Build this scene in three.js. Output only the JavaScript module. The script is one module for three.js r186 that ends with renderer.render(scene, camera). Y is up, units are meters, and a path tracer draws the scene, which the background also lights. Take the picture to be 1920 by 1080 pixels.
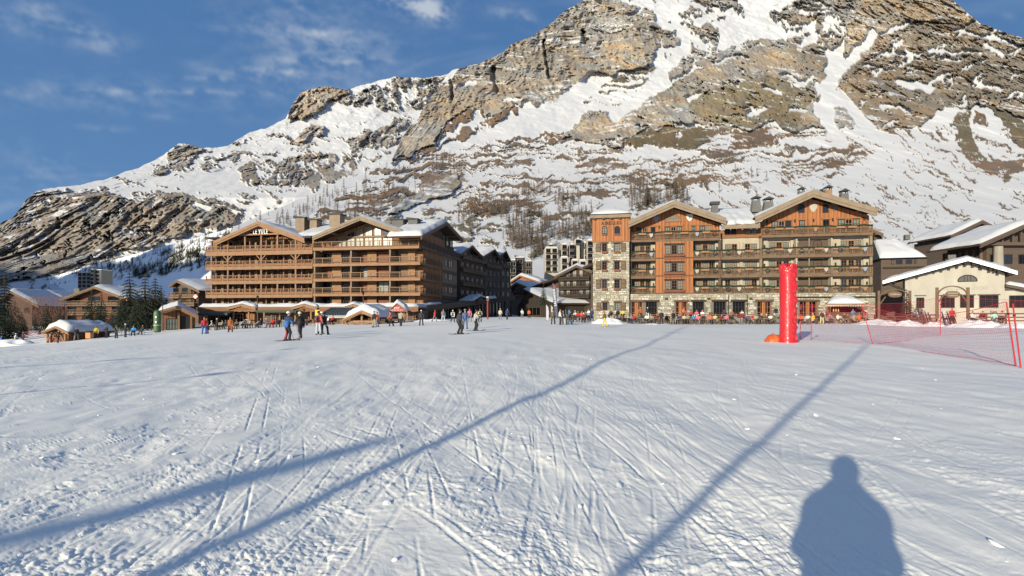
import * as THREE from 'three';
import { FontLoader } from 'three/addons/loaders/FontLoader.js';
import { TextGeometry } from 'three/addons/geometries/TextGeometry.js';
import { mergeGeometries } from 'three/addons/utils/BufferGeometryUtils.js';

// ---------------------------------------------------------------- camera, sky, sun, exposure
const scene = new THREE.Scene();
const F = 1000, CX = 960, HZ = 585, EYE = 1.65;          // focal length and horizon of a 1920 x 1080 frame, eye height in metres
const camera = new THREE.PerspectiveCamera(2 * Math.atan(540 / F) * 180 / Math.PI, 1920 / 1080, 0.05, 12000);
camera.position.set(0, EYE, 0);
camera.lookAt(0, EYE, -10);
camera.setViewOffset(1920, 1080, 0, -(HZ - 540), 1920, 1080);
const SUN = new THREE.Vector3(-0.622, 0.281, 1).normalize();
const sun = new THREE.DirectionalLight(new THREE.Color().setRGB(1, 0.91, 0.7), 5);
sun.target.position.set(0, 0, -60);
sun.position.copy(SUN).multiplyScalar(600).add(sun.target.position);
sun.castShadow = true; sun.shadow.mapSize.set(4096, 4096); sun.shadow.radius = 1;
Object.assign(sun.shadow.camera, { left: -200, right: 200, top: 150, bottom: -150, near: 1, far: 1500 });
scene.add(sun, sun.target);
const renderer = new THREE.WebGLRenderer({ antialias: true });
renderer.setSize(1024, 576);
renderer.shadowMap.enabled = true;
renderer.toneMapping = THREE.LinearToneMapping;
renderer.toneMappingExposure = 1.2;

// ---------------------------------------------------------------- numbers and noise
function rng(seed) { let a = seed >>> 0; return () => { a = (a + 0x6D2B79F5) | 0; let t = Math.imul(a ^ (a >>> 15), 1 | a); t = (t + Math.imul(t ^ (t >>> 7), 61 | t)) ^ t; return ((t ^ (t >>> 14)) >>> 0) / 4294967296; }; }
const TAB = new Float32Array(4096); { const r = rng(77); for (let i = 0; i < 4096; i++) TAB[i] = r() * 2 - 1; }
const PERM = new Uint16Array(8192); { const r = rng(5); const a = [...Array(4096).keys()]; for (let i = 4095; i > 0; i--) { const j = Math.floor(r() * (i + 1)); [a[i], a[j]] = [a[j], a[i]]; } for (let i = 0; i < 8192; i++) PERM[i] = a[i & 4095]; }
const q5 = (t) => t * t * t * (t * (t * 6 - 15) + 10);
function n2(x, y) {
  const xi = Math.floor(x), yi = Math.floor(y), u = q5(x - xi), v = q5(y - yi), X = xi & 4095, Y = yi & 4095, X1 = (X + 1) & 4095, Y1 = (Y + 1) & 4095;
  const a = PERM[X], b = PERM[X1];
  const p = TAB[PERM[a + Y]], q = TAB[PERM[b + Y]], r = TAB[PERM[a + Y1]], s = TAB[PERM[b + Y1]];
  return p + (q - p) * u + (r + (s - r) * u - p - (q - p) * u) * v;
}
function n3(x, y, z) {
  const zi = Math.floor(z), w = q5(z - zi);
  const a = n2(x + zi * 37.17, y + zi * 91.71), b = n2(x + (zi + 1) * 37.17, y + (zi + 1) * 91.71);
  return a + (b - a) * w;
}
function fbm2(x, y, o = 4, g = 0.5) { let s = 0, a = 1, t = 0; for (let i = 0; i < o; i++) { s += a * n2(x, y); t += a; a *= g; x = x * 2.03 + 17.3; y = y * 2.03 + 9.1; } return s / t; }
function fbm3(x, y, z, o = 4, g = 0.5) { let s = 0, a = 1, t = 0; for (let i = 0; i < o; i++) { s += a * n3(x, y, z); t += a; a *= g; x = x * 2.03 + 17.3; y = y * 2.03 + 9.1; z = z * 2.03 + 3.7; } return s / t; }
function ridge3(x, y, z, o = 4) { let s = 0, a = 1, t = 0; for (let i = 0; i < o; i++) { s += a * (1 - 2 * Math.abs(n3(x, y, z))); t += a; a *= 0.5; x = x * 2.07 + 11.3; y = y * 2.07 + 5.1; z = z * 2.07 + 7.7; } return s / t; }
const clamp = (x, a = 0, b = 1) => Math.max(a, Math.min(b, x));
const sstep = (a, b, x) => { const t = clamp((x - a) / (b - a)); return t * t * (3 - 2 * t); };
const lerp = (a, b, t) => a + (b - a) * t;
function table(pts) { return (x) => { if (x <= pts[0][0]) return pts[0][1]; for (let i = 1; i < pts.length; i++) if (x <= pts[i][0]) return lerp(pts[i - 1][1], pts[i][1], (x - pts[i - 1][0]) / (pts[i][0] - pts[i - 1][0])); return pts[pts.length - 1][1]; }; }
const at3 = (px, py, d) => [(px - CX) / F * d, EYE + (HZ - py) / F * d, -d];      // surveyed point: bearing, height and distance

// ---------------------------------------------------------------- sky with thin cirrus
{
  const W = 2048, H = 1024, data = new Float32Array(W * H * 4);
  const puffs = [[70, 35, 75, 42, 0.26], [190, 78, 55, 22, 0.24], [120, 62, 80, 26, 0.2], [765, 2, 66, 24, 1.1], [806, 24, 32, 24, 0.95], [950, 28, 42, 15, 0.28], [990, 36, 16, 14, 0.25], [505, 138, 75, 12, 0.5], [420, 150, 90, 5, 0.3], [600, 115, 120, 6, 0.3], [300, 172, 280, 5, 0.24], [560, 60, 120, 8, 0.25], [640, 170, 120, 8, 0.2], [380, 128, 30, 12, 0.2], [640, 100, 110, 60, 0.24], [560, 60, 160, 90, 0.16], [195, 242, 50, 6, 0.2], [280, 216, 50, 6, 0.17], [1895, 32, 16, 7, 0.2], [60, 180, 200, 26, 0.14], [80, 330, 130, 45, 0.14], [320, 180, 260, 30, 0.12]];
  for (let j = 0; j < H; j++) for (let i = 0; i < W; i++) {
    const el = (j + 0.5) / H * Math.PI - Math.PI / 2, az = ((i + 0.5) / W - 0.5) * 2 * Math.PI;
    const y = Math.sin(el), c = Math.cos(el), x = c * Math.cos(az), z = c * Math.sin(az);
    const t = Math.pow(clamp(y), 0.6);
    let r = lerp(0.135, 0.026, t), g = lerp(0.27, 0.094, t), b = lerp(0.475, 0.26, t);
    const sc = Math.max(0, x * SUN.x + y * SUN.y + z * SUN.z), glow = Math.pow(sc, 5) * 0.3 + Math.pow(sc, 40) * 0.5;
    r += glow * 1.0; g += glow * 0.93; b += glow * 0.8;
    if (y > 0) {
      const u = x / (y + 0.12), v = z / (y + 0.12);
      const warp = fbm2(u * 0.7 + 4, v * 0.7, 3);
      const k = 0.6 * fbm2(u * 0.6 + v * 0.3 + warp * 0.6 + 31, v * 2.6 - u * 0.9 + warp * 1.2 + 8, 5, 0.6) + 0.55 * fbm2(u * 1.6 + v * 0.8 + warp, v * 8 - u * 3 + warp * 2, 4, 0.6);
      let a = sstep(-0.02, 0.7, k) * 0.34 * sstep(0.02, 0.2, y);
      if (z < -0.05) {
        const px = CX + F * x / -z, py = HZ - F * y / -z;
        if (px > -300 && px < 2200 && py > -300) for (const [cx, cy, sx, sy, s] of puffs) {
          const wob = fbm2(px * 0.011 + cx, py * 0.02, 5, 0.6), dx = (px - cx) / sx, dy = (py - cy - dx * sy * 0.45 + wob * sy * 1.1) / sy;
          const e = dx * dx + dy * dy; if (e < 6) a += s * Math.exp(-e * 1.1) * clamp(0.55 + 1.9 * fbm2(px * 0.022 + py * 0.02, py * 0.06 - px * 0.02, 6, 0.68), 0, 1.5);
        }
      }
      a = clamp(a, 0, 0.9); r = lerp(r, 0.44, a); g = lerp(g, 0.49, a); b = lerp(b, 0.56, a);
    }
    const o = (j * W + i) * 4; data[o] = r; data[o + 1] = g; data[o + 2] = b; data[o + 3] = 1;
  }
  const sky = new THREE.DataTexture(data, W, H, THREE.RGBAFormat, THREE.FloatType);
  sky.mapping = THREE.EquirectangularReflectionMapping; sky.magFilter = sky.minFilter = THREE.LinearFilter; sky.needsUpdate = true;
  scene.background = sky; scene.environment = sky;
}

// ---------------------------------------------------------------- names, labels, mesh builder
const taken = new Map();
function numbered(name) { const n = taken.get(name) || 0; taken.set(name, n + 1); return n ? `${name}_${String(n).padStart(3, '0')}` : name; }
const labelsSeen = new Map();
function tag(o, label, category, group, kind) {
  o.userData.label = label; if (category) o.userData.category = category; if (group) o.userData.group = group; if (kind) o.userData.kind = kind;
  return o;
}
function thing(name, label, category, [x, y, z] = [0, 0, 0], turn = 0, group) {
  const o = new THREE.Group(); o.name = numbered(name); o.position.set(x, y, z); o.rotation.y = turn; scene.add(o);
  return tag(o, label, category, group);
}
function put(name, geo, mat, parent = scene) {
  const m = new THREE.Mesh(geo, mat); m.name = parent === scene ? numbered(name) : name; m.castShadow = m.receiveShadow = true; parent.add(m); return m;
}
function structure(m, label) { m.userData.kind = 'structure'; if (label) m.userData.label = label; return m; }
class MB {
  constructor() { this.p = []; this.n = []; this.u = []; this.c = []; this.col = [1, 1, 1]; this.useCol = false; }
  color(c) { this.col = c; this.useCol = true; return this; }
  tri(a, b, c) {
    const ux = b[0] - a[0], uy = b[1] - a[1], uz = b[2] - a[2], vx = c[0] - a[0], vy = c[1] - a[1], vz = c[2] - a[2];
    let nx = uy * vz - uz * vy, ny = uz * vx - ux * vz, nz = ux * vy - uy * vx; const l = Math.hypot(nx, ny, nz) || 1; nx /= l; ny /= l; nz /= l;
    const ax = Math.abs(nx), ay = Math.abs(ny), az = Math.abs(nz);
    for (const q of [a, b, c]) {
      this.p.push(q[0], q[1], q[2]); this.n.push(nx, ny, nz); this.c.push(this.col[0], this.col[1], this.col[2]);
      if (ax >= ay && ax >= az) this.u.push(q[2], q[1]); else if (ay >= az) this.u.push(q[0], q[2]); else this.u.push(q[0], q[1]);
    }
    return this;
  }
  quad(a, b, c, d) { return this.tri(a, b, c).tri(a, c, d); }
  box(x0, y0, z0, x1, y1, z1) { return this.hexa([[x0, y0, z0], [x1, y0, z0], [x1, y1, z0], [x0, y1, z0], [x0, y0, z1], [x1, y0, z1], [x1, y1, z1], [x0, y1, z1]]); }
  hexa(v) { this.quad(v[4], v[5], v[6], v[7]); this.quad(v[1], v[0], v[3], v[2]); this.quad(v[0], v[4], v[7], v[3]); this.quad(v[5], v[1], v[2], v[6]); this.quad(v[7], v[6], v[2], v[3]); return this.quad(v[0], v[1], v[5], v[4]); }
  bar(a, b, w, h = w) {       // rectangular bar from a to b, w across, h up
    const d = [b[0] - a[0], b[1] - a[1], b[2] - a[2]], l = Math.hypot(...d) || 1; d[0] /= l; d[1] /= l; d[2] /= l;
    let s = Math.abs(d[1]) > 0.98 ? [1, 0, 0] : [d[2], 0, -d[0]]; const k = Math.hypot(...s); s = s.map((e) => e / k);
    const t = [d[1] * s[2] - d[2] * s[1], d[2] * s[0] - d[0] * s[2], d[0] * s[1] - d[1] * s[0]], v = [];
    for (const e of [a, b]) for (const [i, j] of [[-1, -1], [1, -1], [1, 1], [-1, 1]]) v.push([e[0] + s[0] * i * w / 2 + t[0] * j * h / 2, e[1] + s[1] * i * w / 2 + t[1] * j * h / 2, e[2] + s[2] * i * w / 2 + t[2] * j * h / 2]);
    return this.hexa(v);
  }
  cyl(a, b, r1, r2 = r1, n = 8, caps = true) {
    const d = [b[0] - a[0], b[1] - a[1], b[2] - a[2]], l = Math.hypot(...d) || 1; d[0] /= l; d[1] /= l; d[2] /= l;
    let s = Math.abs(d[1]) > 0.9 ? [1, 0, 0] : [0, 1, 0];
    let t = [d[1] * s[2] - d[2] * s[1], d[2] * s[0] - d[0] * s[2], d[0] * s[1] - d[1] * s[0]]; const k = Math.hypot(...t); t = t.map((e) => e / k);
    s = [t[1] * d[2] - t[2] * d[1], t[2] * d[0] - t[0] * d[2], t[0] * d[1] - t[1] * d[0]];
    const ring = (e, r, i) => { const q = i / n * 2 * Math.PI, c = Math.cos(q) * r, z = Math.sin(q) * r; return [e[0] + s[0] * c + t[0] * z, e[1] + s[1] * c + t[1] * z, e[2] + s[2] * c + t[2] * z]; };
    for (let i = 0; i < n; i++) {
      const p0 = ring(a, r1, i), p1 = ring(a, r1, i + 1), q0 = ring(b, r2, i), q1 = ring(b, r2, i + 1);
      this.quad(p0, p1, q1, q0); if (caps) { this.tri(a, p1, p0); this.tri(b, q0, q1); }
    }
    return this;
  }
  prism(pts, z0, z1) {        // outline in x, y (counter-clockwise) extruded along z
    const v = pts.map(([x, y]) => new THREE.Vector2(x, y)); if (THREE.ShapeUtils.area(v) < 0) { v.reverse(); pts = [...pts].reverse(); }
    for (const [a, b, c] of THREE.ShapeUtils.triangulateShape(v, [])) { this.tri([...pts[a], z1], [...pts[b], z1], [...pts[c], z1]); this.tri([...pts[c], z0], [...pts[b], z0], [...pts[a], z0]); }
    for (let i = 0; i < pts.length; i++) { const a = pts[i], b = pts[(i + 1) % pts.length]; this.quad([...a, z0], [...b, z0], [...b, z1], [...a, z1]); }
    return this;
  }
  geo() {
    const g = new THREE.BufferGeometry();
    g.setAttribute('position', new THREE.Float32BufferAttribute(this.p, 3)); g.setAttribute('normal', new THREE.Float32BufferAttribute(this.n, 3)); g.setAttribute('uv', new THREE.Float32BufferAttribute(this.u, 2));
    if (this.useCol) g.setAttribute('color', new THREE.Float32BufferAttribute(this.c, 3));
    return g;
  }
  build(name, mat, parent) { return put(name, this.geo(), mat, parent); }
}
const mb = () => new MB();

// ---------------------------------------------------------------- materials
function noiseTex(w, h, fn, srgb = false) {
  const d = new Uint8Array(w * h * 4);
  for (let j = 0; j < h; j++) for (let i = 0; i < w; i++) { const c = fn(i / w, j / h), o = (j * w + i) * 4; for (let k = 0; k < 3; k++) d[o + k] = clamp(Array.isArray(c) ? c[k] : c) * 255; d[o + 3] = 255; }
  const t = new THREE.DataTexture(d, w, h, THREE.RGBAFormat); t.wrapS = t.wrapT = THREE.RepeatWrapping; t.magFilter = THREE.LinearFilter; t.minFilter = THREE.LinearMipmapLinearFilter; t.generateMipmaps = true;
  if (srgb) t.colorSpace = THREE.SRGBColorSpace; t.needsUpdate = true; return t;
}
const wrapN = (u, v, fx, fy, s) => { // noise that repeats over the unit square
  const a = n2(u * fx + s, v * fy + s), b = n2((u - 1) * fx + s, v * fy + s), c = n2(u * fx + s, (v - 1) * fy + s), d = n2((u - 1) * fx + s, (v - 1) * fy + s);
  return lerp(lerp(a, b, u), lerp(c, d, u), v);
};
const boardTone = Array.from({ length: 64 }, (_, i) => TAB[i * 7 + 3]);
const woodV = noiseTex(512, 512, (u, v) => { const k = Math.floor(u * 20), t = boardTone[k], edge = Math.abs((u * 20) % 1 - 0.5) > 0.44 ? 0.62 : 1; return (0.74 + 0.24 * t + 0.16 * wrapN(u, v, 130, 4, 9) + 0.14 * wrapN(u, v, 30, 3, 40)) * edge; });
const woodH = noiseTex(512, 512, (u, v) => { const k = Math.floor(v * 20), t = boardTone[k + 20], edge = Math.abs((v * 20) % 1 - 0.5) > 0.45 ? 0.66 : 1; return (0.82 + 0.1 * t + 0.13 * wrapN(u, v, 4, 130, 19) + 0.08 * wrapN(u, v, 3, 30, 50)) * edge; });
const plaster = noiseTex(512, 512, (u, v) => 0.86 + 0.11 * wrapN(u, v, 3, 3, 63) + 0.08 * wrapN(u, v, 14, 5, 23) + 0.07 * wrapN(u, v, 90, 90, 13)); plaster.repeat.set(1 / 7, 1 / 7);
const grain = noiseTex(256, 256, (u, v) => 0.86 + 0.12 * wrapN(u, v, 5, 5, 3) + 0.1 * wrapN(u, v, 60, 60, 13));
for (const t of [woodV, woodH]) t.repeat.set(1 / 3, 1 / 3);
grain.repeat.set(0.5, 0.5);
const rgb = (r, g, b) => new THREE.Color().setRGB(r, g, b);
const std = (r, g, b, rough = 0.85, extra = {}) => new THREE.MeshStandardMaterial({ color: rgb(r, g, b), roughness: rough, ...extra });
const M = {
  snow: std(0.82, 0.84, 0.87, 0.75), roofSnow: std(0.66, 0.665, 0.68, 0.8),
  larchV: std(0.46, 0.17, 0.056, 0.75, { map: woodV }), larchH: std(0.36, 0.15, 0.06, 0.8, { map: woodH }),
  honeyV: std(0.33, 0.155, 0.066, 0.8, { map: woodV }), honeyH: std(0.3, 0.145, 0.07, 0.8, { map: woodH }), honeyBeam: std(0.34, 0.187, 0.1, 0.8, { map: grain }),
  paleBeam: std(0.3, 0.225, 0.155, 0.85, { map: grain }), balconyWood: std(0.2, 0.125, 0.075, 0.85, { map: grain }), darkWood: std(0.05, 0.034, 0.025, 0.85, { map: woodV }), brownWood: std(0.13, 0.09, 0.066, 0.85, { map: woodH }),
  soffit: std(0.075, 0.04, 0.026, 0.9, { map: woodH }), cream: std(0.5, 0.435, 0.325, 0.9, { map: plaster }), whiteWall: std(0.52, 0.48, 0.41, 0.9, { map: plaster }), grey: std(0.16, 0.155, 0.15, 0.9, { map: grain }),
  stone: std(1, 1, 1, 0.9, { vertexColors: true }), mortar: std(0.2, 0.185, 0.15, 0.95, { map: grain }),
  slate: std(0.06, 0.06, 0.062, 0.8, { map: grain }), iron: std(0.03, 0.03, 0.032, 0.5, { metalness: 0.4 }), steel: std(0.3, 0.31, 0.32, 0.4, { metalness: 0.8 }),
  glass: new THREE.MeshPhysicalMaterial({ color: rgb(0.006, 0.007, 0.009), roughness: 0.1, specularIntensity: 0.6 }), glassPale: std(0.19, 0.215, 0.19, 0.2), glassBlue: new THREE.MeshPhysicalMaterial({ color: rgb(0.02, 0.03, 0.05), roughness: 0.1, specularIntensity: 0.8 }), curtain: std(0.36, 0.34, 0.29, 0.8),
  terracotta: std(0.22, 0.09, 0.05, 0.85, { map: grain }), peach: std(0.36, 0.195, 0.1, 0.85, { map: grain }), green: std(0.012, 0.03, 0.014, 0.95), awning: std(0.045, 0.07, 0.055, 0.85), greyPanel: std(0.1, 0.1, 0.1, 0.8),
  shutterWood: std(0.13, 0.075, 0.055, 0.85, { map: grain }), white: std(0.72, 0.72, 0.7, 0.7), red: std(0.5, 0.016, 0.03, 0.45), yellow: std(0.7, 0.5, 0.03, 0.6), black: std(0.014, 0.014, 0.016, 0.7), blueShield: std(0.27, 0.3, 0.38, 0.6),
};
for (const k of Object.keys(M)) if (k !== 'snow' && k !== 'stone') M[k].color.multiplyScalar(0.88);
M.stone.color.setRGB(0.88, 0.89, 0.93);
// ---------------------------------------------------------------- the snow field
const edgeRaw = table([[-1.4, -6.5], [-0.96, -3.7], [-0.85, -2.5], [-0.66, -1.35], [-0.46, -0.55], [-0.16, 0.15], [-0.02, 0.7], [0.1, 0.3], [0.24, 0], [1.5, 0.3]]);
const edgeDrop = (a) => (edgeRaw(a - 0.12) + edgeRaw(a + 0.12) + 2 * edgeRaw(a - 0.06) + 2 * edgeRaw(a + 0.06) + 2 * edgeRaw(a)) / 8;
function ground(x, z) {
  const d = -z; if (d < 12) return 0.012 * n2(x * 0.3, z * 0.3);
  return edgeDrop(x / Math.max(d, 20)) * sstep(16, 84, d) + 0.05 * n2(x * 0.11 + 3, z * 0.11) * sstep(12, 25, d);
}
const TR = { x0: -14, z0: -27, w: 2420, h: 2170, s: 0.012 };   // ski tracks pressed into the snow, 12 mm cells
const track = new Float32Array(TR.w * TR.h);
{
  const r = rng(21);
  const stamp = (x, z, depth, half) => {
    const n = Math.ceil((half + 0.05) / TR.s), ci = Math.round((x - TR.x0) / TR.s), cj = Math.round((z - TR.z0) / TR.s);
    for (let j = -n; j <= n; j++) for (let i = -n; i <= n; i++) {
      const a = ci + i, b = cj + j; if (a < 0 || b < 0 || a >= TR.w || b >= TR.h) continue;
      const e = Math.hypot(TR.x0 + a * TR.s - x, TR.z0 + b * TR.s - z); let v = 0;
      if (e < half) v = -depth * (1 - (e / half) ** 4); else if (e < half + 0.045) v = depth * 0.55 * (1 - (e - half) / 0.045);
      const k = b * TR.w + a; if (v < 0 ? v < track[k] : track[k] >= 0 && v > track[k]) track[k] = v;
    }
  };
  const run = (x, z, head, bend, len, depth, half, gap) => {
    const step = 0.012; let px = x, pz = z, a = head;
    for (let s = 0; s < len; s += step) {
      const soft = sstep(0, 0.6, s) * sstep(0, 0.6, len - s) * clamp(0.45 + 0.9 * n2(s * 1.1, head * 50) + 0.4 * n2(s * 5, head * 31), 0.02, 1);
      a += bend * step * Math.cos(s * 0.35 + head * 9); px += Math.sin(a) * step; pz -= Math.cos(a) * step;
      stamp(px, pz, depth * soft, half); if (gap) stamp(px + Math.cos(a) * gap, pz + Math.sin(a) * gap, depth * soft * 0.9, half);
    }
  };
  for (let i = 0; i < 320; i++) { const z = -0.5 - r() * 12, x = (r() - 0.47) * (6 + -z * 1.5); run(x, z, (r() - 0.5) * 0.5 + (r() < 0.25 ? (r() - 0.5) * 1.7 : 0), (r() - 0.5) * 0.06, 5 + r() * 22, 0.0025 + r() * 0.005, 0.014 + r() * r() * 0.03, r() < 0.6 ? 0.12 + r() * 0.3 : 0); }
  for (let i = 0; i < 90; i++) { const z = -5 - r() * 25, x = (r() - 0.5) * 26; run(x, z, (r() - 0.5) * 2.6, (r() - 0.5) * 0.14, 1.5 + r() * 6, 0.002 + r() * 0.004, 0.015 + r() * 0.016, r() < 0.5 ? 0.2 + r() * 0.4 : 0); }
}
function trackAt(x, z) {
  const u = (x - TR.x0) / TR.s, v = (z - TR.z0) / TR.s, i = Math.floor(u), j = Math.floor(v); if (i < 0 || j < 0 || i >= TR.w - 1 || j >= TR.h - 1) return 0;
  const a = u - i, b = v - j, k = j * TR.w + i;
  return lerp(lerp(track[k], track[k + 1], a), lerp(track[k + TR.w], track[k + TR.w + 1], a), b);
}
function relief(x, z, d) {                       // crumbs, ripples and swept patches of skied snow
  const row = d * d / (EYE * F) * 1.5;           // spacing of the sheet along the line of sight
  const rough = sstep(-0.22, 0.22, fbm2(x * 1.3 + 7, z * 0.6, 4, 0.65));
  const wx = 0.35 * n2(x * 1.3 + 9, z * 1.1), wz = 0.35 * n2(x * 1.2, z * 1.4 + 31); x += wx * 0.5; z += wz * 0.5;
  let h = 0;
  const oct = (wl, k, str, ang) => {
    const f = sstep(1, 2.4, wl / row); if (f <= 0) return; const c = Math.cos(ang), s = Math.sin(ang);
    const v = n2((x * c + z * s) / wl * str, (z * c - x * s) / wl); h += f * k * wl * (wl < 0.25 ? 1.5 * Math.abs(v) - 0.5 : v);
  };
  oct(9, 0.006, 1.3, 0.1); oct(4.5, 0.007, 1.7, 0.12); oct(2.3, 0.009, 2.3, -0.12); oct(1.1, 0.013, 2.6, 0.1); oct(0.55, 0.016, 2.4, -0.15); oct(0.3, 0.016, 1.8, 0.3);
  const f2 = rough; const h0 = h; h = 0;
  oct(0.19, 0.018, 0.7, 0.4); oct(0.1, 0.032, 0.8, -0.3); oct(0.06, 0.075, 0.9, 0.9); oct(0.036, 0.11, 1, 0.2); oct(0.022, 0.12, 1, 1.3);
  let out = h0 + h * (0.3 + 0.8 * f2);
  const crumb = n2(x / 0.075 + 50, z / 0.09); if (crumb > 0.42 && row < 0.12) out += (crumb - 0.42) * 0.02 * f2 * (1 - sstep(0.05, 0.12, row));
  return out;
}
function trackOver(x, z, d) { const row = d * d / (EYE * F) * 1.5; const n = Math.max(3, Math.min(13, Math.ceil(row / 0.006))); let s = 0; for (let i = 0; i < n; i++) { const e = ((i + 0.5) / n - 0.5) * row * 2; s += trackAt(x * (1 + e / z), z + e); } return s / n * 1.25; }
function snowHeight(x, z) { const d = Math.max(2, -z); return ground(x, z) + relief(x, z, d) + trackOver(x, z, d) * (1 - sstep(17, 26, d)); }
function gridMesh(name, cols, rows, fn, mat, withColor) {
  const n = cols * rows, p = new Float32Array(n * 3), uv = new Float32Array(n * 2), c = withColor ? new Float32Array(n * 3) : null, idx = new Uint32Array((cols - 1) * (rows - 1) * 6);
  const out = { p: [0, 0, 0], c: [1, 1, 1] };
  for (let j = 0, k = 0; j < rows; j++) for (let i = 0; i < cols; i++, k++) { fn(i, j, out); p.set(out.p, k * 3); uv[k * 2] = out.p[0]; uv[k * 2 + 1] = out.p[2]; if (c) c.set(out.c, k * 3); }
  let o = 0; for (let j = 0; j < rows - 1; j++) for (let i = 0; i < cols - 1; i++) { const a = j * cols + i; idx[o++] = a; idx[o++] = a + 1; idx[o++] = a + cols; idx[o++] = a + 1; idx[o++] = a + cols + 1; idx[o++] = a + cols; }
  const g = new THREE.BufferGeometry(); g.setAttribute('position', new THREE.BufferAttribute(p, 3)); g.setAttribute('uv', new THREE.BufferAttribute(uv, 2)); if (c) g.setAttribute('color', new THREE.BufferAttribute(c, 3));
  g.setIndex(new THREE.BufferAttribute(idx, 1)); g.computeVertexNormals(); return name ? put(name, g, mat) : g;
}
{
  const cols = 1480, dists = []; for (let py = 1130; py > 606; py -= py > 760 ? 1.55 : 1.35) dists.push(EYE * F / (py - HZ));
  for (let d = dists[dists.length - 1] + 3; d < 135; d += 4) dists.push(d);
  structure(gridMesh('snow_field', cols, dists.length, (i, j, o) => { const d = dists[j], x = (i / (cols - 1) * 2 - 1) * 1.06 * d; o.p[0] = x; o.p[1] = snowHeight(x, -d); o.p[2] = -d; }, std(0.9, 0.875, 0.805, 0.7)), 'skied white snow field crossed by ski tracks');
  const R = [0, 3, 6, 10, 16, 25, 40, 60, 80, 100, 120, 150, 200, 300, 600, 1500, 6000];
  structure(gridMesh('valley_ground', 97, R.length, (i, j, o) => { const a = -i / 96 * 2 * Math.PI, r = R[j]; o.p[0] = Math.sin(a) * r; o.p[2] = -Math.cos(a) * r; o.p[1] = ground(o.p[0], o.p[2]) - (o.p[2] < 0 && r < 130 ? 0.12 : 0.03) - sstep(120, 400, r) * 10; }, std(0.8, 0.82, 0.85, 0.8)), 'snow covered valley floor around the field');
}
// lumps kicked loose by skis
{
  const g = new THREE.IcosahedronGeometry(1, 1), p = g.attributes.position; for (let i = 0; i < p.count; i++) { const k = 1 + 0.25 * n3(p.getX(i) * 1.7, p.getY(i) * 1.7, p.getZ(i) * 1.7); p.setXYZ(i, p.getX(i) * k, p.getY(i) * k, p.getZ(i) * k); } g.computeVertexNormals();
  const N = 170, im = new THREE.InstancedMesh(g, std(0.87, 0.86, 0.84, 0.7), N), r = rng(8), m = new THREE.Matrix4(), q = new THREE.Quaternion(), e = new THREE.Euler();
  for (let i = 0; i < N; i++) {
    const d = 2.6 + Math.pow(r(), 1.6) * 17, x = (r() * 2 - 1) * 1.02 * d, s = 0.006 + Math.pow(r(), 6) * 0.028;
    e.set(r() * 0.5, r() * 7, r() * 0.5); q.setFromEuler(e);
    m.compose(new THREE.Vector3(x, snowHeight(x, -d) + s * 0.2, -d), q, new THREE.Vector3(s * (1 + r()), s * 0.4, s)); im.setMatrixAt(i, m);
  }
  im.name = 'snow_crumbs'; im.castShadow = im.receiveShadow = true; scene.add(im); tag(im, 'loose white snow crumbs strewn over the ski tracks', 'snow', null, 'stuff');
}

// ---------------------------------------------------------------- mountains
const SNOWC = [0.575, 0.575, 0.585];
const inside = (poly, x, y) => { let r = false; for (let i = 0, j = poly.length - 1; i < poly.length; j = i++) { const [a, b] = poly[i], [c, d] = poly[j]; if ((b > y) !== (d > y) && x < (c - a) * (y - b) / (d - b) + a) r = !r; } return r; };
const area = (list) => list.map((e) => { let x0 = 1e9, x1 = -1e9, y0 = 1e9, y1 = -1e9; for (const [x, y] of e.poly) { x0 = Math.min(x0, x); x1 = Math.max(x1, x); y0 = Math.min(y0, y); y1 = Math.max(y1, y); } return { ...e, b: [x0 - 25, x1 + 25, y0 - 25, y1 + 25] }; });
const TAN = [0.275, 0.242, 0.2], GREY = [0.25, 0.227, 0.2], WARM = [0.345, 0.278, 0.2], BROWN = [0.15, 0.097, 0.06], OLIVE = [0.12, 0.092, 0.05], DARK = [0.23, 0.2, 0.167];
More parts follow.
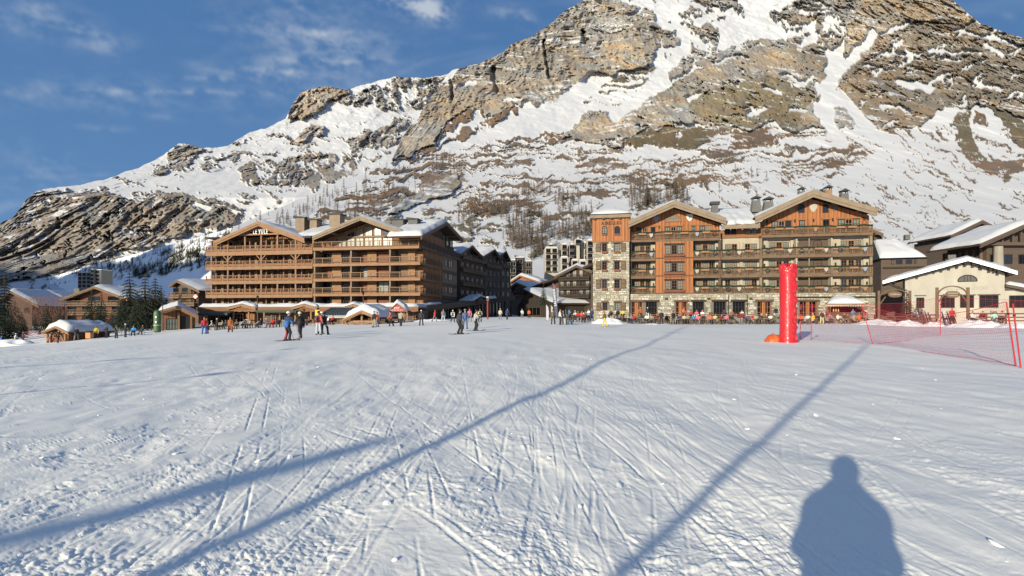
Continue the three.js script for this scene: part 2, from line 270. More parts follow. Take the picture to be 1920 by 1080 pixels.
// every outcrop: bearing/height outline, rock colour, share of bare rock, lie of the streaks (dx, dy per unit) and their size
const mainRock = area([
  { poly: [[560, 420], [700, 320], [800, 285], [1060, 245], [1560, 235], [1640, 300], [1560, 335], [1250, 352], [1100, 378], [800, 410], [600, 460]], c: BROWN, k: 0.43, ax: 0.008, ay: 0.085, tilt: 0.06, h: 0.25 },
  { poly: [[720, 410], [1300, 350], [1300, 480], [720, 480]], c: OLIVE, k: 0.33, ax: 0.02, ay: 0.05, tilt: 0.12, h: 0.25 },
  { poly: [[1560, 235], [1990, 235], [1990, 480], [1250, 480], [1250, 345], [1560, 330]], c: BROWN, k: 0.2, ax: 0.016, ay: 0.11, tilt: -0.5, h: 0.2 },
  { poly: [[735, 300], [757, 250], [792, 200], [845, 140], [870, 100], [945, 60], [960, 60], [1035, 20], [1130, -10], [1240, 30], [1250, 60], [1228, 118], [1185, 128], [1120, 140], [1105, 160], [1075, 188], [1010, 196], [985, 185], [960, 205], [915, 215], [880, 225], [850, 240], [800, 275], [760, 295]], c: TAN, k: 0.97, ax: 0.03, ay: 0.02, tilt: 0.3, h: 1 },
  { poly: [[935, 185], [985, 188], [955, 222], [900, 245], [850, 265], [800, 285], [770, 295], [860, 215]], c: BROWN, k: 0.72, ax: 0.03, ay: 0.05, tilt: -0.5, h: 0.4 },
  { poly: [[1040, 50], [1085, 10], [1130, -20], [1320, -40], [1300, 0], [1240, 10], [1180, 28], [1100, 46]], c: TAN, k: 0.22, ax: 0.03, ay: 0.06, tilt: -0.4, h: 0.4 },
  { poly: [[1062, 248], [1090, 216], [1180, 203], [1250, 166], [1290, 140], [1350, 102], [1400, 86], [1500, 78], [1545, 100], [1548, 125], [1522, 170], [1532, 235], [1500, 250], [1450, 228], [1400, 243], [1330, 238], [1280, 228], [1230, 250], [1170, 277], [1120, 266], [1075, 264]], c: TAN, k: 0.84, ax: 0.02, ay: 0.045, tilt: -0.4, h: 1 },
  { poly: [[1250, 40], [1300, 0], [1360, -30], [1400, 30], [1350, 40], [1345, 100], [1290, 130], [1255, 150], [1245, 120]], c: GREY, k: 0.55, ax: 0.02, ay: 0.06, tilt: -0.3, h: 0.7 },
  { poly: [[1290, 80], [1340, 95], [1520, 60], [1540, 30], [1480, 55], [1440, 20], [1560, -30], [1640, -10], [1580, 60], [1560, 90], [1400, 92], [1300, 130]], c: GREY, k: 0.6, ax: 0.02, ay: 0.05, tilt: -0.35, h: 0.7 },
  { poly: [[1500, 190], [1560, 160], [1575, 120], [1595, 85], [1640, 70], [1720, 40], [1830, 40], [2000, 90], [2000, 240], [1900, 215], [1835, 192], [1800, 205], [1750, 203], [1720, 235], [1660, 248], [1625, 222], [1600, 205], [1570, 178]], c: [0.215, 0.172, 0.125], k: 0.72, ax: 0.018, ay: 0.06, tilt: 0.35, h: 0.9 },
  { poly: [[1575, 75], [1605, 18], [1650, -20], [1780, -15], [1830, 40], [1700, 36], [1650, 62], [1612, 88], [1580, 100]], c: WARM, k: 0.99, ax: 0.03, ay: 0.03, tilt: -0.4, h: 1 },
  { poly: [[1540, 205], [1605, 205], [1600, 235], [1570, 248], [1560, 240]], c: GREY, k: 0.85, ax: 0.02, ay: 0.05, tilt: -0.4, h: 0.8 },
  { poly: [[1070, 240], [1130, 215], [1180, 215], [1160, 250], [1110, 258]], c: WARM, k: 0.98, ax: 0.03, ay: 0.03, tilt: -0.4, h: 1 },
  { poly: [[1150, 85], [1210, 70], [1215, 110], [1190, 125], [1140, 135], [1120, 140]], c: WARM, k: 0.98, ax: 0.03, ay: 0.03, tilt: 0.3, h: 1 },
  { poly: [[1440, 95], [1500, 90], [1490, 130], [1455, 125]], c: WARM, k: 0.95, ax: 0.03, ay: 0.03, tilt: 0.3, h: 1 },
  { poly: [[1280, 190], [1380, 150], [1500, 150], [1520, 180], [1490, 235], [1440, 225], [1380, 240], [1330, 232]], c: [0.2, 0.165, 0.105], k: 0.8, ax: 0.03, ay: 0.05, tilt: -0.45, h: 0.9 },
  { poly: [[1170, 265], [1240, 235], [1310, 240], [1340, 262], [1300, 282], [1230, 272], [1190, 282]], c: OLIVE, k: 0.85, ax: 0.02, ay: 0.06, tilt: -0.2, h: 0.4 },
  { poly: [[1785, 190], [1815, 205], [1845, 285], [1905, 332], [1880, 338], [1812, 292]], c: OLIVE, k: 0.8, ax: 0.03, ay: 0.04, tilt: 0.6, h: 0.3 },
  { poly: [[1822, 205], [1850, 215], [1862, 238], [1836, 232]], c: BROWN, k: 0.85, ax: 0.03, ay: 0.04, tilt: 0.6, h: 0.3 },
  { poly: [[1850, 190], [1930, 235], [1960, 290], [1915, 275], [1880, 235]], c: OLIVE, k: 0.85, ax: 0.03, ay: 0.04, tilt: 0.6, h: 0.3 },
  { poly: [[1795, 278], [1850, 296], [1960, 302], [1960, 328], [1850, 322]], c: BROWN, k: 0.75, ax: 0.03, ay: 0.06, tilt: 0.3, h: 0.3 },
  { poly: [[722, 402], [758, 366], [800, 345], [850, 331], [864, 345], [840, 368], [790, 383], [742, 402]], c: TAN, k: 0.97, ax: 0.06, ay: 0.02, tilt: 0.4, h: 1 },
  { poly: [[880, 205], [935, 185], [960, 175], [985, 195], [930, 215]], c: TAN, k: 0.6, ax: 0.02, ay: 0.04, tilt: -0.6, h: 0.5 },
  { poly: [[1155, 135], [1215, 120], [1235, 130], [1200, 188], [1120, 198], [1095, 195], [1130, 160]], c: OLIVE, k: 0.5, ax: 0.01, ay: 0.1, tilt: 0.05, h: 0.3 },
]);
const farRock = area([
  { poly: [[-150, 420], [280, 300], [480, 250], [860, 200], [860, 420], [430, 470], [-150, 560]], c: GREY, k: 0.2, ax: 0.02, ay: 0.06, tilt: -0.1, h: 0.5 },
  { poly: [[537, 224], [548, 195], [562, 168], [600, 155], [645, 162], [655, 176], [625, 193], [592, 210], [560, 219]], c: [0.33, 0.27, 0.21], k: 0.93, ax: 0.06, ay: 0.02, tilt: 0.2, h: 1 },
  { poly: [[640, 188], [700, 163], [740, 146], [800, 148], [850, 140], [822, 178], [790, 194], [740, 206], [690, 196], [655, 203]], c: GREY, k: 0.56, ax: 0.04, ay: 0.04, tilt: -0.3, h: 1 },
  { poly: [[528, 262], [560, 246], [590, 231], [616, 238], [602, 256], [562, 266], [540, 268]], c: [0.3, 0.24, 0.19], k: 0.92, ax: 0.06, ay: 0.03, tilt: 0.1, h: 1 },
  { poly: [[655, 262], [700, 245], [740, 222], [770, 228], [752, 262], [720, 278], [680, 275]], c: GREY, k: 0.72, ax: 0.05, ay: 0.03, tilt: 0, h: 1 },
  { poly: [[445, 318], [520, 300], [600, 285], [690, 290], [650, 330], [560, 350], [470, 345]], c: DARK, k: 0.62, ax: 0.05, ay: 0.04, tilt: -0.1, h: 0.8 },
  { poly: [[600, 325], [622, 310], [640, 330], [628, 345], [605, 345]], c: TAN, k: 0.95, ax: 0.04, ay: 0.03, tilt: 0.2, h: 1 },
  { poly: [[313, 292], [335, 268], [352, 264], [382, 282], [352, 299], [328, 300]], c: TAN, k: 0.96, ax: 0.05, ay: 0.03, tilt: 0.2, h: 1 },
  { poly: [[230, 330], [320, 300], [430, 292], [450, 310], [380, 320], [300, 326]], c: GREY, k: 0.42, ax: 0.03, ay: 0.05, tilt: 0.2, h: 0.7 },
  { poly: [[-150, 470], [0, 425], [35, 392], [50, 374], [70, 356], [130, 357], [200, 362], [300, 375], [380, 392], [440, 402], [436, 420], [350, 442], [262, 458], [200, 484], [140, 507], [80, 522], [0, 535], [-150, 560]], c: DARK, k: 0.86, ax: 0.03, ay: 0.04, tilt: 0.1, h: 1 },
  { poly: [[190, 352], [300, 362], [420, 372], [450, 402], [380, 395], [280, 378], [200, 365]], c: DARK, k: 0.5, ax: 0.02, ay: 0.08, tilt: -0.1, h: 0.7 },
  { poly: [[40, 525], [160, 500], [230, 475], [340, 448], [438, 420], [430, 500], [300, 560], [40, 560]], c: OLIVE, k: 0.16, ax: 0.04, ay: 0.06, tilt: 0.4, h: 0.2 },
]);
// snow filled gullies and ledges, and dark clefts, as lines with a width
const gullies = [[[[1280, 55], [1284, 85], [1258, 112], [1225, 150], [1190, 190], [1150, 215]], 13], [[[1240, 40], [1262, 52], [1282, 60]], 8], [[[1635, 62], [1600, 98], [1566, 150], [1548, 175]], 12], [[[1550, 165], [1546, 205], [1556, 240], [1572, 262]], 14], [[[1572, 180], [1600, 212], [1640, 250], [1660, 262]], 13], [[[1112, 150], [1070, 188], [1030, 205], [985, 240]], 15], [[[1128, 156], [1200, 152]], 3], [[[1120, 166], [1196, 163]], 3], [[[1112, 178], [1190, 174]], 3.5], [[[1105, 190], [1180, 187]], 3], [[[1735, 88], [1790, 98], [1845, 104]], 4], [[[1688, 152], [1722, 158], [1750, 165]], 9], [[[1790, 55], [1850, 70], [1930, 92]], 4.5], [[[1650, 95], [1690, 100]], 5], [[[1760, 108], [1800, 116]], 4], [[[1700, 92], [1720, 100]], 5], [[[1850, 85], [1875, 105]], 6], [[[900, 222], [868, 238], [828, 266]], 6], [[[1310, 172], [1290, 186]], 6], [[[1430, 165], [1455, 172]], 5], [[[1470, 140], [1500, 150], [1520, 140]], 4], [[[1400, 215], [1440, 205]], 5], [[[1340, 120], [1365, 110], [1400, 108]], 4], [[[860, 162], [885, 155]], 5], [[[945, 190], [975, 186]], 4], [[[1180, 28], [1215, 14]], 5], [[[1530, 60], [1500, 85]], 7], [[[1745, 150], [1775, 140]], 6], [[[1480, 200], [1510, 205]], 5], [[[1620, 120], [1660, 135]], 4], [[[1830, 150], [1880, 165]], 5], [[[1660, 200], [1700, 205]], 6]];
const clefts = [[[[1019, 76], [1022, 100], [1026, 122], [1030, 146]], 2.6], [[[924, 128], [932, 172]], 5], [[[1092, 58], [1098, 80]], 4], [[[845, 152], [849, 186]], 3]];
function nearLine(list, x, y) { let b = 9; for (const [p, w] of list) for (let i = 0; i < p.length - 1; i++) { const ax = p[i][0], ay = p[i][1], dx = p[i + 1][0] - ax, dy = p[i + 1][1] - ay; if (x < Math.min(ax, ax + dx) - 30 || x > Math.max(ax, ax + dx) + 30) continue; const t = clamp(((x - ax) * dx + (y - ay) * dy) / (dx * dx + dy * dy)); const e = Math.hypot(x - ax - dx * t, y - ay - dy * t) / w; if (e < b) b = e; } return b; }
function survey(list, px, py, s) {
  const w1 = fbm2(px * 0.03 + s, py * 0.03, 4, 0.6), w2 = fbm2(px * 0.03 + 40 + s, py * 0.03 + 9, 4, 0.6);
  const x = px + w1 * 20, y = py + w2 * 14; let rock = 0, hard = 0, c = null;
  for (const e of list) {
    if (x < e.b[0] || x > e.b[1] || y < e.b[2] || y > e.b[3] || !inside(e.poly, x, y)) continue;
    const yy = y + x * e.tilt, v = fbm2(x * e.ax * 1.7 + s, yy * e.ay * 1.7, 6, 0.68) * 1.15 + 0.5;     // about 0..1
    const cut = 1 - e.k, m = sstep(cut - 0.025, cut + 0.025, v * 0.9 + 0.05 + (e.k > 0.9 ? 0.25 : 0));
    if (e.k >= 0.5) { rock = m; c = e.c; hard = e.h; } else if (m > rock) { rock = m; c = e.c; hard = e.h; }
  }
  if (s < 8 && rock > 0) { const g = nearLine(gullies, x - w1 * 8, y - w2 * 4 + 3 * w1); rock *= sstep(0.75, 1.1, g + 0.3 * w2); }
  return [rock, c, hard];
}
const depthMain = table([[-260, 2100], [-100, 1750], [0, 1500], [50, 1370], [100, 1255], [150, 1130], [200, 1010], [250, 880], [300, 740], [350, 590], [400, 470], [440, 395], [480, 335], [520, 275], [560, 215], [600, 165], [640, 150]]);
const skyMain = table([[60, 640], [250, 640], [340, 625], [388, 575], [400, 480], [440, 424], [540, 382], [620, 350], [690, 320], [735, 298], [757, 252], [792, 202], [838, 142], [848, 133], [900, 118], [945, 97], [960, 81], [1000, 68], [1030, 46], [1060, 20], [1090, 4], [1130, -22], [1200, -50], [1330, -85], [1450, -70], [1600, -45], [1700, -25], [1780, -4], [1815, 24], [1840, 45], [1870, 55], [1920, 72], [2000, 100], [2200, 160]]);
const skyFar = table([[-200, 520], [-60, 450], [0, 419], [22, 412], [36, 392], [50, 374], [70, 359], [110, 350], [150, 347], [200, 335], [250, 318], [290, 300], [315, 285], [335, 269], [350, 268], [380, 278], [430, 273], [445, 263], [470, 249], [500, 240], [536, 223], [548, 196], [565, 172], [590, 163], [620, 162], [650, 168], [690, 158], [740, 143], [790, 146], [830, 142], [860, 138], [960, 150]]);
const depthFar = (px, py) => {
  const cliff = table([[130, 2750], [200, 2350], [250, 2050], [300, 1720], [340, 1400], [370, 1180], [400, 1110], [440, 1040], [480, 960], [510, 860], [545, 720], [570, 600], [620, 420]])(py);
  return cliff;
};
function surface(cfg, px, py) {                 // distance, share of bare rock and its colour at a surveyed bearing and height
  const { depth, rockList, seed } = cfg; let d = depth(px, py);
  const [rock, c, hard] = survey(rockList, px, py, seed), X = (px - CX) / F * d, Y = (HZ - py) / F * d, Z = -d, sc = d / 1000;
  // crags stand proud of the snow, cut by upright cracks and level beds
  const wx = X + 14 * n2(X / 45, Y / 45), wy = Y + 14 * n2(X / 45 + 40, Y / 45);
  const big = ridge3(wx / 130 + seed, wy / 190, Z / 500, 3), crack = ridge3(wx / 26 + seed, wy / 95, 4.1, 3), bed = ridge3(X / 70, (wy + X * 0.25) / 24, 9.3, 2), fine = ridge3(wx / 11, wy / 13, seed, 3), block = Math.floor(2.2 * n2(wx / 21 + 7, wy / 26)) / 2.2, grit = n2(X / 3.6, Y / 3.3);
  const rise = 7 + 17 * big + 15 * crack + 2 * bed + 9 * fine + 6 * block + 3.4 * grit;
  if (seed < 8) { const q = nearLine(clefts, px + 1.5 * n2(py * 0.2, 3), py); if (q < 1.3) d += sc * 38 * (1 - sstep(0.4, 1.3, q + 0.35 * n2(px * 0.2, py * 0.16))); }
  d -= rock * hard * sc * rise + rock * (1 - hard) * sc * (2.5 + 3 * fine + 2 * grit);
  d += sc * (46 * fbm3(X / 330, Y / 330, seed, 2) + 12 * fbm2(X / 60 + 9, Y / 60, 3) + (1 - rock) * (2.6 * n2(X / 17, Y / 11) + 1.5 * n2(X / 6, Y / 5)));
  return { d, rock, c, hard, X, Y, bed, crack, fine };
}
function mountain(name, label, px0, px1, cols, rows, sky, depth, rockList, bottom, seed, jag) {
  const cfg = { depth, rockList, seed, sky }, back = 3;
  structure(gridMesh(name, cols, rows + back, (i, j, o) => {
    const px = lerp(px0, px1, i / (cols - 1)), top = sky(px) + jag * fbm2(px * 0.045 + seed, 3, 4, 0.6);
    const v = Math.min(j / (rows - 1), 1), py = lerp(bottom, top, 1 - Math.pow(1 - v, 1.12)), q = surface(cfg, px, py);
    let { d, rock, c, hard, X, Y } = q, extra = 0;
    if (j >= rows) { const b = j - rows + 1; d += b * 260; extra = b * b * 60 + 52 * b; }
    o.p[0] = (px - CX) / F * d; o.p[1] = EYE + (HZ - py) / F * d - extra; o.p[2] = -d;
    if (rock > 0.01 && c) {
      // ledges between the beds hold snow, soil and dry grass
      const sl = seed > 8 ? 0 : X > 330 ? 0.42 : X > 60 ? -0.3 : 0.15, ledge = hard * sstep(0.34, 0.44, fbm2(X / (seed > 8 ? 22 : 38) + 60, (Y + X * sl) / (seed > 8 ? 11 : 7), 5, 0.62) + 0.22 * n2(X / 90, Y / 60)), rk = rock * (1 - ledge * 0.95);
      const t = 1 + 0.42 * fbm2(X / 16 + 5, Y / 16, 5, 0.75) + 0.2 * n2(X / 120, Y / 120), wm = 0.25 * fbm2(X / 45 + 70, Y / 32, 4, 0.6);
      const soil = sstep(0.05, 0.35, fbm2(X / 26 + 33, (Y + X * (seed > 8 ? 0 : 0.3)) / 16, 5, 0.7)) * 0.5 * hard;
      for (let k = 0; k < 3; k++) { let e = c[k] * t * (1 + (k === 0 ? wm : k === 2 ? -wm * 1.3 : 0)); e = lerp(e, BROWN[k] * 1.2, soil); o.c[k] = lerp(SNOWC[k], clamp(e, 0.03, 0.6), rk); }
    } else { o.c[0] = SNOWC[0]; o.c[1] = SNOWC[1]; o.c[2] = SNOWC[2]; }
  }, std(1, 1, 1, 0.9, { vertexColors: true }), true), label);
  return cfg;
}
const onSlope = (cfg, px, py) => at3(px, py, surface(cfg, px, py).d);
const far = mountain('far_mountain', 'distant snowy ridge with a square rock summit and grey cliffs', -150, 960, 660, 240, skyFar, depthFar, farRock, 585, 11.3, 3);
const near = mountain('rocky_mountain', 'tall sunlit mountain of tan cliffs above snowy terraces', 60, 2120, 1260, 400, skyMain, (px, py) => depthMain(py) * (1 + 0.00012 * (px - 1200)), mainRock, 612, 3.7, 3);
// mountainside out of view, placed and shaped to shade the valley floor on the left
structure(gridMesh('unseen_shading_mountain', 60, 30, (i, j, o) => {
  const c = lerp(-230, -1500, i / 59), v = j / 29 * 2 - 1, s = 520 + v * 340;
  o.p[0] = c * 0.861 - s * 0.508; o.p[2] = c * 0.508 + s * 0.861; o.p[1] = (300 + 30 * n2(c / 90, 2)) * sstep(-400, -570, c) * (1 - Math.abs(v)) - 15 + 8 * n2(i * 0.7, j * 0.7) * (1 - Math.abs(v));
}, std(0.5, 0.5, 0.5, 0.9)), 'unseen mountainside out of view, shading the valley on the left');
// ---------------------------------------------------------------- builders for houses
class Facade {               // a wall plane from (x0, z0) on the left to (x1, z1) on the right, seen from outside; local x along it, z outwards
  constructor(x0, z0, x1, z1, base) {
    const l = Math.hypot(x1 - x0, z1 - z0); this.o = [x0, z0]; this.t = [(x1 - x0) / l, (z1 - z0) / l]; this.n = [-this.t[1], this.t[0]]; this.base = base; this.len = l;
    this.turn = Math.atan2(-this.t[1], this.t[0]);
  }
  at(px, py, w = 0) {        // where a surveyed bearing meets the plane w metres before the wall: [along, height]
    const a = (px - CX) / F, s = (w + this.o[0] * this.n[0] + this.o[1] * this.n[1]) / (a * this.n[0] - this.n[1]);
    return [(a * s - this.o[0]) * this.t[0] + (-s - this.o[1]) * this.t[1], EYE + (HZ - py) / F * s - this.base];
  }
  u(px, w = 0) { return this.at(px, HZ, w)[0]; }
  y(px, py, w = 0) { return this.at(px, py, w)[1]; }
  group(name, label, category, grp) { return thing(name, label, category, [this.o[0], this.base, this.o[1]], this.turn, grp); }
}
const fac = (pxa, da, pxb, db, base) => new Facade((pxa - CX) / F * da, -da, (pxb - CX) / F * db, -db, base);
// a window: frame with glazing bars as one part, its panes a sub-part
function windowAt(par, u0, y0, u1, y1, w, { cols = 2, rows = 2, pane = M.glass, frame = M.balconyWood, bar = 0.06, deep = 0.12, arch = false, name = 'window' } = {}) {
  const m = mb(), a = arch ? (u1 - u0) / 2 : 0, ys = y1 - a, cx = (u0 + u1) / 2;
  m.box(u0, y0, w, u0 + bar * 1.4, ys, w + deep).box(u1 - bar * 1.4, y0, w, u1, ys, w + deep).box(u0 + bar * 1.4, y0, w, u1 - bar * 1.4, y0 + bar * 1.4, w + deep);
  if (!arch) m.box(u0 + bar * 1.4, y1 - bar * 1.4, w, u1 - bar * 1.4, y1, w + deep);
  else for (let i = 0; i < 10; i++) { const p = (k) => { const q = Math.PI * k / 10; return [cx - Math.cos(q) * (a - bar * 0.7), ys + Math.sin(q) * (a - bar * 0.7), w + deep / 2]; }; m.bar(p(i), p(i + 1), bar * 1.4, deep); }
  for (let i = 1; i < cols; i++) { const x = lerp(u0, u1, i / cols); m.box(x - bar / 2, y0 + bar * 1.4, w + 0.01, x + bar / 2, arch ? y1 - bar : y1 - bar * 1.4, w + deep * 0.8); }
  for (let i = 1; i < rows; i++) { const y = lerp(y0, y1, i / rows); m.box(u0 + bar * 1.4, y - bar / 2.5, w + 0.015, u1 - bar * 1.4, y + bar / 2.5, w + deep * 0.75); }
  const f = m.build(name, frame, par), p = mb();
  if (arch) { const pts = [[u0 + 0.03, y0 + 0.03], [u1 - 0.03, y0 + 0.03]]; for (let i = 0; i <= 10; i++) { const q = Math.PI * i / 10; pts.push([cx + Math.cos(q) * (a - 0.03), ys + Math.sin(q) * (a - 0.03)]); } p.prism(pts, w - 0.02, w + deep * 0.3); }
  else p.box(u0 + 0.03, y0 + 0.03, w - 0.02, u1 - 0.03, y1 - 0.03, w + deep * 0.3);
  p.build('pane', pane, f);
  return f;
}
function holedWall(m, u0, y0, u1, y1, z0, z1, holes) {
  const xs = [...new Set([u0, u1, ...holes.flatMap((h) => [h[0], h[2]])])].filter((x) => x >= u0 && x <= u1).sort((a, b) => a - b);
  for (let i = 0; i < xs.length - 1; i++) {
    const c = (xs[i] + xs[i + 1]) / 2, hs = holes.filter((h) => h[0] < c && h[2] > c).sort((a, b) => a[1] - b[1]); let y = y0;
    for (const h of hs) { if (h[1] > y) m.box(xs[i], y, z0, xs[i + 1], h[1], z1); y = Math.max(y, h[3]); }
    if (y < y1) m.box(xs[i], y, z0, xs[i + 1], y1, z1);
  }
  return m;
}
const STONES = [[0.44, 0.4, 0.31], [0.52, 0.48, 0.38], [0.36, 0.32, 0.23], [0.46, 0.41, 0.3], [0.32, 0.3, 0.26], [0.56, 0.52, 0.43], [0.4, 0.35, 0.24]];
function stoneFace(par, u0, y0, u1, y1, w, holes, seed) {       // rubble stones standing proud of the mortar
  const r = rng(seed), m = mb(); let y = y0;
  while (y < y1 - 0.05) {
    const h = Math.min(0.2 + r() * 0.2, y1 - y); let x = u0 - r() * 0.3;
    while (x < u1) {
      const l = 0.28 + r() * 0.5, a = Math.max(u0, x + 0.018), b = Math.min(u1, x + l - 0.018); x += l; if (b - a < 0.07) continue;
      const c0 = y + 0.016, c1 = y + h - 0.016; if (holes.some((g) => a < g[2] + 0.01 && b > g[0] - 0.01 && c0 < g[3] + 0.01 && c1 > g[1] - 0.01)) continue;
      const c = STONES[Math.floor(r() * 7)], k = 0.82 + r() * 0.36, e = () => r() * 0.05, d = 0.03 + r() * 0.07; m.color(c.map((q) => q * k));
      const J = (x, y) => y + (x <= u0 + 0.01 || x >= u1 - 0.01 || y < y0 + 0.06 || y > y1 - 0.06 ? 0 : 0.09 * n2(x * 2.3 + seed, y * 2.1)), o = [[a, J(a, c0), w], [b, J(b, c0), w], [b, J(b, c1), w], [a, J(a, c1), w]], f = [[a + 0.02 + e(), o[0][1] + 0.015 + e(), w + d], [b - 0.02 - e(), o[1][1] + 0.015 + e(), w + d], [b - 0.02 - e(), o[2][1] - 0.015 - e(), w + d], [a + 0.02 + e(), o[3][1] - 0.015 - e(), w + d]];
      m.quad(...f); for (let i = 0; i < 4; i++) m.quad(o[i], o[(i + 1) % 4], f[(i + 1) % 4], f[i]);
    }
    y += h;
  }
  const s = m.build('rubble_stones', M.stone, par); s.userData.kind = 'stuff'; return s;
}
// snow lying on a roof: profile(s) gives the roof line across, z0..z1 its length
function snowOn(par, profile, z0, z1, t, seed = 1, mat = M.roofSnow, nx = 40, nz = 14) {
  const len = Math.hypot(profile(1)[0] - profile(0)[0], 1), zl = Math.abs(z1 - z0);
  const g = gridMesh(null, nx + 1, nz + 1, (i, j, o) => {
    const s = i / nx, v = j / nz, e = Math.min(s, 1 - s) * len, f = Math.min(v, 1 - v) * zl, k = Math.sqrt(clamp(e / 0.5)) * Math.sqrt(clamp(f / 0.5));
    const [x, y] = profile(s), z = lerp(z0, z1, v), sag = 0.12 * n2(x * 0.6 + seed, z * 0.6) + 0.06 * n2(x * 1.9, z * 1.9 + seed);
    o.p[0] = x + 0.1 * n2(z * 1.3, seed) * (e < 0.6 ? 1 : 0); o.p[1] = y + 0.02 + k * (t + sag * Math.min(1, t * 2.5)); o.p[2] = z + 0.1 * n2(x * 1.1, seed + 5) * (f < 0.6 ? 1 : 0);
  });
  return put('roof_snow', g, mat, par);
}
// a pitched roof with its gable to the front: L, R, E are [along, height] of the eaves and the ridge
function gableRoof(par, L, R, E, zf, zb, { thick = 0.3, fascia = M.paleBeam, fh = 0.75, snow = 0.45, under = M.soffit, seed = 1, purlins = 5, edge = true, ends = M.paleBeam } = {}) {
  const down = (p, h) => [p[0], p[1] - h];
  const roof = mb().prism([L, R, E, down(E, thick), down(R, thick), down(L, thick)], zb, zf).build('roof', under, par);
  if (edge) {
    const m = mb(); m.prism([down(L, -0.04), down(R, -0.04), down(R, fh * 0.62), down(L, fh * 0.62)], zf + 0.003, zf + 0.12).prism([down(R, -0.04), down(E, -0.04), down(E, fh * 0.62), down(R, fh * 0.62)], zf + 0.003, zf + 0.12);
    m.prism([down(L, fh * 0.5), down(R, fh * 0.5), down(R, fh), down(L, fh)], zf - 0.12, zf).prism([down(R, fh * 0.5), down(E, fh * 0.5), down(E, fh), down(R, fh)], zf - 0.12, zf);
    m.build('bargeboard', fascia, roof);
  }
  for (let i = 0; i < purlins; i++) { const s = (i + 0.5) / purlins * 2, q = s < 1 ? [lerp(L[0], R[0], s), lerp(L[1], R[1], s)] : [lerp(R[0], E[0], s - 1), lerp(R[1], E[1], s - 1)]; const y = q[1] - thick - 0.18; mb().box(q[0] - 0.14, y - 0.17, zb + 1, q[0] + 0.14, y + 0.17, zf - 0.16).build('purlin', ends, roof); }
  if (snow) snowOn(roof, (s) => { const k = s * 2, q = k < 1 ? [lerp(L[0], R[0], k), lerp(L[1], R[1], k)] : [lerp(R[0], E[0], k - 1), lerp(R[1], E[1], k - 1)]; return [q[0] + (s < 0.5 ? 0.15 : -0.15) * (Math.abs(s - 0.5) * 2), q[1]]; }, zb + 0.1, zf - 0.05, snow, seed);
  return roof;
}
function chimney(par, x, z, y0, y1, w, mat, hood = true) {
  const c = mb().hexa([[x - w * 0.62, y0, z - w * 0.62], [x + w * 0.62, y0, z - w * 0.62], [x + w * 0.45, y1, z - w * 0.45], [x - w * 0.45, y1, z - w * 0.45], [x - w * 0.62, y0, z + w * 0.62], [x + w * 0.62, y0, z + w * 0.62], [x + w * 0.45, y1, z + w * 0.45], [x - w * 0.45, y1, z + w * 0.45]]).build('chimney', mat, par);
  if (hood) { const m = mb(); for (const i of [-1, 1]) for (const j of [-1, 1]) m.box(x + i * w * 0.38 - 0.06, y1, z + j * w * 0.38 - 0.06, x + i * w * 0.38 + 0.06, y1 + 0.45, z + j * w * 0.38 + 0.06); m.prism([[x - w * 0.62, y1 + 0.45], [x + w * 0.62, y1 + 0.45], [x, y1 + 0.85]], z - w * 0.55, z + w * 0.55); m.build('chimney_hood', M.slate, c); }
  return c;
}
// a balcony: floor, railing of posts and rails, balusters
function balcony(par, u0, u1, yFloor, rail, w, depth, { mat = M.balconyWood, beam = 0.42, post = 2.4, pw = 0.14, kind = 'baluster', gap = 0.17, panel = null, slabMat } = {}) {
  const b = mb().box(u0, yFloor - beam, w - 0.22, u1, yFloor, w).box(u0, yFloor - 0.18, w - depth, u1, yFloor - 0.02, w - 0.22).build('balcony', slabMat || mat, par);
  const m = mb().box(u0, yFloor + rail - 0.09, w - 0.16, u1, yFloor + rail, w - 0.02).box(u0, yFloor + 0.1, w - 0.12, u1, yFloor + 0.19, w - 0.05);
  const n = Math.max(1, Math.round((u1 - u0) / post)); for (let i = 0; i <= n; i++) { const x = lerp(u0 + pw / 2, u1 - pw / 2, i / n); m.box(x - pw / 2, yFloor + 0.003, w - 0.17, x + pw / 2, yFloor + rail - 0.093, w + 0.012); }
  m.build('railing', mat, b);
  const s = mb();
  if (kind === 'baluster') { const k = Math.floor((u1 - u0) / gap); for (let i = 0; i < k; i++) { const x = u0 + (i + 0.5) * gap; s.box(x - 0.05, yFloor + 0.193, w - 0.1, x + 0.05, yFloor + rail - 0.093, w - 0.065); } }
  else if (kind === 'bars') { for (const y of [0.42, 0.66, 0.88]) s.box(u0, yFloor + rail * y - 0.02, w - 0.1, u1, yFloor + rail * y + 0.02, w - 0.07); }
  else { s.box(u0, yFloor + 0.193, w - 0.1, u1, yFloor + rail * 0.5, w - 0.065); s.box(u0, yFloor + rail * 0.72, w - 0.1, u1, yFloor + rail * 0.78, w - 0.07); }
  if (s.p.length) { const q = s.build(kind === 'baluster' ? 'balusters' : kind === 'bars' ? 'rail_bars' : 'rail_panel', panel || mat, b); q.userData.kind = 'stuff'; }
  return b;
}
const bold = await new FontLoader().loadAsync('fonts/droid/droid_sans_bold.typeface.json');
const serif = await new FontLoader().loadAsync('fonts/droid/droid_serif_bold.typeface.json');
function lettering(par, text, u0, u1, y, z, font, mat, height, name = 'lettering') {   // flat letters fitted between u0 and u1
  const g = new TextGeometry(text, { font, size: height, depth: 0.05, curveSegments: 3 }); g.computeBoundingBox(); const b = g.boundingBox, k = (u1 - u0) / (b.max.x - b.min.x);
  g.translate(-b.min.x, -b.min.y, 0); g.scale(k, height / (b.max.y - b.min.y), 1); g.translate(u0, y, z); return put(name, g, mat, par);
}
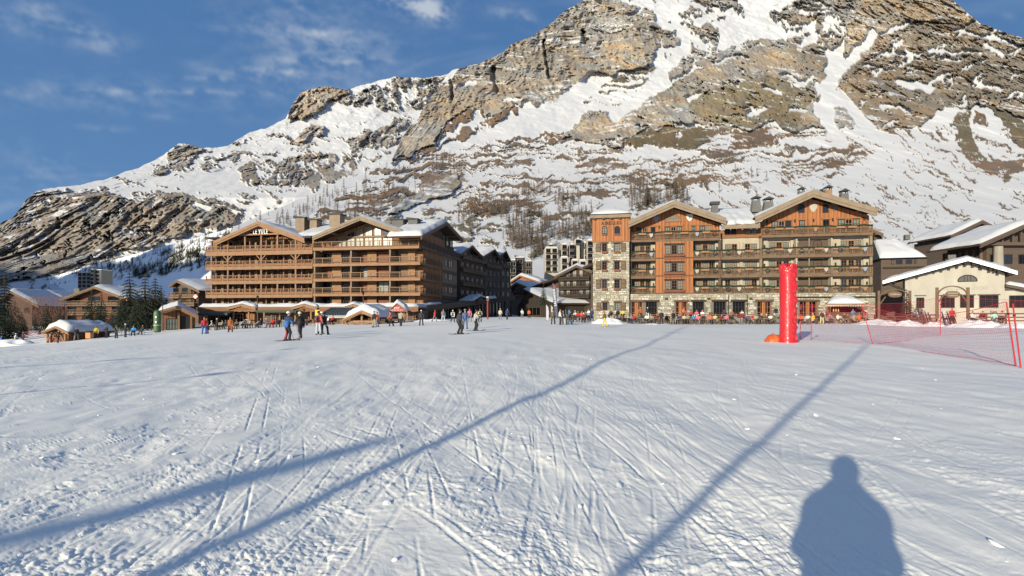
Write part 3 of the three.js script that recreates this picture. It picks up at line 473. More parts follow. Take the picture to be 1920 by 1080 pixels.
const SHIELD = (x, y, s) => [[x - s, y + s * 1.1], [x + s, y + s * 1.1], [x + s, y + s * 0.1], [x + s * 0.55, y - s * 0.75], [x, y - s * 1.25], [x - s * 0.55, y - s * 0.75], [x - s, y + s * 0.1]];
// ---------------------------------------------------------------- the right hotel: stone tower, two timber gables, balconies
{
  const f = new Facade(19.4, -88, 55.1, -81, -0.35), H = f.group('gabled_hotel', 'large orange timber and stone hotel with two gables and a stone corner tower', 'hotel');
  const W = -1.7, U = (px, w = 0) => f.u(px, w), Y = (px, py, w = 0) => f.y(px, py, w);
  const y1 = Y(1300, 550), y2 = Y(1300, 516.5), y3 = Y(1300, 483), y4 = Y(1270, 447.5), pitch = y2 - y1;     // balcony floors
  const uL = U(1182), uM = U(1352), uN = U(1427), uR = U(1637);
  // walls behind the balconies
  mb().box(uL, 0, -15, uM, y4 + 2.6, W).build('wall', M.grey, H);
  mb().box(uM, 0, -15, uN, y4 + 0.1, W).build('wall', M.cream, H);
  mb().box(uN, 0, -15, uR, y4 + 0.1, W).build('wall', M.cream, H);
  // ground floor: stone with openings
  const gz = 0.15, doors = [[1184, 1205, 1], [1211, 1232, 0], [1267, 1288, 1], [1299, 1320, 0], [1338, 1361, 0], [1374, 1397, 0], [1420, 1446, 1], [1466, 1484, 0], [1499, 1532, 1], [1552, 1618, 2]];
  const yTop = Y(1300, 566), holes = doors.map(([a, b, k]) => [U(a, gz), k === 2 ? 1.0 : 0.25, U(b, gz), k === 2 ? Y(1580, 572) : yTop]);
  const gs = holedWall(mb(), uL, 0, U(1641, gz), y1 - 0.05, -0.4, gz, holes).build('stone_ground_floor', M.mortar, H);
  stoneFace(gs, uL, 0.02, U(1641, gz), y1 - 0.06, gz, holes, 4);
  mb().box(uL, 0, -1.65, U(1640, gz), y1 - 0.4, -0.9).build('dark_recess_block', M.black, H);  // solid black block; the dark of the recess is in its colour
  mb().box(U(1492, gz), Y(1540, 558.5), gz + 0.1, U(1641, gz), Y(1540, 556), gz + 0.35).build('ledge', M.darkWood, H);
  holes.forEach((h, i) => {
    const k = doors[i][2]; if (k === 2) return;
    windowAt(H, h[0] + 0.02, h[1], h[2] - 0.02, h[3], -0.25, { cols: 4, rows: 4, pane: M.glass, frame: k ? M.larchV : M.darkWood, bar: 0.07, deep: 0.15, name: k ? 'door' : 'window' });
    mb().box(h[0] - 0.35, h[3] + 0.01, gz + 0.1, h[2] + 0.35, h[3] + 0.3, gz + 0.2).build('lintel', k ? M.shutterWood : M.darkWood, H);
    if (k) mb().box((h[0] + h[2]) / 2 - 0.32, h[1], -0.05, (h[0] + h[2]) / 2 + 0.2, h[3] - 0.05, 0.02).build('door_post', M.larchV, H);
  });
  for (const px of [1366, 1401]) mb().cyl([U(px, 0.4), 0, 0.4], [U(px, 0.4), y1 - 0.3, 0.4], 0.05, 0.05, 6).build('downpipe', M.iron, H);
  for (const [px, py] of [[1249, 560], [1329, 560], [1408, 560], [1146, 561]]) { const l = mb(), u = U(px, 0.5), y = Y(px, py, 0.5); l.box(u - 0.2, y - 0.1, 0.25, u + 0.2, y + 0.12, 0.55); l.build('wall_lamp', M.iron, H); }
  // windows of the balcony floors
  const winRow = (pa, pb, y, n, mats) => { const u0 = U(pa, W), u1 = U(pb, W), s = (u1 - u0) / n; for (let i = 0; i < n; i++) { windowAt(H, u0 + s * i + 0.1, y + 0.35, u0 + s * (i + 1) - 0.1, y + 2.25, W, { cols: 2, rows: 3, pane: M[mats[i % mats.length]], frame: M.balconyWood }); if (i) mb().box(u0 + s * i - 0.13, y + 0.3, W + 0.01, u0 + s * i + 0.13, y + 2.3, W + 0.1).build('shutter', M.peach, H); } };
  const lamp = (px, y, w) => mb().box(U(px, w) - 0.1, y + 1.35, w + 0.01, U(px, w) + 0.1, y + 1.8, w + 0.2).build('wall_lamp', M.iron, H);
  const pier = (pa, pb, y) => mb().box(U(pa, W), y + 0.01, W - 0.05, U(pb, W), y + 2.5, W + 0.35).build('pier', M.cream, H);
  const deco = (b, px, y, what, w = 0.02) => {
    const u = U(px);
    if (what === 'box') mb().box(u - 0.6, y + 0.72, w, u + 0.6, y + 1.0, w + 0.28).build('flower_box', M.peach, b);
    else if (what === 'bowl') { const m = mb(); for (let i = 0; i < 12; i++) { const p = (k) => [u + Math.cos(k * Math.PI / 6) * 0.32, y + 0.58 + Math.sin(k * Math.PI / 6) * 0.32, w + 0.05]; m.bar(p(i), p(i + 1), 0.06, 0.08); } m.box(u - 0.3, y + 0.4, w, u + 0.3, y + 0.5, w + 0.06); m.build('round_emblem', M.darkWood, b); }
    else mb().prism(SHIELD(u, y + 0.64, 0.27), w, w + 0.06).build('shield', what === 'blue' ? M.blueShield : what === 'rose' ? M.peach : M.whiteWall, b);
  };
  const garland = (b, u0, u1, y, w) => { const m = mb(), n = Math.round((u1 - u0) / 0.6), r = rng(Math.floor(u0 * 31 + y * 7)); let a = [u0, y, w]; for (let i = 1; i <= n; i++) { const q = [lerp(u0, u1, i / n), y + (r() - 0.5) * 0.14, w + (r() - 0.5) * 0.05]; m.cyl(a, q, 0.1 + r() * 0.05, 0.1 + r() * 0.05, 6); a = q; } m.build('fir_garland', M.green, b); };
  const row = (pa, pb, y, deco_, post = 2.3) => { const b = balcony(H, U(pa), U(pb), y, 1.05, 0, 1.7, { post, gap: 0.19 }); garland(b, U(pa), U(pb), y + 1.12, -0.02); for (const [px, k] of deco_) deco(b, px, y, k); return b; };
  [y1, y2, y3].forEach((y, i) => {
    // left gable: two side bays and the projecting timber bay
    winRow(1188, 1220, y, 3, [['glassPale', 'glass', 'glass'], ['glass', 'glassPale', 'glass'], ['glassPale', 'glassBlue', 'glass']][i]); pier(1220, 1228, y); lamp(1225, y, W + 0.35);
    winRow(1304, 1340, y, 3, [['glassPale', 'glass', 'glassPale'], ['glass', 'glassPale', 'glass'], ['glassPale', 'glass', 'glassPale']][i]); pier(1340, 1350, y); lamp(1344, y, W + 0.35);
    row(1181, 1229, y, [[1187, 'bowl'], [1204, 'box'], [1221, i === 1 ? 'white' : i ? 'blue' : 'rose']]); row(1300, 1351, y, [[1307, 'white'], [1322, 'box'], [1341, 'bowl']]);
    // middle link
    winRow(1358, 1383, y, 2, [['glass', 'glassPale'], ['glassPale', 'glassPale'], ['glassPale', 'glass']][i]); winRow(1395, 1420, y, 2, [['glassPale', 'glass'], ['glassPale', 'glassPale'], ['glass', 'glassPale']][i]); pier(1386, 1392, y);
    row(1352, 1426, y, [[1386, i === 1 ? 'rose' : 'white'], [1366, 'bowl'], [1404, 'box']]);
  });
  const r1 = Y(1530, 550), r2 = Y(1530, 513.5), r3 = Y(1530, 477), r4 = Y(1530, 438);
  [r1, r2, r3].forEach((y, i) => {
    winRow(1441, 1480, y, 3, [['glassPale', 'glass', 'glass'], ['glassPale', 'glass', 'glass'], ['glassPale', 'glass', 'glassPale']][i]); pier(1431, 1439, y); pier(1481, 1493, y); lamp(1488, y, W + 0.35); lamp(1433, y, W + 0.35);
    const ua = U(1524, W), ub = U(1541, W); windowAt(H, ua, y + 0.3, ub, y + 2.45, W, { cols: 2, rows: 3, arch: true, pane: M.glass, frame: M.darkWood }); mb().box(U(1497, W), y + 1.25, W + 0.004, U(1559, W), y + 2.5, W + 0.06).box(U(1497, W), y + 0.9, W + 0.004, U(1559, W), y + 0.98, W + 0.05).build('dark_cladding', M.brownWood, H); pier(1559, 1574, y); lamp(1566, y, W + 0.35);
    winRow(1575, 1616, y, 3, [['glassBlue', 'glass', 'glassBlue'], ['glass', 'glass', 'glassBlue'], ['glassPale', 'glass', 'glassPale']][i]); pier(1617, 1632, y); lamp(1625, y, W + 0.35);
    row(1428, 1494, y, [[1439, 'bowl'], [1460, 'box'], [1481, i ? 'white' : 'rose']]); row(1494.6, 1560, y, [[1503, 'bowl'], [1535, 'box'], [1549, i ? 'white' : 'blue']]); row(1560.6, 1637, y, [[1575, 'bowl'], [1600, 'box'], [1622, i ? 'blue' : 'rose']]);
    mb().box(U(1516, -0.6), y, -0.7, U(1516, -0.6) + 0.16, y + pitch - 0.3, -0.54).build('post', M.paleBeam, H);
  });
  for (const px of [1182.5, 1350, 1427.5, 1635]) mb().box(U(px) - 0.18, y1 - 0.3, -0.55, U(px) + 0.18, (px > 1400 ? r4 : y4) - 0.45, -0.24).build('corner_post', px > 1400 ? M.paleBeam : M.brownWood, H);
  for (const [px, y] of [[1494, r1], [1494, r2], [1560, r1], [1560, r2], [1494, r3], [1560, r3]]) mb().box(U(px) - 0.1, y + 0.02, W + 0.36, U(px) + 0.1, y + pitch - 0.4, -0.05).build('partition', M.cream, H);
  // projecting timber bay of the left gable
  const ba = U(1229.5), bb = U(1299.5), bay = mb().box(ba, y1 - 0.3, W, bb, y4 - 0.3, -0.02).build('timber_bay', M.larchV, H);
  [y1, y2, y3].forEach((y) => {
    const a = U(1247), b = U(1281), s = (b - a) / 3; for (let i = 0; i < 3; i++) windowAt(H, a + s * i + 0.05, y + 0.62, a + s * (i + 1) - 0.05, y + 2.1, -0.01, { cols: 2, rows: 3, pane: i === 1 ? M.glass : M.glassPale, frame: M.shutterWood });
    mb().box(a - 0.15, y + 2.14, 0, b + 0.15, y + 2.36, 0.22).build('lintel', M.darkWood, H); mb().box(a - 0.2, y + 0.22, 0, b + 0.2, y + 0.58, 0.35).build('flower_box', M.terracotta, H);
    const g = mb(); for (let i = 0; i < 14; i++) { const u = lerp(a, b, (i + 0.5) / 14); g.cyl([u, y + 0.5, 0.18], [u + 0.05, y + 0.75 + 0.12 * n2(i * 3, y), 0.2], 0.14, 0.03, 5); } g.build('flower_box_greenery', M.green, H);
    mb().box(a - 0.1, y - 0.28, 0, b + 0.1, y + 0.1, 0.05).build('carved_panel', M.terracotta, H); mb().box(ba - 0.05, y - 0.06, 0, a - 0.12, y + 0.1, 0.12).build('cornice', M.brownWood, H); mb().box(b + 0.12, y - 0.06, 0, bb + 0.05, y + 0.1, 0.12).build('cornice', M.brownWood, H);
  });
  // left gable
  const gl = (px, py, w) => f.at(px, py, w), zf = 1.1;
  let L = gl(1178, 415, zf), R = gl(1264, 377, zf), E = gl(1362, 409, zf);
  gableRoof(H, L, R, E, zf, -15, { fh: 1.0, seed: 2 });
  mb().prism([[uL, y4], [uM, y4], [uM, E[1] - 0.5], [R[0], R[1] - 0.7], [uL, L[1] - 0.55]], W - 0.6, W + 0.4).build('gable_wall', M.larchV, H);
  { const w = W + 0.41, fw = (a, b, n, mats) => { const u0 = U(a, w), u1 = U(b, w), s = (u1 - u0) / n; for (let i = 0; i < n; i++) windowAt(H, u0 + s * i + 0.06, y4 + 0.2, u0 + s * (i + 1) - 0.06, y4 + 2.15, w, { cols: 2, rows: 3, pane: M[mats[i % mats.length]], frame: i % 2 ? M.peach : M.darkWood }); mb().box(u0 - 0.15, y4 + 2.2, w, u1 + 0.15, y4 + 2.42, w + 0.16).build('lintel', M.larchH, H); };
    fw(1193, 1214, 2, ['glass', 'glassBlue']); fw(1220, 1229, 1, ['glass']); fw(1246, 1279, 3, ['glassPale', 'glass', 'glassPale']); fw(1296, 1304, 1, ['glassPale']); fw(1311, 1333, 2, ['glassPale', 'glassPale']);
    const ua = U(1247, w), ub = U(1277, w), yb = Y(1262, 415, w), pts = []; for (let i = 0; i <= 14; i++) { const q = Math.PI * i / 14; pts.push([(ua + ub) / 2 + Math.cos(q) * (ub - ua) / 2, yb + Math.sin(q) * 1.0]); }
    const fr = mb(); for (let i = 0; i < 14; i++) fr.bar([...pts[i], w + 0.08], [...pts[i + 1], w + 0.08], 0.12, 0.2); fr.box(ua, yb - 0.1, w, ub, yb + 0.06, w + 0.18); for (let i = 1; i < 6; i++) { const x = lerp(ua, ub, i / 6); fr.box(x - 0.04, yb, w, x + 0.04, yb + Math.sqrt(1 - (i / 3 - 1) ** 2), w + 0.1); } fr.box(ua + 0.2, yb + 0.48, w, ub - 0.2, yb + 0.54, w + 0.1);
    const q = fr.build('fan_window', M.larchH, H); mb().prism(pts, w, w + 0.04).build('pane', M.glassPale, q);
    mb().prism(SHIELD(U(1230.5, w), Y(1230, 411, w), 0.42), w, w + 0.06).build('shield', M.blueShield, H); const sh = mb().prism(SHIELD(U(1293, w), Y(1293, 408, w), 0.5), w, w + 0.06).build('shield', M.white, H); const cr = mb(); for (let i = 0; i < 4; i++) { const q2 = i * Math.PI / 4, c = [U(1293, w), Y(1293, 408, w)]; cr.bar([c[0] - Math.cos(q2) * 0.35, c[1] - Math.sin(q2) * 0.35, w + 0.08], [c[0] + Math.cos(q2) * 0.35, c[1] + Math.sin(q2) * 0.35, w + 0.08], 0.06, 0.04); } cr.build('snowflake', M.blueShield, sh);
    for (const px of [1236, 1341]) lamp(px, y4 + 0.6, w);
  }
  row(1181, 1351, y4, [[1186, 'bowl'], [1204, 'box'], [1221, 'white'], [1253, 'box'], [1283, 'box'], [1307, 'blue'], [1324, 'box'], [1340, 'bowl']]);
  // middle link: timber top floor under a low roof
  const ye = Y(1390, 425, 0.5);
  mb().box(uM, y4 + 0.1, -15, uN, ye - 0.2, W + 0.3).build('gable_wall', M.larchH, H);
  for (const [a, b, k] of [[1358, 1380, 'glass'], [1396, 1418, 'glassPale']]) { const u0 = U(a, W), u1 = U(b, W), s = (u1 - u0) / 2; for (let i = 0; i < 2; i++) windowAt(H, u0 + s * i + 0.04, y4 + 0.55, u0 + s * (i + 1) - 0.04, y4 + 1.75, W + 0.31, { cols: 2, rows: 2, pane: M[k], frame: M.shutterWood }); }
  { const ul = U(1353, 0.8), ur = U(1425, 0.8), yb = Y(1390, 387, -7); const rf = mb().hexa([[ul, yb - 0.6, -9], [ur, yb - 0.6, -9], [ur, yb - 0.3, -9], [ul, yb - 0.3, -9], [ul, ye - 0.02, 0.8], [ur, ye - 0.02, 0.8], [ur, ye + 0.3, 0.8], [ul, ye + 0.3, 0.8]]).build('roof', M.soffit, H);
    mb().box(ul, ye - 0.35, 0.803, ur, ye + 0.32, 0.93).build('bargeboard', M.paleBeam, rf);
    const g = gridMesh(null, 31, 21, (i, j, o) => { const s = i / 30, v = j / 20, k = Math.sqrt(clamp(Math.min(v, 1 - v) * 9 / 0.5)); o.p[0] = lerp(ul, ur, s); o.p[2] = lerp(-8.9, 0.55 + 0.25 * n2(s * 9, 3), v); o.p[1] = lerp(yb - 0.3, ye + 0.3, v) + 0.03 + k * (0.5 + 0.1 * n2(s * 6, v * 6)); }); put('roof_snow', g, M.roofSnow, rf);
    chimney(H, U(1417, -5), -5, yb - 1.5, Y(1417, 377, -5), 1.25, M.grey); chimney(H, U(1440, -5), -5, yb - 1.5, Y(1440, 379, -5), 1.35, M.grey); chimney(H, U(1340, -6), -6, yb - 1.5, Y(1340, 385, -6), 1.0, M.grey, false); mb().box(U(1340, -6) - 0.75, Y(1340, 384, -6), -6.7, U(1340, -6) + 0.75, Y(1340, 379, -6), -5.3).build('chimney_cap', M.slate, H); }
  // right gable
  L = gl(1416, 406, zf); R = gl(1525, 356, zf); E = gl(1645, 391, zf);
  gableRoof(H, L, R, E, zf, -15, { fh: 1.1, seed: 6 });
  mb().prism([[uN, r4 - 0.3], [uR, r4 - 0.3], [uR, E[1] - 0.6], [R[0], R[1] - 0.75], [uN, L[1] - 0.6]], W - 0.6, W + 0.4).build('gable_wall', M.larchV, H);
  { const w = W + 0.41, fw = (a, b, n, mats) => { const u0 = U(a, w), u1 = U(b, w), s = (u1 - u0) / n; for (let i = 0; i < n; i++) windowAt(H, u0 + s * i + 0.06, r4 + 0.2, u0 + s * (i + 1) - 0.06, r4 + 2.3, w, { cols: 2, rows: 3, pane: M[mats[i % mats.length]], frame: i % 2 ? M.peach : M.darkWood }); mb().box(u0 - 0.15, r4 + 2.35, w, u1 + 0.15, r4 + 2.58, w + 0.16).build('lintel', M.larchH, H); };
    fw(1446, 1484, 3, ['glassPale', 'glass', 'glassBlue']); fw(1498, 1509, 1, ['glassPale']); fw(1542, 1555, 1, ['glass']); fw(1570, 1612, 3, ['glassPale', 'glass', 'glassPale']);
    for (const [a, b] of [[1496, 1508], [1542, 1553]]) windowAt(H, U(a, w), Y(a, 399, w), U(b, w), Y(a, 383, w), w, { cols: 2, rows: 3, arch: true, pane: M.glassBlue, frame: M.darkWood });
    mb().prism(SHIELD(U(1525, w), Y(1525, 390, w), 0.55), w, w + 0.06).build('shield', M.whiteWall, H); mb().prism(SHIELD(U(1485, w), Y(1485, 395, w), 0.45), w, w + 0.06).build('shield', M.peach, H); mb().prism(SHIELD(U(1564, w), Y(1564, 389, w), 0.5), w, w + 0.06).build('shield', M.balconyWood, H);
    for (const px of [1438, 1490, 1525, 1561, 1620]) lamp(px, r4 + 0.7, w);
  }
  row(1427, 1637, r4, [[1438, 'bowl'], [1460, 'box'], [1480, 'box'], [1529, 'rose'], [1575, 'box'], [1597, 'box']]);
  chimney(H, U(1502, -6), -6, R[1] - 3, Y(1502, 360, -6), 0.95, M.grey); chimney(H, U(1552, -8), -8, R[1] - 3, Y(1552, 357, -8), 1.1, M.peach); chimney(H, U(1582, -6), -6, R[1] - 3, Y(1582, 364, -6), 1.15, M.grey); chimney(H, U(1540, -9), -9, R[1] - 3, Y(1540, 355, -9), 0.5, M.iron, false);
  // stone tower
  const tw = 0.7, ta = U(1112, tw), tb = U(1180, tw), ys = Y(1146, 453, tw), yw = Y(1146, 408, tw), th = [];
  for (const [a, b, t, s] of [[1129, 1138, 455, 471], [1152, 1162, 455, 471], [1129, 1138, 489, 505], [1152, 1162, 489, 505], [1129, 1138, 523, 540], [1152, 1162, 523, 540], [1130, 1139, 566, 581], [1153, 1163, 566, 581]]) th.push([U(a, tw), Y(1146, s + 0.5, tw), U(b, tw), Y(1146, t + 1.5, tw)]);
  const tower = holedWall(mb(), ta, 0, tb, ys, tw - 0.35, tw, th).box(ta, 0, -8, ta + 0.4, ys, tw - 0.36).box(tb - 0.4, 0, -1.6, tb, ys, tw - 0.36).build('stone_tower', M.mortar, H);
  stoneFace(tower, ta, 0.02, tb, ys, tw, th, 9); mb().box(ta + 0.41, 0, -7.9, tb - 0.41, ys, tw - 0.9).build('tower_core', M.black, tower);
  th.forEach((h, i) => {
    windowAt(H, h[0], h[1], h[2], h[3], tw - 0.3, { cols: 2, rows: 3, pane: i === 4 ? M.glassBlue : i % 3 === 1 ? M.glassPale : M.glass, frame: M.shutterWood }); mb().box(h[0] - 0.25, h[3] + 0.02, tw + 0.06, h[2] + 0.25, h[3] + 0.22, tw + 0.18).build('lintel', M.shutterWood, H);
    if (i < 6) mb().box(h[0] - 0.05, h[1] - 0.32, tw + 0.06, h[2] + 0.05, h[1] - 0.02, tw + 0.36).build('flower_box', M.terracotta, H);
    const left = i % 2 === 0, sa = left ? U(1117.5 + (i > 5 ? 1 : 0), tw) : U(1164.5, tw), sb = sa + 0.75, sh = mb().box(sa, h[1] - 0.05, tw + 0.105, sb, h[3] + 0.05, tw + 0.17).build('shutter', M.shutterWood, H), mid = (h[1] + h[3]) / 2; mb().box(sa + 0.12, h[1] + 0.1, tw + 0.171, sb - 0.12, mid - 0.08, tw + 0.2).box(sa + 0.12, mid + 0.08, tw + 0.171, sb - 0.12, h[3] - 0.1, tw + 0.2).build('shutter_panel', M.balconyWood, sh);
  });
  mb().box(ta - 0.15, ys + 0.003, -8, tb + 0.1, yw + 0.2, tw - 0.05).build('timber_tower_top', M.larchV, H); mb().box(ta - 0.2, ys - 0.05, -8, tb + 0.12, ys + 0.14, tw + 0.14).build('cornice', M.larchH, H);
  for (const [a, b] of [[1128.5, 1138.5], [1152, 1162.5]]) { windowAt(H, U(a, tw), Y(a, 438, tw), U(b, tw), Y(a, 424, tw), tw - 0.04, { cols: 2, rows: 3, arch: true, pane: a < 1140 ? M.glassPale : M.glassBlue, frame: M.darkWood }); mb().box(U(a, tw), Y(a, 441, tw), tw - 0.04, U(b, tw), Y(a, 438.5, tw), tw + 0.2).build('flower_box', M.terracotta, H); }
  lettering(H, 'AIRELLES', U(1127, tw), U(1165, tw), Y(1146, 421, tw), tw - 0.03, serif, M.darkWood, 0.5);
  { const a = U(1106, 1.2), b = U(1183, 1.2), y0 = Y(1146, 408, 1.2), y1_ = Y(1146, 402, 1.2); const rf = mb().box(a, y0, -8.6, b, y1_, 1.2).build('tower_roof', M.paleBeam, H);
    mb().hexa([[a, y1_ + 0.003, -8.6], [b, y1_ + 0.003, -8.6], [b - 1, y1_ + 0.7, -7.6], [a + 1, y1_ + 0.7, -7.6], [a - 0.1, y1_ + 0.003, 1.3], [b + 0.1, y1_ + 0.003, 1.3], [b - 0.7, y1_ + 0.62, 0.4], [a + 0.7, y1_ + 0.62, 0.4]]).build('roof_slates', M.slate, rf);
    const g = gridMesh(null, 31, 31, (i, j, o) => { const s = i / 15 - 1, v = j / 15 - 1, e = Math.min(1 - Math.abs(s), 1 - Math.abs(v)); o.p[0] = lerp(a, b, i / 30); o.p[2] = lerp(-8.5, 1.15, j / 30); o.p[1] = y1_ + 0.05 + Math.sqrt(clamp(e * 2)) * 1.15 * (1 - 0.25 * s * s) + 0.4 * (1 - s * s) * (1 - v * v) + 0.06 * n2(i * 0.4, j * 0.4) * e; }); put('roof_snow', g, M.roofSnow, rf); }
  for (const px of [1115, 1131, 1146, 1162]) mb().box(U(px, 0.9) - 0.15, Y(1146, 411, 0.9), tw - 0.05, U(px, 0.9) + 0.15, Y(1146, 408, 0.9), 1.1).build('roof_bracket', M.brownWood, H);
}
// ---------------------------------------------------------------- the left hotel: two honey timber gables, side wing to the street
{
  const f = new Facade(-60.4, -106, -17.2, -98, -1.3), H = f.group('balcony_hotel', 'wide honey timber hotel with rows of long balconies and white name letters', 'hotel');
  const W = -2.6, U = (px, w = 0) => f.u(px, w), Y = (px, py, w = 0) => f.y(px, py, w), at = (px, py, w) => f.at(px, py, w);
  const ua = U(391), ub = U(588), uc = U(787);
  const fl = [Y(484, 552.5), Y(484, 526.5), Y(484, 499.5), Y(484, 471)], fm = [Y(690, 550), Y(690, 522), Y(690, 493.5), Y(690, 463)];    // balcony floors, upwards
  mb().box(U(399, W), 0, -16, ub, fl[3] + 3.1, W).build('wall', M.honeyV, H);
  mb().box(ub, 0, -16, uc - 0.3, fm[3] + 3.0, W).build('wall', M.honeyV, H);
  // left wing bays
  const posts = [396, 427, 459, 489.5, 520, 554, 587];
  fl.concat([fl[0] - 2.85]).forEach((y, k) => {
    const top = k === 3, low = k === 4, h = 2.25;
    if (!low) balcony(H, U(388), ub - 0.05, y, 1.1, 0.35, 2.95, { mat: M.honeyBeam, beam: top ? 0.78 : 0.62, post: 1.6, kind: 'panel', panel: M.honeyH });
    for (let i = 0; i < 6; i++) {
      const a = U(posts[i], W) + 0.15, b = U(posts[i + 1], W) - 0.1, s = b - a;
      if (top && (i === 0 || i === 5)) { windowAt(H, a + s * 0.35, y + 0.6, b - s * 0.2, y + 2.2, W, { cols: 2, rows: 1, pane: M.glass, frame: M.honeyBeam }); continue; }
      windowAt(H, a + s * 0.06, y + 0.05, a + s * 0.5, y + h, W, { cols: 2, rows: 1, pane: (i + k) % 4 === 1 ? M.glassBlue : M.glass, frame: M.brownWood });
      mb().box(a + s * 0.52, y + 0.03, W + 0.02, a + s * 0.57, y + h + 0.1, W + 1.2).build('partition', M.honeyBeam, H);
      mb().box(a + s * 0.6, y + 0.03, W + 0.02, a + s * 0.84, y + h - 0.15, W + 0.3).build('grey_shutter', M.paleBeam, H);
      if ((i + k) % 3) mb().box(a + s * 0.86, y + 0.03, W + 0.005, b, y + h, W + 0.1).build('dark_cladding', M.darkWood, H);
      if (!top) mb().box(a - 0.1, y + h + 0.12, W + 0.005, b + 0.1, y + h + 0.35, W + 0.08).build('header', M.brownWood, H);
    }
    posts.forEach((px, i) => { if (low) return; if (k === 0 || i === 0 || i % 2 || k === 3) mb().box(U(px, 0.2) - 0.15, y + 0.01, -0.1, U(px, 0.2) + 0.15, top ? y + (i === 0 || i === 6 ? 2.2 : 3.0) : y + 2.3, 0.2).build('post', M.honeyBeam, H); });
    if (low) mb().box(U(392), y + 0.2, 0.1, ub, y + 0.35, 0.25).box(U(392), y + 0.75, 0.12, ub, y + 0.85, 0.22).build('railing', M.honeyBeam, H);
  });
  for (const px of [427, 489.5, 554]) { const u = U(px, 0.1), y = fl[2] + 2.2; mb().bar([u, y - 1.05, 0.1], [u - 1.0, y, 0.1], 0.17).bar([u, y - 1.05, 0.1], [u + 1.0, y, 0.1], 0.17).build('brace', M.honeyBeam, H); }
  const zf = 1.3; let L = at(402, 452, zf), R = at(484, 415, zf), E = at(571, 447, zf);
  gableRoof(H, L, R, E, zf, -16, { fascia: M.honeyBeam, ends: M.honeyBeam, fh: 0.9, seed: 4 });
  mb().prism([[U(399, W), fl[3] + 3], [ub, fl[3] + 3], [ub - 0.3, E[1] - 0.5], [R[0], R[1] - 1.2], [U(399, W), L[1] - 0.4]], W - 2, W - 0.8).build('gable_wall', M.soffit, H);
  mb().box(U(391), Y(400, 448, 0), -14, U(414), Y(400, 445.5, 0), 0.9).box(U(568), Y(580, 447, 0), -14, ub - 0.02, Y(580, 444, 0), 0.9).build('flat_roof', M.slate, H);
  { const z = 0.25, t = mb(), y0 = Y(484, 441, z), y1 = Y(484, 438, z); t.box(U(432, z), y0, z - 0.15, U(540, z), y1, z + 0.15); t.bar([U(456, z), y1, z], [U(487, z), Y(487, 426, z), z], 0.24, 0.28).bar([U(520, z), y1, z], [U(487, z), Y(487, 426, z), z], 0.24, 0.28).box(U(487, z) - 0.12, y1, z - 0.1, U(487, z) + 0.12, Y(487, 427, z), z + 0.1).build('truss', M.honeyBeam, H);
    lettering(H, 'LE YULE', U(475, 0.5), U(502.5, 0.5), Y(484, 439, 0.5), 0.5, bold, M.white, 0.9); }
  // middle wing
  fm.concat([fm[0] - 2.85]).forEach((y, k) => {
    const top = k === 3, low = k === 4;
    if (!low) balcony(H, ub + 0.05, top ? U(787) : U(789), y, 1.15, 0.35, 2.95, { mat: M.honeyBeam, beam: 0.5, post: 2.0, pw: 0.12, kind: 'bars', panel: M.paleBeam });
    else mb().box(ub, y + 0.2, 0.1, uc, y + 0.32, 0.25).box(ub, y + 0.85, 0.12, uc, y + 0.95, 0.22).build('railing', M.paleBeam, H);
    if (top) return;
    const seg = [[592, 604, 'pane'], [606, 623, k === 1 ? 'shut' : 'pane2'], [625, 642, 'wall'], [644, 655, 'pane'], [661, 672, 'pale'], [674, 690, k % 2 ? 'pale2' : 'shut'], [691, 708, 'wall'], [710, 729, k === 2 || k === 1 ? 'shut' : k === 0 ? 'pale2' : 'shut'], [735, 743, 'pale'], [744, 766, k === 0 ? 'blue' : 'pane'], [767, 780, 'wall']];
    for (const [a, b, t] of seg) {
      const x0 = U(a, W), x1 = U(b, W);
      if (t === 'wall') mb().box(x0, y + 0.03, W, x1, y + 2.35, W + 0.5).build('panel', M.peach, H);
      else if (t === 'shut') mb().box(x0, y + 0.03, W, x1, y + 2.3, W + 0.08).build('roller_shutter', M.terracotta, H);
      else windowAt(H, x0, y + 0.05, x1, y + 2.3, W, { cols: 2, rows: 1, pane: t === 'pale' || t === 'pale2' ? M.glassPale : t === 'blue' ? M.glassBlue : M.glass, frame: M.brownWood });
    }
    mb().box(ub, y + 2.36, W + 0.005, uc - 0.3, y + 2.62, W + 0.12).build('header', M.darkWood, H);
  });
  for (const px of [589.5, 658, 731]) mb().box(U(px, 0.2) - 0.14, fm[0] - 3.4, -0.12, U(px, 0.2) + 0.14, fm[2] + 2.4, 0.18).box(U(px, 0.2) - 0.12, fm[0] - 2.8, W, U(px, 0.2) + 0.12, fm[2] + 2.3, -0.13).build('party_post', M.paleBeam, H);
  L = at(586, 443, zf); R = at(675, 405, zf); E = at(757, 434, zf);
  gableRoof(H, L, R, E, zf, -16, { fascia: M.paleBeam, fh: 0.8, seed: 9, purlins: 3 });
  mb().prism([[ub, fm[3]], [U(772, W), fm[3]], [U(772, W), E[1] - 0.8], [R[0], R[1] - 0.6], [ub, L[1] - 0.4]], W - 2, W + 0.1).build('gable_wall', M.honeyV, H);
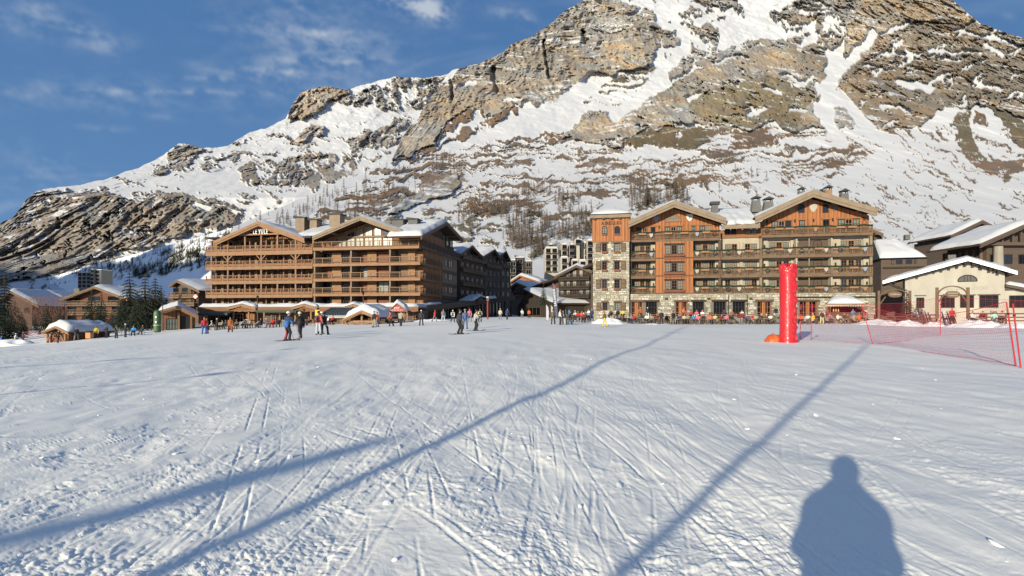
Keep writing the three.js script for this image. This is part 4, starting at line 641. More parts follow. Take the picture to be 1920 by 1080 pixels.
  { const w = W + 0.12, xs = [634, 650, 666.5, 683, 700, 717, 737]; for (let i = 0; i < 6; i++) windowAt(H, U(xs[i], w) + 0.08, fm[3] + 0.1, U(xs[i + 1], w) - 0.08, fm[3] + 2.1, w, { cols: 2, rows: 1, pane: M.glassPale, frame: M.honeyBeam, bar: 0.07 });
    mb().box(U(632, w), fm[3] + 2.15, w, U(739, w), fm[3] + 2.42, w + 0.25).build('header', M.paleBeam, H);
    for (let i = 0; i < 5; i++) { const a = U([651, 667.5, 684, 701, 718][i], w) + 0.1, b = U([666, 682, 699, 716, 734][i], w) - 0.1, yb = fm[3] + 2.5, yt = (x) => Math.min(lerp(L[1], R[1], clamp((x - L[0]) / (R[0] - L[0]))), lerp(R[1], E[1], clamp((x - R[0]) / (E[0] - R[0])))) - 1.15; const m = mb().prism([[a, yb], [b, yb], [b, Math.max(yb + 0.12, yt(b))], [a, Math.max(yb + 0.12, yt(a))]], w, w + 0.05), fr = mb().bar([a, yb, w + 0.06], [a, Math.max(yb + 0.15, yt(a)), w + 0.06], 0.12).bar([b, yb, w + 0.06], [b, Math.max(yb + 0.15, yt(b)), w + 0.06], 0.12).bar([(a + b) / 2, yb, w + 0.05], [(a + b) / 2, yt((a + b) / 2), w + 0.05], 0.06).build('gable_window', M.honeyBeam, H); m.build('pane', i === 0 || i === 4 ? M.glassBlue : M.glassPale, fr); } }
  for (const [px, py, w, mat] of [[568, 408, 1.3, M.paleBeam], [593, 412, 1.0, M.paleBeam], [633, 402, 1.5, M.paleBeam], [750, 412, 1.5, M.grey], [778, 411, 1.2, M.grey]]) { const z = -7, y = Y(px, py + 2, z); mb().box(U(px, z) - w * 0.85, y - 4, z - 1, U(px, z) + w * 0.7, y, z + 1).build('chimney', mat, H); mb().hexa([[U(px, z) - w - 0.2, y, z - 1.2], [U(px, z) + w, y, z - 1.2], [U(px, z) + w, y + 0.15, z - 1.2], [U(px, z) - w - 0.2, y + 0.45, z - 1.2], [U(px, z) - w - 0.2, y, z + 1.2], [U(px, z) + w, y, z + 1.2], [U(px, z) + w, y + 0.15, z + 1.2], [U(px, z) - w - 0.2, y + 0.45, z + 1.2]]).build('chimney_hood', M.slate, H); }
  // roof between the gables
  { const a = at(560, 440, -1), b = at(612, 436, -1), y0 = a[1] - 0.5, y1 = Y(590, 416, -12); const rf = mb().hexa([[a[0], y1 - 0.4, -14], [b[0], y1 - 0.4, -14], [b[0], y1 - 0.1, -14], [a[0], y1 - 0.1, -14], [a[0], y0 - 0.4, 0.2], [b[0], y0 - 0.4, 0.2], [b[0], y0, 0.2], [a[0], y0, 0.2]]).build('roof', M.slate, H); const g = gridMesh(null, 25, 15, (i, j, o) => { const s = i / 24, v = j / 14; o.p[0] = lerp(a[0], b[0], s); o.p[2] = lerp(-13.8, 0, v); o.p[1] = lerp(y1 - 0.1, y0, v) + 0.02 + 0.5 * Math.sqrt(clamp((1 - v) * 14 / 0.6)) + 0.1 * n2(i * 0.4, j * 0.5); }); put('roof_snow', g, M.roofSnow, rf); }
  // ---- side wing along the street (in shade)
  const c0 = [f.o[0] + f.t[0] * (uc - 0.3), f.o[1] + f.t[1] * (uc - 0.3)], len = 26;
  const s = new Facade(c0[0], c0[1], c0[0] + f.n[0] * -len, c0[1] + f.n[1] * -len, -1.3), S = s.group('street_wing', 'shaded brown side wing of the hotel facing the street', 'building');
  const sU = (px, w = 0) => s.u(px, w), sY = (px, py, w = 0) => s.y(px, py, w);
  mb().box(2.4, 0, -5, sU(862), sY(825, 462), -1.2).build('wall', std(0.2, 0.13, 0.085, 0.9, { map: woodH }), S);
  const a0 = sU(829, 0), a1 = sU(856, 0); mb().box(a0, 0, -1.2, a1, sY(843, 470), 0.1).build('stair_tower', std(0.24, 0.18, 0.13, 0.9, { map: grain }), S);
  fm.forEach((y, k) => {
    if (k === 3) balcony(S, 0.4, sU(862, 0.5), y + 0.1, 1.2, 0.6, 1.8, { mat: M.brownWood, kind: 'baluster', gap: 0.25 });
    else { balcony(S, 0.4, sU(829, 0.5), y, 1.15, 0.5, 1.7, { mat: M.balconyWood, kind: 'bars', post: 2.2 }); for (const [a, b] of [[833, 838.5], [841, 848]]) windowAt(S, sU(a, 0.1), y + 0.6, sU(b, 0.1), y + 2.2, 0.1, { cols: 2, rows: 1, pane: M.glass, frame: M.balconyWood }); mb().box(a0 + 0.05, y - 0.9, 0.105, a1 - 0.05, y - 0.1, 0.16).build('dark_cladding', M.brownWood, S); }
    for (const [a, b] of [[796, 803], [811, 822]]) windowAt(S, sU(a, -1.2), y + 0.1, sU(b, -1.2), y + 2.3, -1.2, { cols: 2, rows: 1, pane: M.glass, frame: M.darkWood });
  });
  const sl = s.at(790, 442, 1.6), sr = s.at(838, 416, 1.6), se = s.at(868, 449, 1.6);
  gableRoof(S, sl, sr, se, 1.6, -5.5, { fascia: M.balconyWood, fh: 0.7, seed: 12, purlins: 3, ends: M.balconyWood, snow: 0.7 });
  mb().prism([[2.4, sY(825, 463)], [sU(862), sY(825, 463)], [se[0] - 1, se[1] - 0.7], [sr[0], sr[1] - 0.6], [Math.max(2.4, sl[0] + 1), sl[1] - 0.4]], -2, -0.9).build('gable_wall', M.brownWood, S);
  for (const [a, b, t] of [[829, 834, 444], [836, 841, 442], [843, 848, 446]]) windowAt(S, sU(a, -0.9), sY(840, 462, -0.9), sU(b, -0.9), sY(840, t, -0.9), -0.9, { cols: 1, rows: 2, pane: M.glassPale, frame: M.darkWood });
}
// ---------------------------------------------------------------- street houses behind the left hotel
function streetHouse(label, pa, da, pb, db, base, eaveL, ridge, eaveR, floors, o = {}) {
  const f = fac(pa, da, pb, db, base), H = f.group(o.name || 'street_house', label, 'house', o.grp), wf = o.w ?? 1.2, U = (px, w = 0) => f.u(px, w), Y = (px, py, w = 0) => f.y(px, py, w);
  const l = f.at(...eaveL, wf), r = f.at(...ridge, wf), e = f.at(...eaveR, wf), mat = o.mat || M.brownWood, dep = o.depth || 12;
  const yl = Math.min(l[1], e[1]) - 0.35;
  mb().box(0, 0, -dep, f.len, yl, 0).build('wall', mat, H);
  const gl = Math.max(0, l[0] + 0.5), gr = Math.min(f.len, e[0] - 0.5), onL = (x) => lerp(l[1], r[1], clamp((x - l[0]) / (r[0] - l[0]))), onR = (x) => lerp(r[1], e[1], clamp((x - r[0]) / (e[0] - r[0])));
  mb().prism([[gl, yl], [gr, yl], [gr, Math.max(yl + 0.05, onR(gr) - 0.35)], [clamp(r[0], gl, gr), r[1] - 0.4], [gl, Math.max(yl + 0.05, onL(gl) - 0.35)]], -dep + 1, -0.03).build('gable_wall', o.gable || mat, H);
  gableRoof(H, l, r, e, wf, -dep, { fascia: o.fascia || M.balconyWood, fh: o.fh || 0.55, seed: pa, purlins: o.purlins ?? 3, ends: o.ends || M.balconyWood, snow: o.snow ?? 0.5 });
  const mats = o.panes || ['glass', 'glass', 'glassBlue'];
  floors.forEach(([py, balc, n], k) => { const y = Y((pa + pb) / 2, py); if (balc) balcony(H, 0.2, f.len - 0.2, y, 1.0, 0.9, 0.95, { mat: o.balc || M.balconyWood, kind: o.bkind || 'panel', post: 2.5 }); for (let i = 0; i < n; i++) { const x0 = f.len * (i + 0.22) / n, x1 = f.len * (i + 0.78) / n; windowAt(H, x0, y + 0.45, x1, y + 2.0, 0, { cols: 2, rows: 1, pane: M[mats[(i * 5 + k * 3) % mats.length]], frame: o.frame || M.darkWood }); } });
  return [f, H];
}
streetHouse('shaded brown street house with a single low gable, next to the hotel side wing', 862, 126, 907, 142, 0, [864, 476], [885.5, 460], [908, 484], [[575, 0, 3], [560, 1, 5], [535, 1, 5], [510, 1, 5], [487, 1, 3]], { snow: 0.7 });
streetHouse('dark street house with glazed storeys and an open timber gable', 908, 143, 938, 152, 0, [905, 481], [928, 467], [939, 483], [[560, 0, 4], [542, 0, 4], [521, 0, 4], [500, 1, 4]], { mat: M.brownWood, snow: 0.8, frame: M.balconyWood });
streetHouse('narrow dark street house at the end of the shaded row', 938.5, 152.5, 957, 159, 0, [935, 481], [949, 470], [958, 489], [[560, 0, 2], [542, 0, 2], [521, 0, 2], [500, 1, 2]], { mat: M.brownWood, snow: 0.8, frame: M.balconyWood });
// shop arcade along the street
{
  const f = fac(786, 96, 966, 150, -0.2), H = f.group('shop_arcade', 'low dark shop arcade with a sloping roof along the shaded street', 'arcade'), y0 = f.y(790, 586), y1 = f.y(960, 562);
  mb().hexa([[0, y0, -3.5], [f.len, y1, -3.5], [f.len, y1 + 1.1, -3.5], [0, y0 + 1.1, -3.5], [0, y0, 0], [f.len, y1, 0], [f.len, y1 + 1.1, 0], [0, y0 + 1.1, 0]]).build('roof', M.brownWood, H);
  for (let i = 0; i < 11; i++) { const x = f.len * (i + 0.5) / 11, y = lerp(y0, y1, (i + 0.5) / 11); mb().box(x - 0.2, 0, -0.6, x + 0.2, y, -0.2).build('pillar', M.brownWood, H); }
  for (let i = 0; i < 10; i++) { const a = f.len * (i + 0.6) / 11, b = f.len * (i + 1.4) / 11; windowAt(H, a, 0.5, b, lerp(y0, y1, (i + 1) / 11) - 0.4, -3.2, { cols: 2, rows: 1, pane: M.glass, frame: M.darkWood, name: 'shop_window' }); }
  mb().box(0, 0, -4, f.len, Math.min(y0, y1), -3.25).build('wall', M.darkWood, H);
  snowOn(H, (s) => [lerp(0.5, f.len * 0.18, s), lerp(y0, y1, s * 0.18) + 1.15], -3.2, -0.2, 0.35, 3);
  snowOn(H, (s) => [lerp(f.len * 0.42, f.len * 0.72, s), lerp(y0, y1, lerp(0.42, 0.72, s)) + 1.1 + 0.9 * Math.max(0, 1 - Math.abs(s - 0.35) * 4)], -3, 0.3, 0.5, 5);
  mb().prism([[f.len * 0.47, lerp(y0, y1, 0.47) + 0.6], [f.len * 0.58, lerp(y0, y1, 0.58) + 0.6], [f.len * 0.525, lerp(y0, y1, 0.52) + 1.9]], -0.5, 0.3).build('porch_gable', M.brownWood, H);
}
// ---------------------------------------------------------------- shops below the left hotel
{
  const f = fac(374, 96, 786, 92, -1.15), H = f.group('shop_row', 'row of low honey timber shops with scalloped eaves below the balcony hotel', 'shops'), U = (px, w = 0) => f.u(px, w), Y = (px, py, w = 0) => f.y(px, py, w);
  const ye = Y(560, 585), yt = Y(560, 578);
  mb().box(0, 0, -6, f.len, ye + 0.2, -2.2).build('wall', M.brownWood, H);
  mb().box(0, yt, -6, f.len, yt + 0.25, 0.6).build('roof', M.honeyH, H);
  { const m = mb(), n = 190; for (let i = 0; i < n; i++) { const x0 = f.len * i / n, x1 = f.len * (i + 1) / n - 0.02; m.box(x0, yt - 0.52 - 0.12 * Math.abs(Math.sin(i * 0.55)), 0.5, x1, yt + 0.2, 0.603 + (i % 2) * 0.004); } const q = m.build('scalloped_fascia', M.honeyH, H); q.userData.kind = 'stuff'; }
  snowOn(H, (s) => [lerp(0.1, f.len - 0.1, s), yt + 0.25], -5.8, 0.35, 0.55, 8, M.roofSnow, 80, 12);
  for (const [px, hw, py] of [[452, 27, 570.5], [570, 24, 570.5], [662, 18, 571]]) { const a = U(px - hw, 1), b = U(px + hw, 1), c = U(px, 1), y = Y(px, py, 1); const g = mb().prism([[a + 0.3, yt - 0.1], [b - 0.3, yt - 0.1], [c, y - 0.35]], -3, 0.75).build('porch_gable', M.honeyV, H); mb().bar([a, yt - 0.1, 0.9], [c, y - 0.15, 0.9], 0.3, 0.4).bar([b, yt - 0.1, 0.9], [c, y - 0.15, 0.9], 0.3, 0.4).build('bargeboard', M.honeyBeam, g); snowOn(g, (s) => s < 0.5 ? [lerp(a, c, s * 2), lerp(yt + 0.2, y + 0.1, s * 2)] : [lerp(c, b, s * 2 - 1), lerp(y + 0.1, yt + 0.2, s * 2 - 1)], -3, 1.0, 0.4, px); }
  for (const [a, b, y0, y1] of [[377, 432, 591, 583.5], [485, 560, 586, 582.5]]) { const u0 = U(a, 1.5), u1 = U(b, 1.5), t = Y(a, y1, 1.5), q = Y(a, y0, 1.5); mb().hexa([[u0, t - 0.05, 0.62], [u1, t - 0.05, 0.62], [u1, t + 0.05, 0.62], [u0, t + 0.05, 0.62], [u0, q, 2.4], [u1, q, 2.4], [u1, q + 0.35, 2.4], [u0, q + 0.35, 2.4]]).build('awning', M.awning, H); }
  for (const [a, b] of [[440, 456], [462, 478]]) mb().box(U(a, -1), 0, -2.2, U(b, -1), ye - 0.2, -0.9).build('panel', M.honeyV, H);
  for (const [a, b, y0, y1] of [[439, 456, 612, 588], [501, 513, 606, 591], [518, 532, 606, 591], [545, 556, 610, 589], [385, 400, 610, 592], [405, 425, 610, 592], [580, 600, 610, 590], [690, 712, 612, 590], [770, 784, 612, 590]]) windowAt(H, U(a, -0.8), Math.max(0.3, Y(a, y0, -0.8)), U(b, -0.8), Y(a, y1, -0.8), a === 439 ? -0.88 : -2.18, { cols: 3, rows: 3, pane: M.glass, frame: M.honeyBeam, bar: 0.09, name: 'shop_window' });
  mb().box(U(463, -0.8), Y(470, 600, -0.8), -0.88, U(478, -0.8), Y(470, 598.5, -0.8), -0.3).build('counter_shelf', M.whiteWall, H);
  for (let i = 0; i < 14; i++) { const x = f.len * (i + 0.3) / 14; mb().box(x - 0.12, 0, 0.1, x + 0.12, yt - 0.1, 0.34).build('post', M.honeyBeam, H); }
}
streetHouse('honey timber shop chalet with a wide snowy roof, left of the shop row', 300, 86, 366, 88.5, -1.6, [294, 584], [333, 573], [372, 592], [], { mat: M.honeyV, fascia: M.honeyBeam, ends: M.honeyBeam, depth: 11, snow: 0.7, w: 1.4, fh: 0.6, name: 'shop_chalet', purlins: 5 }).forEach((f, i, a) => { if (i) return; const H = a[1]; windowAt(H, f.u(311), 0.4, f.u(333), f.y(320, 597), 0.02, { cols: 4, rows: 2, pane: M.glassPale, frame: M.darkWood, name: 'shop_window' }); mb().box(f.u(338), 0, 0.01, f.u(356), f.y(340, 593), 0.06).build('doorway', M.black, H); mb().box(f.u(333), 0, 0, f.u(337), f.y(340, 586), 0.5).build('post', M.honeyBeam, H); mb().box(f.u(356.5), 0, 0, f.u(361), f.y(340, 588), 0.5).build('post', M.honeyBeam, H); });
{ // kiosk with a standing seam metal roof
  const f = fac(606, 84, 652, 83, -0.95), H = f.group('metal_roof_kiosk', 'small timber kiosk with grey ribbed metal roof beside the shop row', 'kiosk'), yt = f.y(630, 592), yr = f.y(630, 577, -2.5);
  mb().box(0.2, 0, -3, f.len - 0.2, yt - 0.1, -0.4).build('wall', M.brownWood, H); mb().box(f.len * 0.62, 0, -0.39, f.len * 0.8, yt - 0.2, -0.3).box(f.len * 0.84, 0, -0.39, f.len - 0.22, yt - 0.2, -0.3).build('panel', M.honeyV, H);
  const r = mb().hexa([[-0.1, yr - 0.15, -2.6], [f.len - 0.4, yr - 0.15, -2.6], [f.len - 0.4, yr, -2.6], [-0.1, yr, -2.6], [-0.5, yt - 0.1, 0.6], [f.len + 0.3, yt - 0.1, 0.6], [f.len + 0.3, yt + 0.05, 0.6], [-0.5, yt + 0.05, 0.6]]).build('roof', std(0.16, 0.18, 0.18, 0.45, { metalness: 0.5 }), H);
  for (let i = 0; i <= 11; i++) { const s = i / 11; mb().bar([lerp(-0.1, f.len - 0.4, s), yr + 0.05, -2.55], [lerp(-0.48, f.len + 0.28, s), yt + 0.1, 0.58], 0.05, 0.09).build('seam', M.steel, r); }
  mb().box(-0.4, yt - 0.35, 0.3, f.len + 0.2, yt - 0.11, 0.55).build('fascia', M.whiteWall, H); windowAt(H, 0.4, 0.9, f.len * 0.55, yt - 0.4, -0.39, { cols: 3, rows: 1, pane: M.glass, frame: M.honeyBeam });
}
{ // open timber shelter with a thick cap of snow
  const f = fac(646, 76, 712, 75, -0.55), H = f.group('timber_shelter', 'open timber shelter under a thick rounded cap of snow', 'shelter'), L = f.at(642, 599, 0.8), R = f.at(678, 582, 0.8), E = f.at(712, 596, 0.8);
  gableRoof(H, L, R, E, 0.8, -6, { fascia: M.honeyBeam, fh: 0.4, thick: 0.2, snow: 0.95, seed: 31, purlins: 3, ends: M.honeyBeam });
  const yb = f.y(678, 605); for (const x of [0.4, f.len * 0.5, f.len - 0.4]) mb().box(x - 0.13, 0, -0.13, x + 0.13, yb + (x > 0.5 && x < f.len - 0.5 ? 1.3 : 0.2), 0.13).build('post', M.honeyBeam, H);
  mb().box(0.1, yb, -0.15, f.len - 0.1, yb + 0.3, 0.16).build('tie_beam', M.honeyBeam, H); const c = f.len / 2; mb().bar([c - 0.1, 0.5, 0], [c - 1.2, yb, 0], 0.14).bar([c + 0.1, 0.5, 0], [c + 1.2, yb, 0], 0.14).bar([0.5, 0.6, 0], [1.3, yb, 0], 0.14).bar([f.len - 0.5, 0.6, 0], [f.len - 1.3, yb, 0], 0.14).build('brace', M.honeyBeam, H);
  mb().box(0.3, 0, -5.6, f.len - 0.2, yb + 0.2, -2.2).build('wall', M.brownWood, H); mb().box(f.len - 0.3, 0, -5.5, f.len + 0.9, yb, -0.4).build('side_wall', M.brownWood, H);
}
{ // sign kiosk
  const f = fac(727, 79, 764, 79, -0.6), H = f.group('ticket_kiosk', 'small sign kiosk with red triangular board and a snow cap', 'kiosk'), L = f.at(727, 583.5, 0.4), R = f.at(744, 568.5, 0.4), E = f.at(764, 583.5, 0.4);
  gableRoof(H, L, R, E, 0.4, -2.6, { fascia: M.honeyBeam, fh: 0.16, thick: 0.12, snow: 0.62, seed: 41, purlins: 0 });
  const s = mb().prism([[L[0] + 0.3, L[1] - 0.06], [E[0] - 0.3, E[1] - 0.06], [R[0], R[1] - 0.22]], 0.2, 0.43).build('sign_board', std(0.45, 0.04, 0.04, 0.6), H);
  lettering(s, 'ESF', R[0] - 0.38, R[0] + 0.42, L[1] + 0.38, 0.43, bold, M.white, 0.22); lettering(s, 'ECOLE DU SKI', R[0] - 0.95, R[0] + 0.95, L[1] + 0.1, 0.43, bold, M.white, 0.15);
  for (const px of [747.5, 758]) { const u = f.u(px, -0.4), y = L[1] - 0.1; mb().box(u - 0.11, 0, -0.5, u + 0.11, y, -0.28).bar([u, y - 0.75, -0.35], [u - 0.6, y, -0.35], 0.12).bar([u, y - 0.75, -0.35], [u + 0.6, y, -0.35], 0.12).bar([u, 0.55, -0.38], [u - 0.4, 0.02, -0.38], 0.14).bar([u, 0.55, -0.38], [u + 0.4, 0.02, -0.38], 0.14).build('post', M.honeyBeam, H); }
}
// ---------------------------------------------------------------- the middle of the village
streetHouse('dark timber apartment house with cream window bands beside the stone tower', 1048, 124, 1108, 121, 0, [1040, 518], [1081, 497], [1110, 509], [[556, 1, 5], [540, 1, 5], [523, 1, 5]], { mat: M.darkWood, panes: ['glassPale', 'curtain', 'glass', 'glassPale'], balc: M.darkWood, fascia: M.brownWood, snow: 0.6, frame: M.balconyWood, name: 'apartment_house' });
{
  const f = fac(978, 150, 1112, 112, 2), H = f.group('long_roof_house', 'long house whose big plain snow roof slopes down to the left', 'house'), A = f.at(984, 537), B = f.at(1112, 486), C = f.at(1112, 505);
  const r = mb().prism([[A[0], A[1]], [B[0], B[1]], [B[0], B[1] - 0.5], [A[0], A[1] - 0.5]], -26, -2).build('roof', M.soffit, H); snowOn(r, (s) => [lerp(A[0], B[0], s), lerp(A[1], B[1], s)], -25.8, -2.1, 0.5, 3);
  mb().prism([[A[0] + 3, 0], [B[0] - 1, 0], [B[0] - 1, B[1] - 0.55], [A[0] + 3, A[1] + 1]], -24, -4).build('wall', M.brownWood, H);
  windowAt(H, A[0] + 8, 2.5, A[0] + 10, 4.5, -4, { pane: M.glassPale, frame: M.balconyWood }); windowAt(H, A[0] + 13, 2.5, A[0] + 15, 4.5, -4, { pane: M.glass, frame: M.balconyWood });
}
streetHouse('small orange timber chalet with a double snow roof far down the street', 958, 205, 1012, 200, 2, [955, 529], [975, 516], [1014, 529], [[536, 0, 3]], { mat: M.larchH, fascia: M.larchH, snow: 0.9, name: 'orange_chalet' });
streetHouse('low snow roofed shop below the small orange chalet', 957, 176, 992, 172, 0.5, [952, 541], [968, 529], [996, 541], [[552, 1, 3]], { mat: M.brownWood, snow: 0.8, name: 'village_house' });
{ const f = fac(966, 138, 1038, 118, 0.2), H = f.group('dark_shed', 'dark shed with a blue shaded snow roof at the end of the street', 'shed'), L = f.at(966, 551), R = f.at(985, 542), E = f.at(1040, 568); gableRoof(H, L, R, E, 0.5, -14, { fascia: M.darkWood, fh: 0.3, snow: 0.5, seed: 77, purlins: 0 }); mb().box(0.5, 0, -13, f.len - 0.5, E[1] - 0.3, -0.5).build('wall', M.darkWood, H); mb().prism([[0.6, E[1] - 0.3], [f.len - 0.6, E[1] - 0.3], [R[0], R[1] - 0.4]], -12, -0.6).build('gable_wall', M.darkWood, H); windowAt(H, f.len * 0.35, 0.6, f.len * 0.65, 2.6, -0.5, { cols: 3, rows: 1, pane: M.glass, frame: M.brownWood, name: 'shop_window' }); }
// apartment towers
function tower(label, blocks, base, mat, dark, o = {}) {
  const [p0, , p1] = blocks[0], d = blocks[0][4], f = fac(p0, d, p1, d, base), H = f.group('apartment_block', label, 'apartments');
  for (const [a, top, b, low, dd] of blocks) {
    const w = d - dd, x0 = f.u(a, w), x1 = f.u(b, w), y1 = f.y(a, top, w); mb().box(x0, 0, w - 12, x1, y1, w).build('wall', mat, H); mb().box(x0 + 0.4, y1 + 0.01, w - 11.5, x1 - 0.4, y1 + 0.5, w - 0.4).build('roof_snow', M.roofSnow, H);
    const n = Math.max(1, Math.round((x1 - x0) / 4)), rows = Math.floor((y1 - Math.max(0, f.y(a, low, w))) / 3);
    for (let j = 0; j < rows; j++) for (let i = 0; i < n; i++) { const u = x0 + (x1 - x0) * (i + 0.5) / n, y = y1 - (j + 1) * 3 + 0.3; windowAt(H, u - 1.1, y + 0.2, u + 1.1, y + 2.1, w + 0.01, { cols: 2, rows: 1, pane: M.glass, frame: dark }); if (o.balc) mb().box(u - 1.3, y - 0.4, w, u + 1.2, y + 0.1, w + 1.3).build('balcony', M.brownWood, H); }
  }
}
tower('cream stepped apartment towers with dark balconies on the slope', [[1022, 464, 1046, 520, 262], [1053, 457, 1064, 520, 262], [1030, 457, 1036, 470, 266], [1069, 457, 1076, 520, 258], [1077, 450, 1093, 520, 262], [1081, 447, 1087, 470, 258], [1094, 454, 1108, 520, 262], [1101, 450, 1112, 520, 258], [1051, 482, 1066, 520, 240], [1072, 487, 1084, 520, 240], [1086, 488, 1100, 520, 238]], 8, M.whiteWall, M.darkWood, { balc: true });
tower('dark timber apartment tower beyond the shaded street', [[956, 488, 968, 530, 232], [966, 483, 984, 530, 236], [984, 490, 998, 530, 230]], 6, M.darkWood, M.whiteWall, {});
tower('grey concrete tower block far off in the shaded valley', [[146, 511, 170, 540, 420], [170, 505, 175, 540, 418], [176, 506, 190, 540, 420]], -6, M.grey, M.slate, {});
// ---------------------------------------------------------------- right edge of the village
streetHouse('tall narrow brown house squeezed behind the right hotel corner', 1628, 98, 1654, 98, 0, [1612, 429], [1622, 424], [1656, 438], [[538, 0, 2], [520, 0, 2], [500, 0, 2], [480, 0, 2], [462, 0, 2]], { mat: M.brownWood, snow: 0.6, name: 'village_house' });
{ const f = fac(1652, 92, 1738, 90, 0), H = f.group('village_house', 'brown house with a smooth snow covered hipped roof behind the right hotel', 'house'), y0 = f.y(1695, 481), y1 = f.y(1695, 450, -6); mb().box(0, 0, -10, f.len, y0 - 0.2, 0).build('wall', M.brownWood, H);
  const a = f.u(1650, 0.8), b = f.u(1741, 0.8), r = mb().hexa([[a, y0 - 0.3, -11], [b, y0 - 0.3, -11], [b - 3, y1, -6], [a + 1, y1, -6], [a, y0 - 0.3, 0.8], [b, y0 - 0.3, 0.8], [b - 3, y1, -5.9], [a + 1, y1, -5.9]]).build('roof', M.slate, H);
  const g = gridMesh(null, 31, 15, (i, j, o) => { const s = i / 30, v = j / 14, k = Math.sqrt(clamp(Math.min(s, 1 - s) * 8)) * Math.sqrt(clamp((1 - v) * 6)) * sstep(0, 0.12, v); o.p[0] = lerp(lerp(a + 1, a, v), lerp(b - 3, b, v), s); o.p[2] = lerp(-5.8, 0.7, v); o.p[1] = lerp(y1, y0 - 0.3, v) + 0.04 + k * (0.65 + 0.12 * n2(s * 7, v * 5)); }); put('roof_snow', g, M.roofSnow, r);
  for (const [p, q] of [[1671, 1676], [1680, 1692], [1698, 1710], [1714, 1718]]) windowAt(H, f.u(p), f.y(1695, 495), f.u(q), f.y(1695, 487), 0, { cols: 2, rows: 1, pane: p === 1671 || p === 1714 ? M.glassPale : M.glassBlue, frame: M.darkWood });
  mb().box(f.u(1700, -5), y1, -6.5, f.u(1709, -5), y1 + 0.9, -5.5).build('chimney', M.grey, H); mb().box(0.3, f.y(1695, 503), 0, f.len - 0.3, f.y(1695, 500), 0.25).build('ledge', M.darkWood, H); }
streetHouse('dark brown chalet half hidden behind the far right chalet', 1788, 112, 1866, 112, 2, [1783, 441], [1842, 413], [1876, 430], [[462, 0, 5]], { mat: M.brownWood, snow: 0.55, fascia: M.brownWood, name: 'dark_chalet', purlins: 5, ends: M.whiteWall, depth: 11, fh: 0.7 });
{ const [f, H] = streetHouse('large dark brown chalet with timber truss and stone pillar at the right edge', 1850, 88, 2010, 88, 2, [1838, 457], [1934, 415], [2030, 452], [[500, 0, 6]], { mat: M.brownWood, snow: 0.6, fascia: M.brownWood, name: 'dark_chalet', w: 2.2, fh: 0.7, depth: 9 });
  mb().cyl([f.u(1872, 1), 0, 1], [f.u(1872, 1), f.y(1872, 462, 1), 1], 0.85, 0.6, 10).build('stone_pillar', std(0.33, 0.3, 0.25, 0.9, { map: grain }), H);
  mb().box(f.u(1840, 1), f.y(1880, 460, 1), 0.8, f.len, f.y(1880, 454, 1), 1.1).build('tie_beam', M.brownWood, H); for (const px of [1880, 1900, 1915]) mb().box(f.u(px, 1) - 0.14, f.y(px, 454, 1), 0.85, f.u(px, 1) + 0.14, f.y(px, 432, 1), 1.05).build('post', M.brownWood, H);
  for (let i = 0; i < 6; i++) mb().box(-0.35, f.y(1850, 486), -1 - i * 1.4, -0.01, f.y(1850, 466), -0.75 - i * 1.4).build('bracket', M.balconyWood, H); }
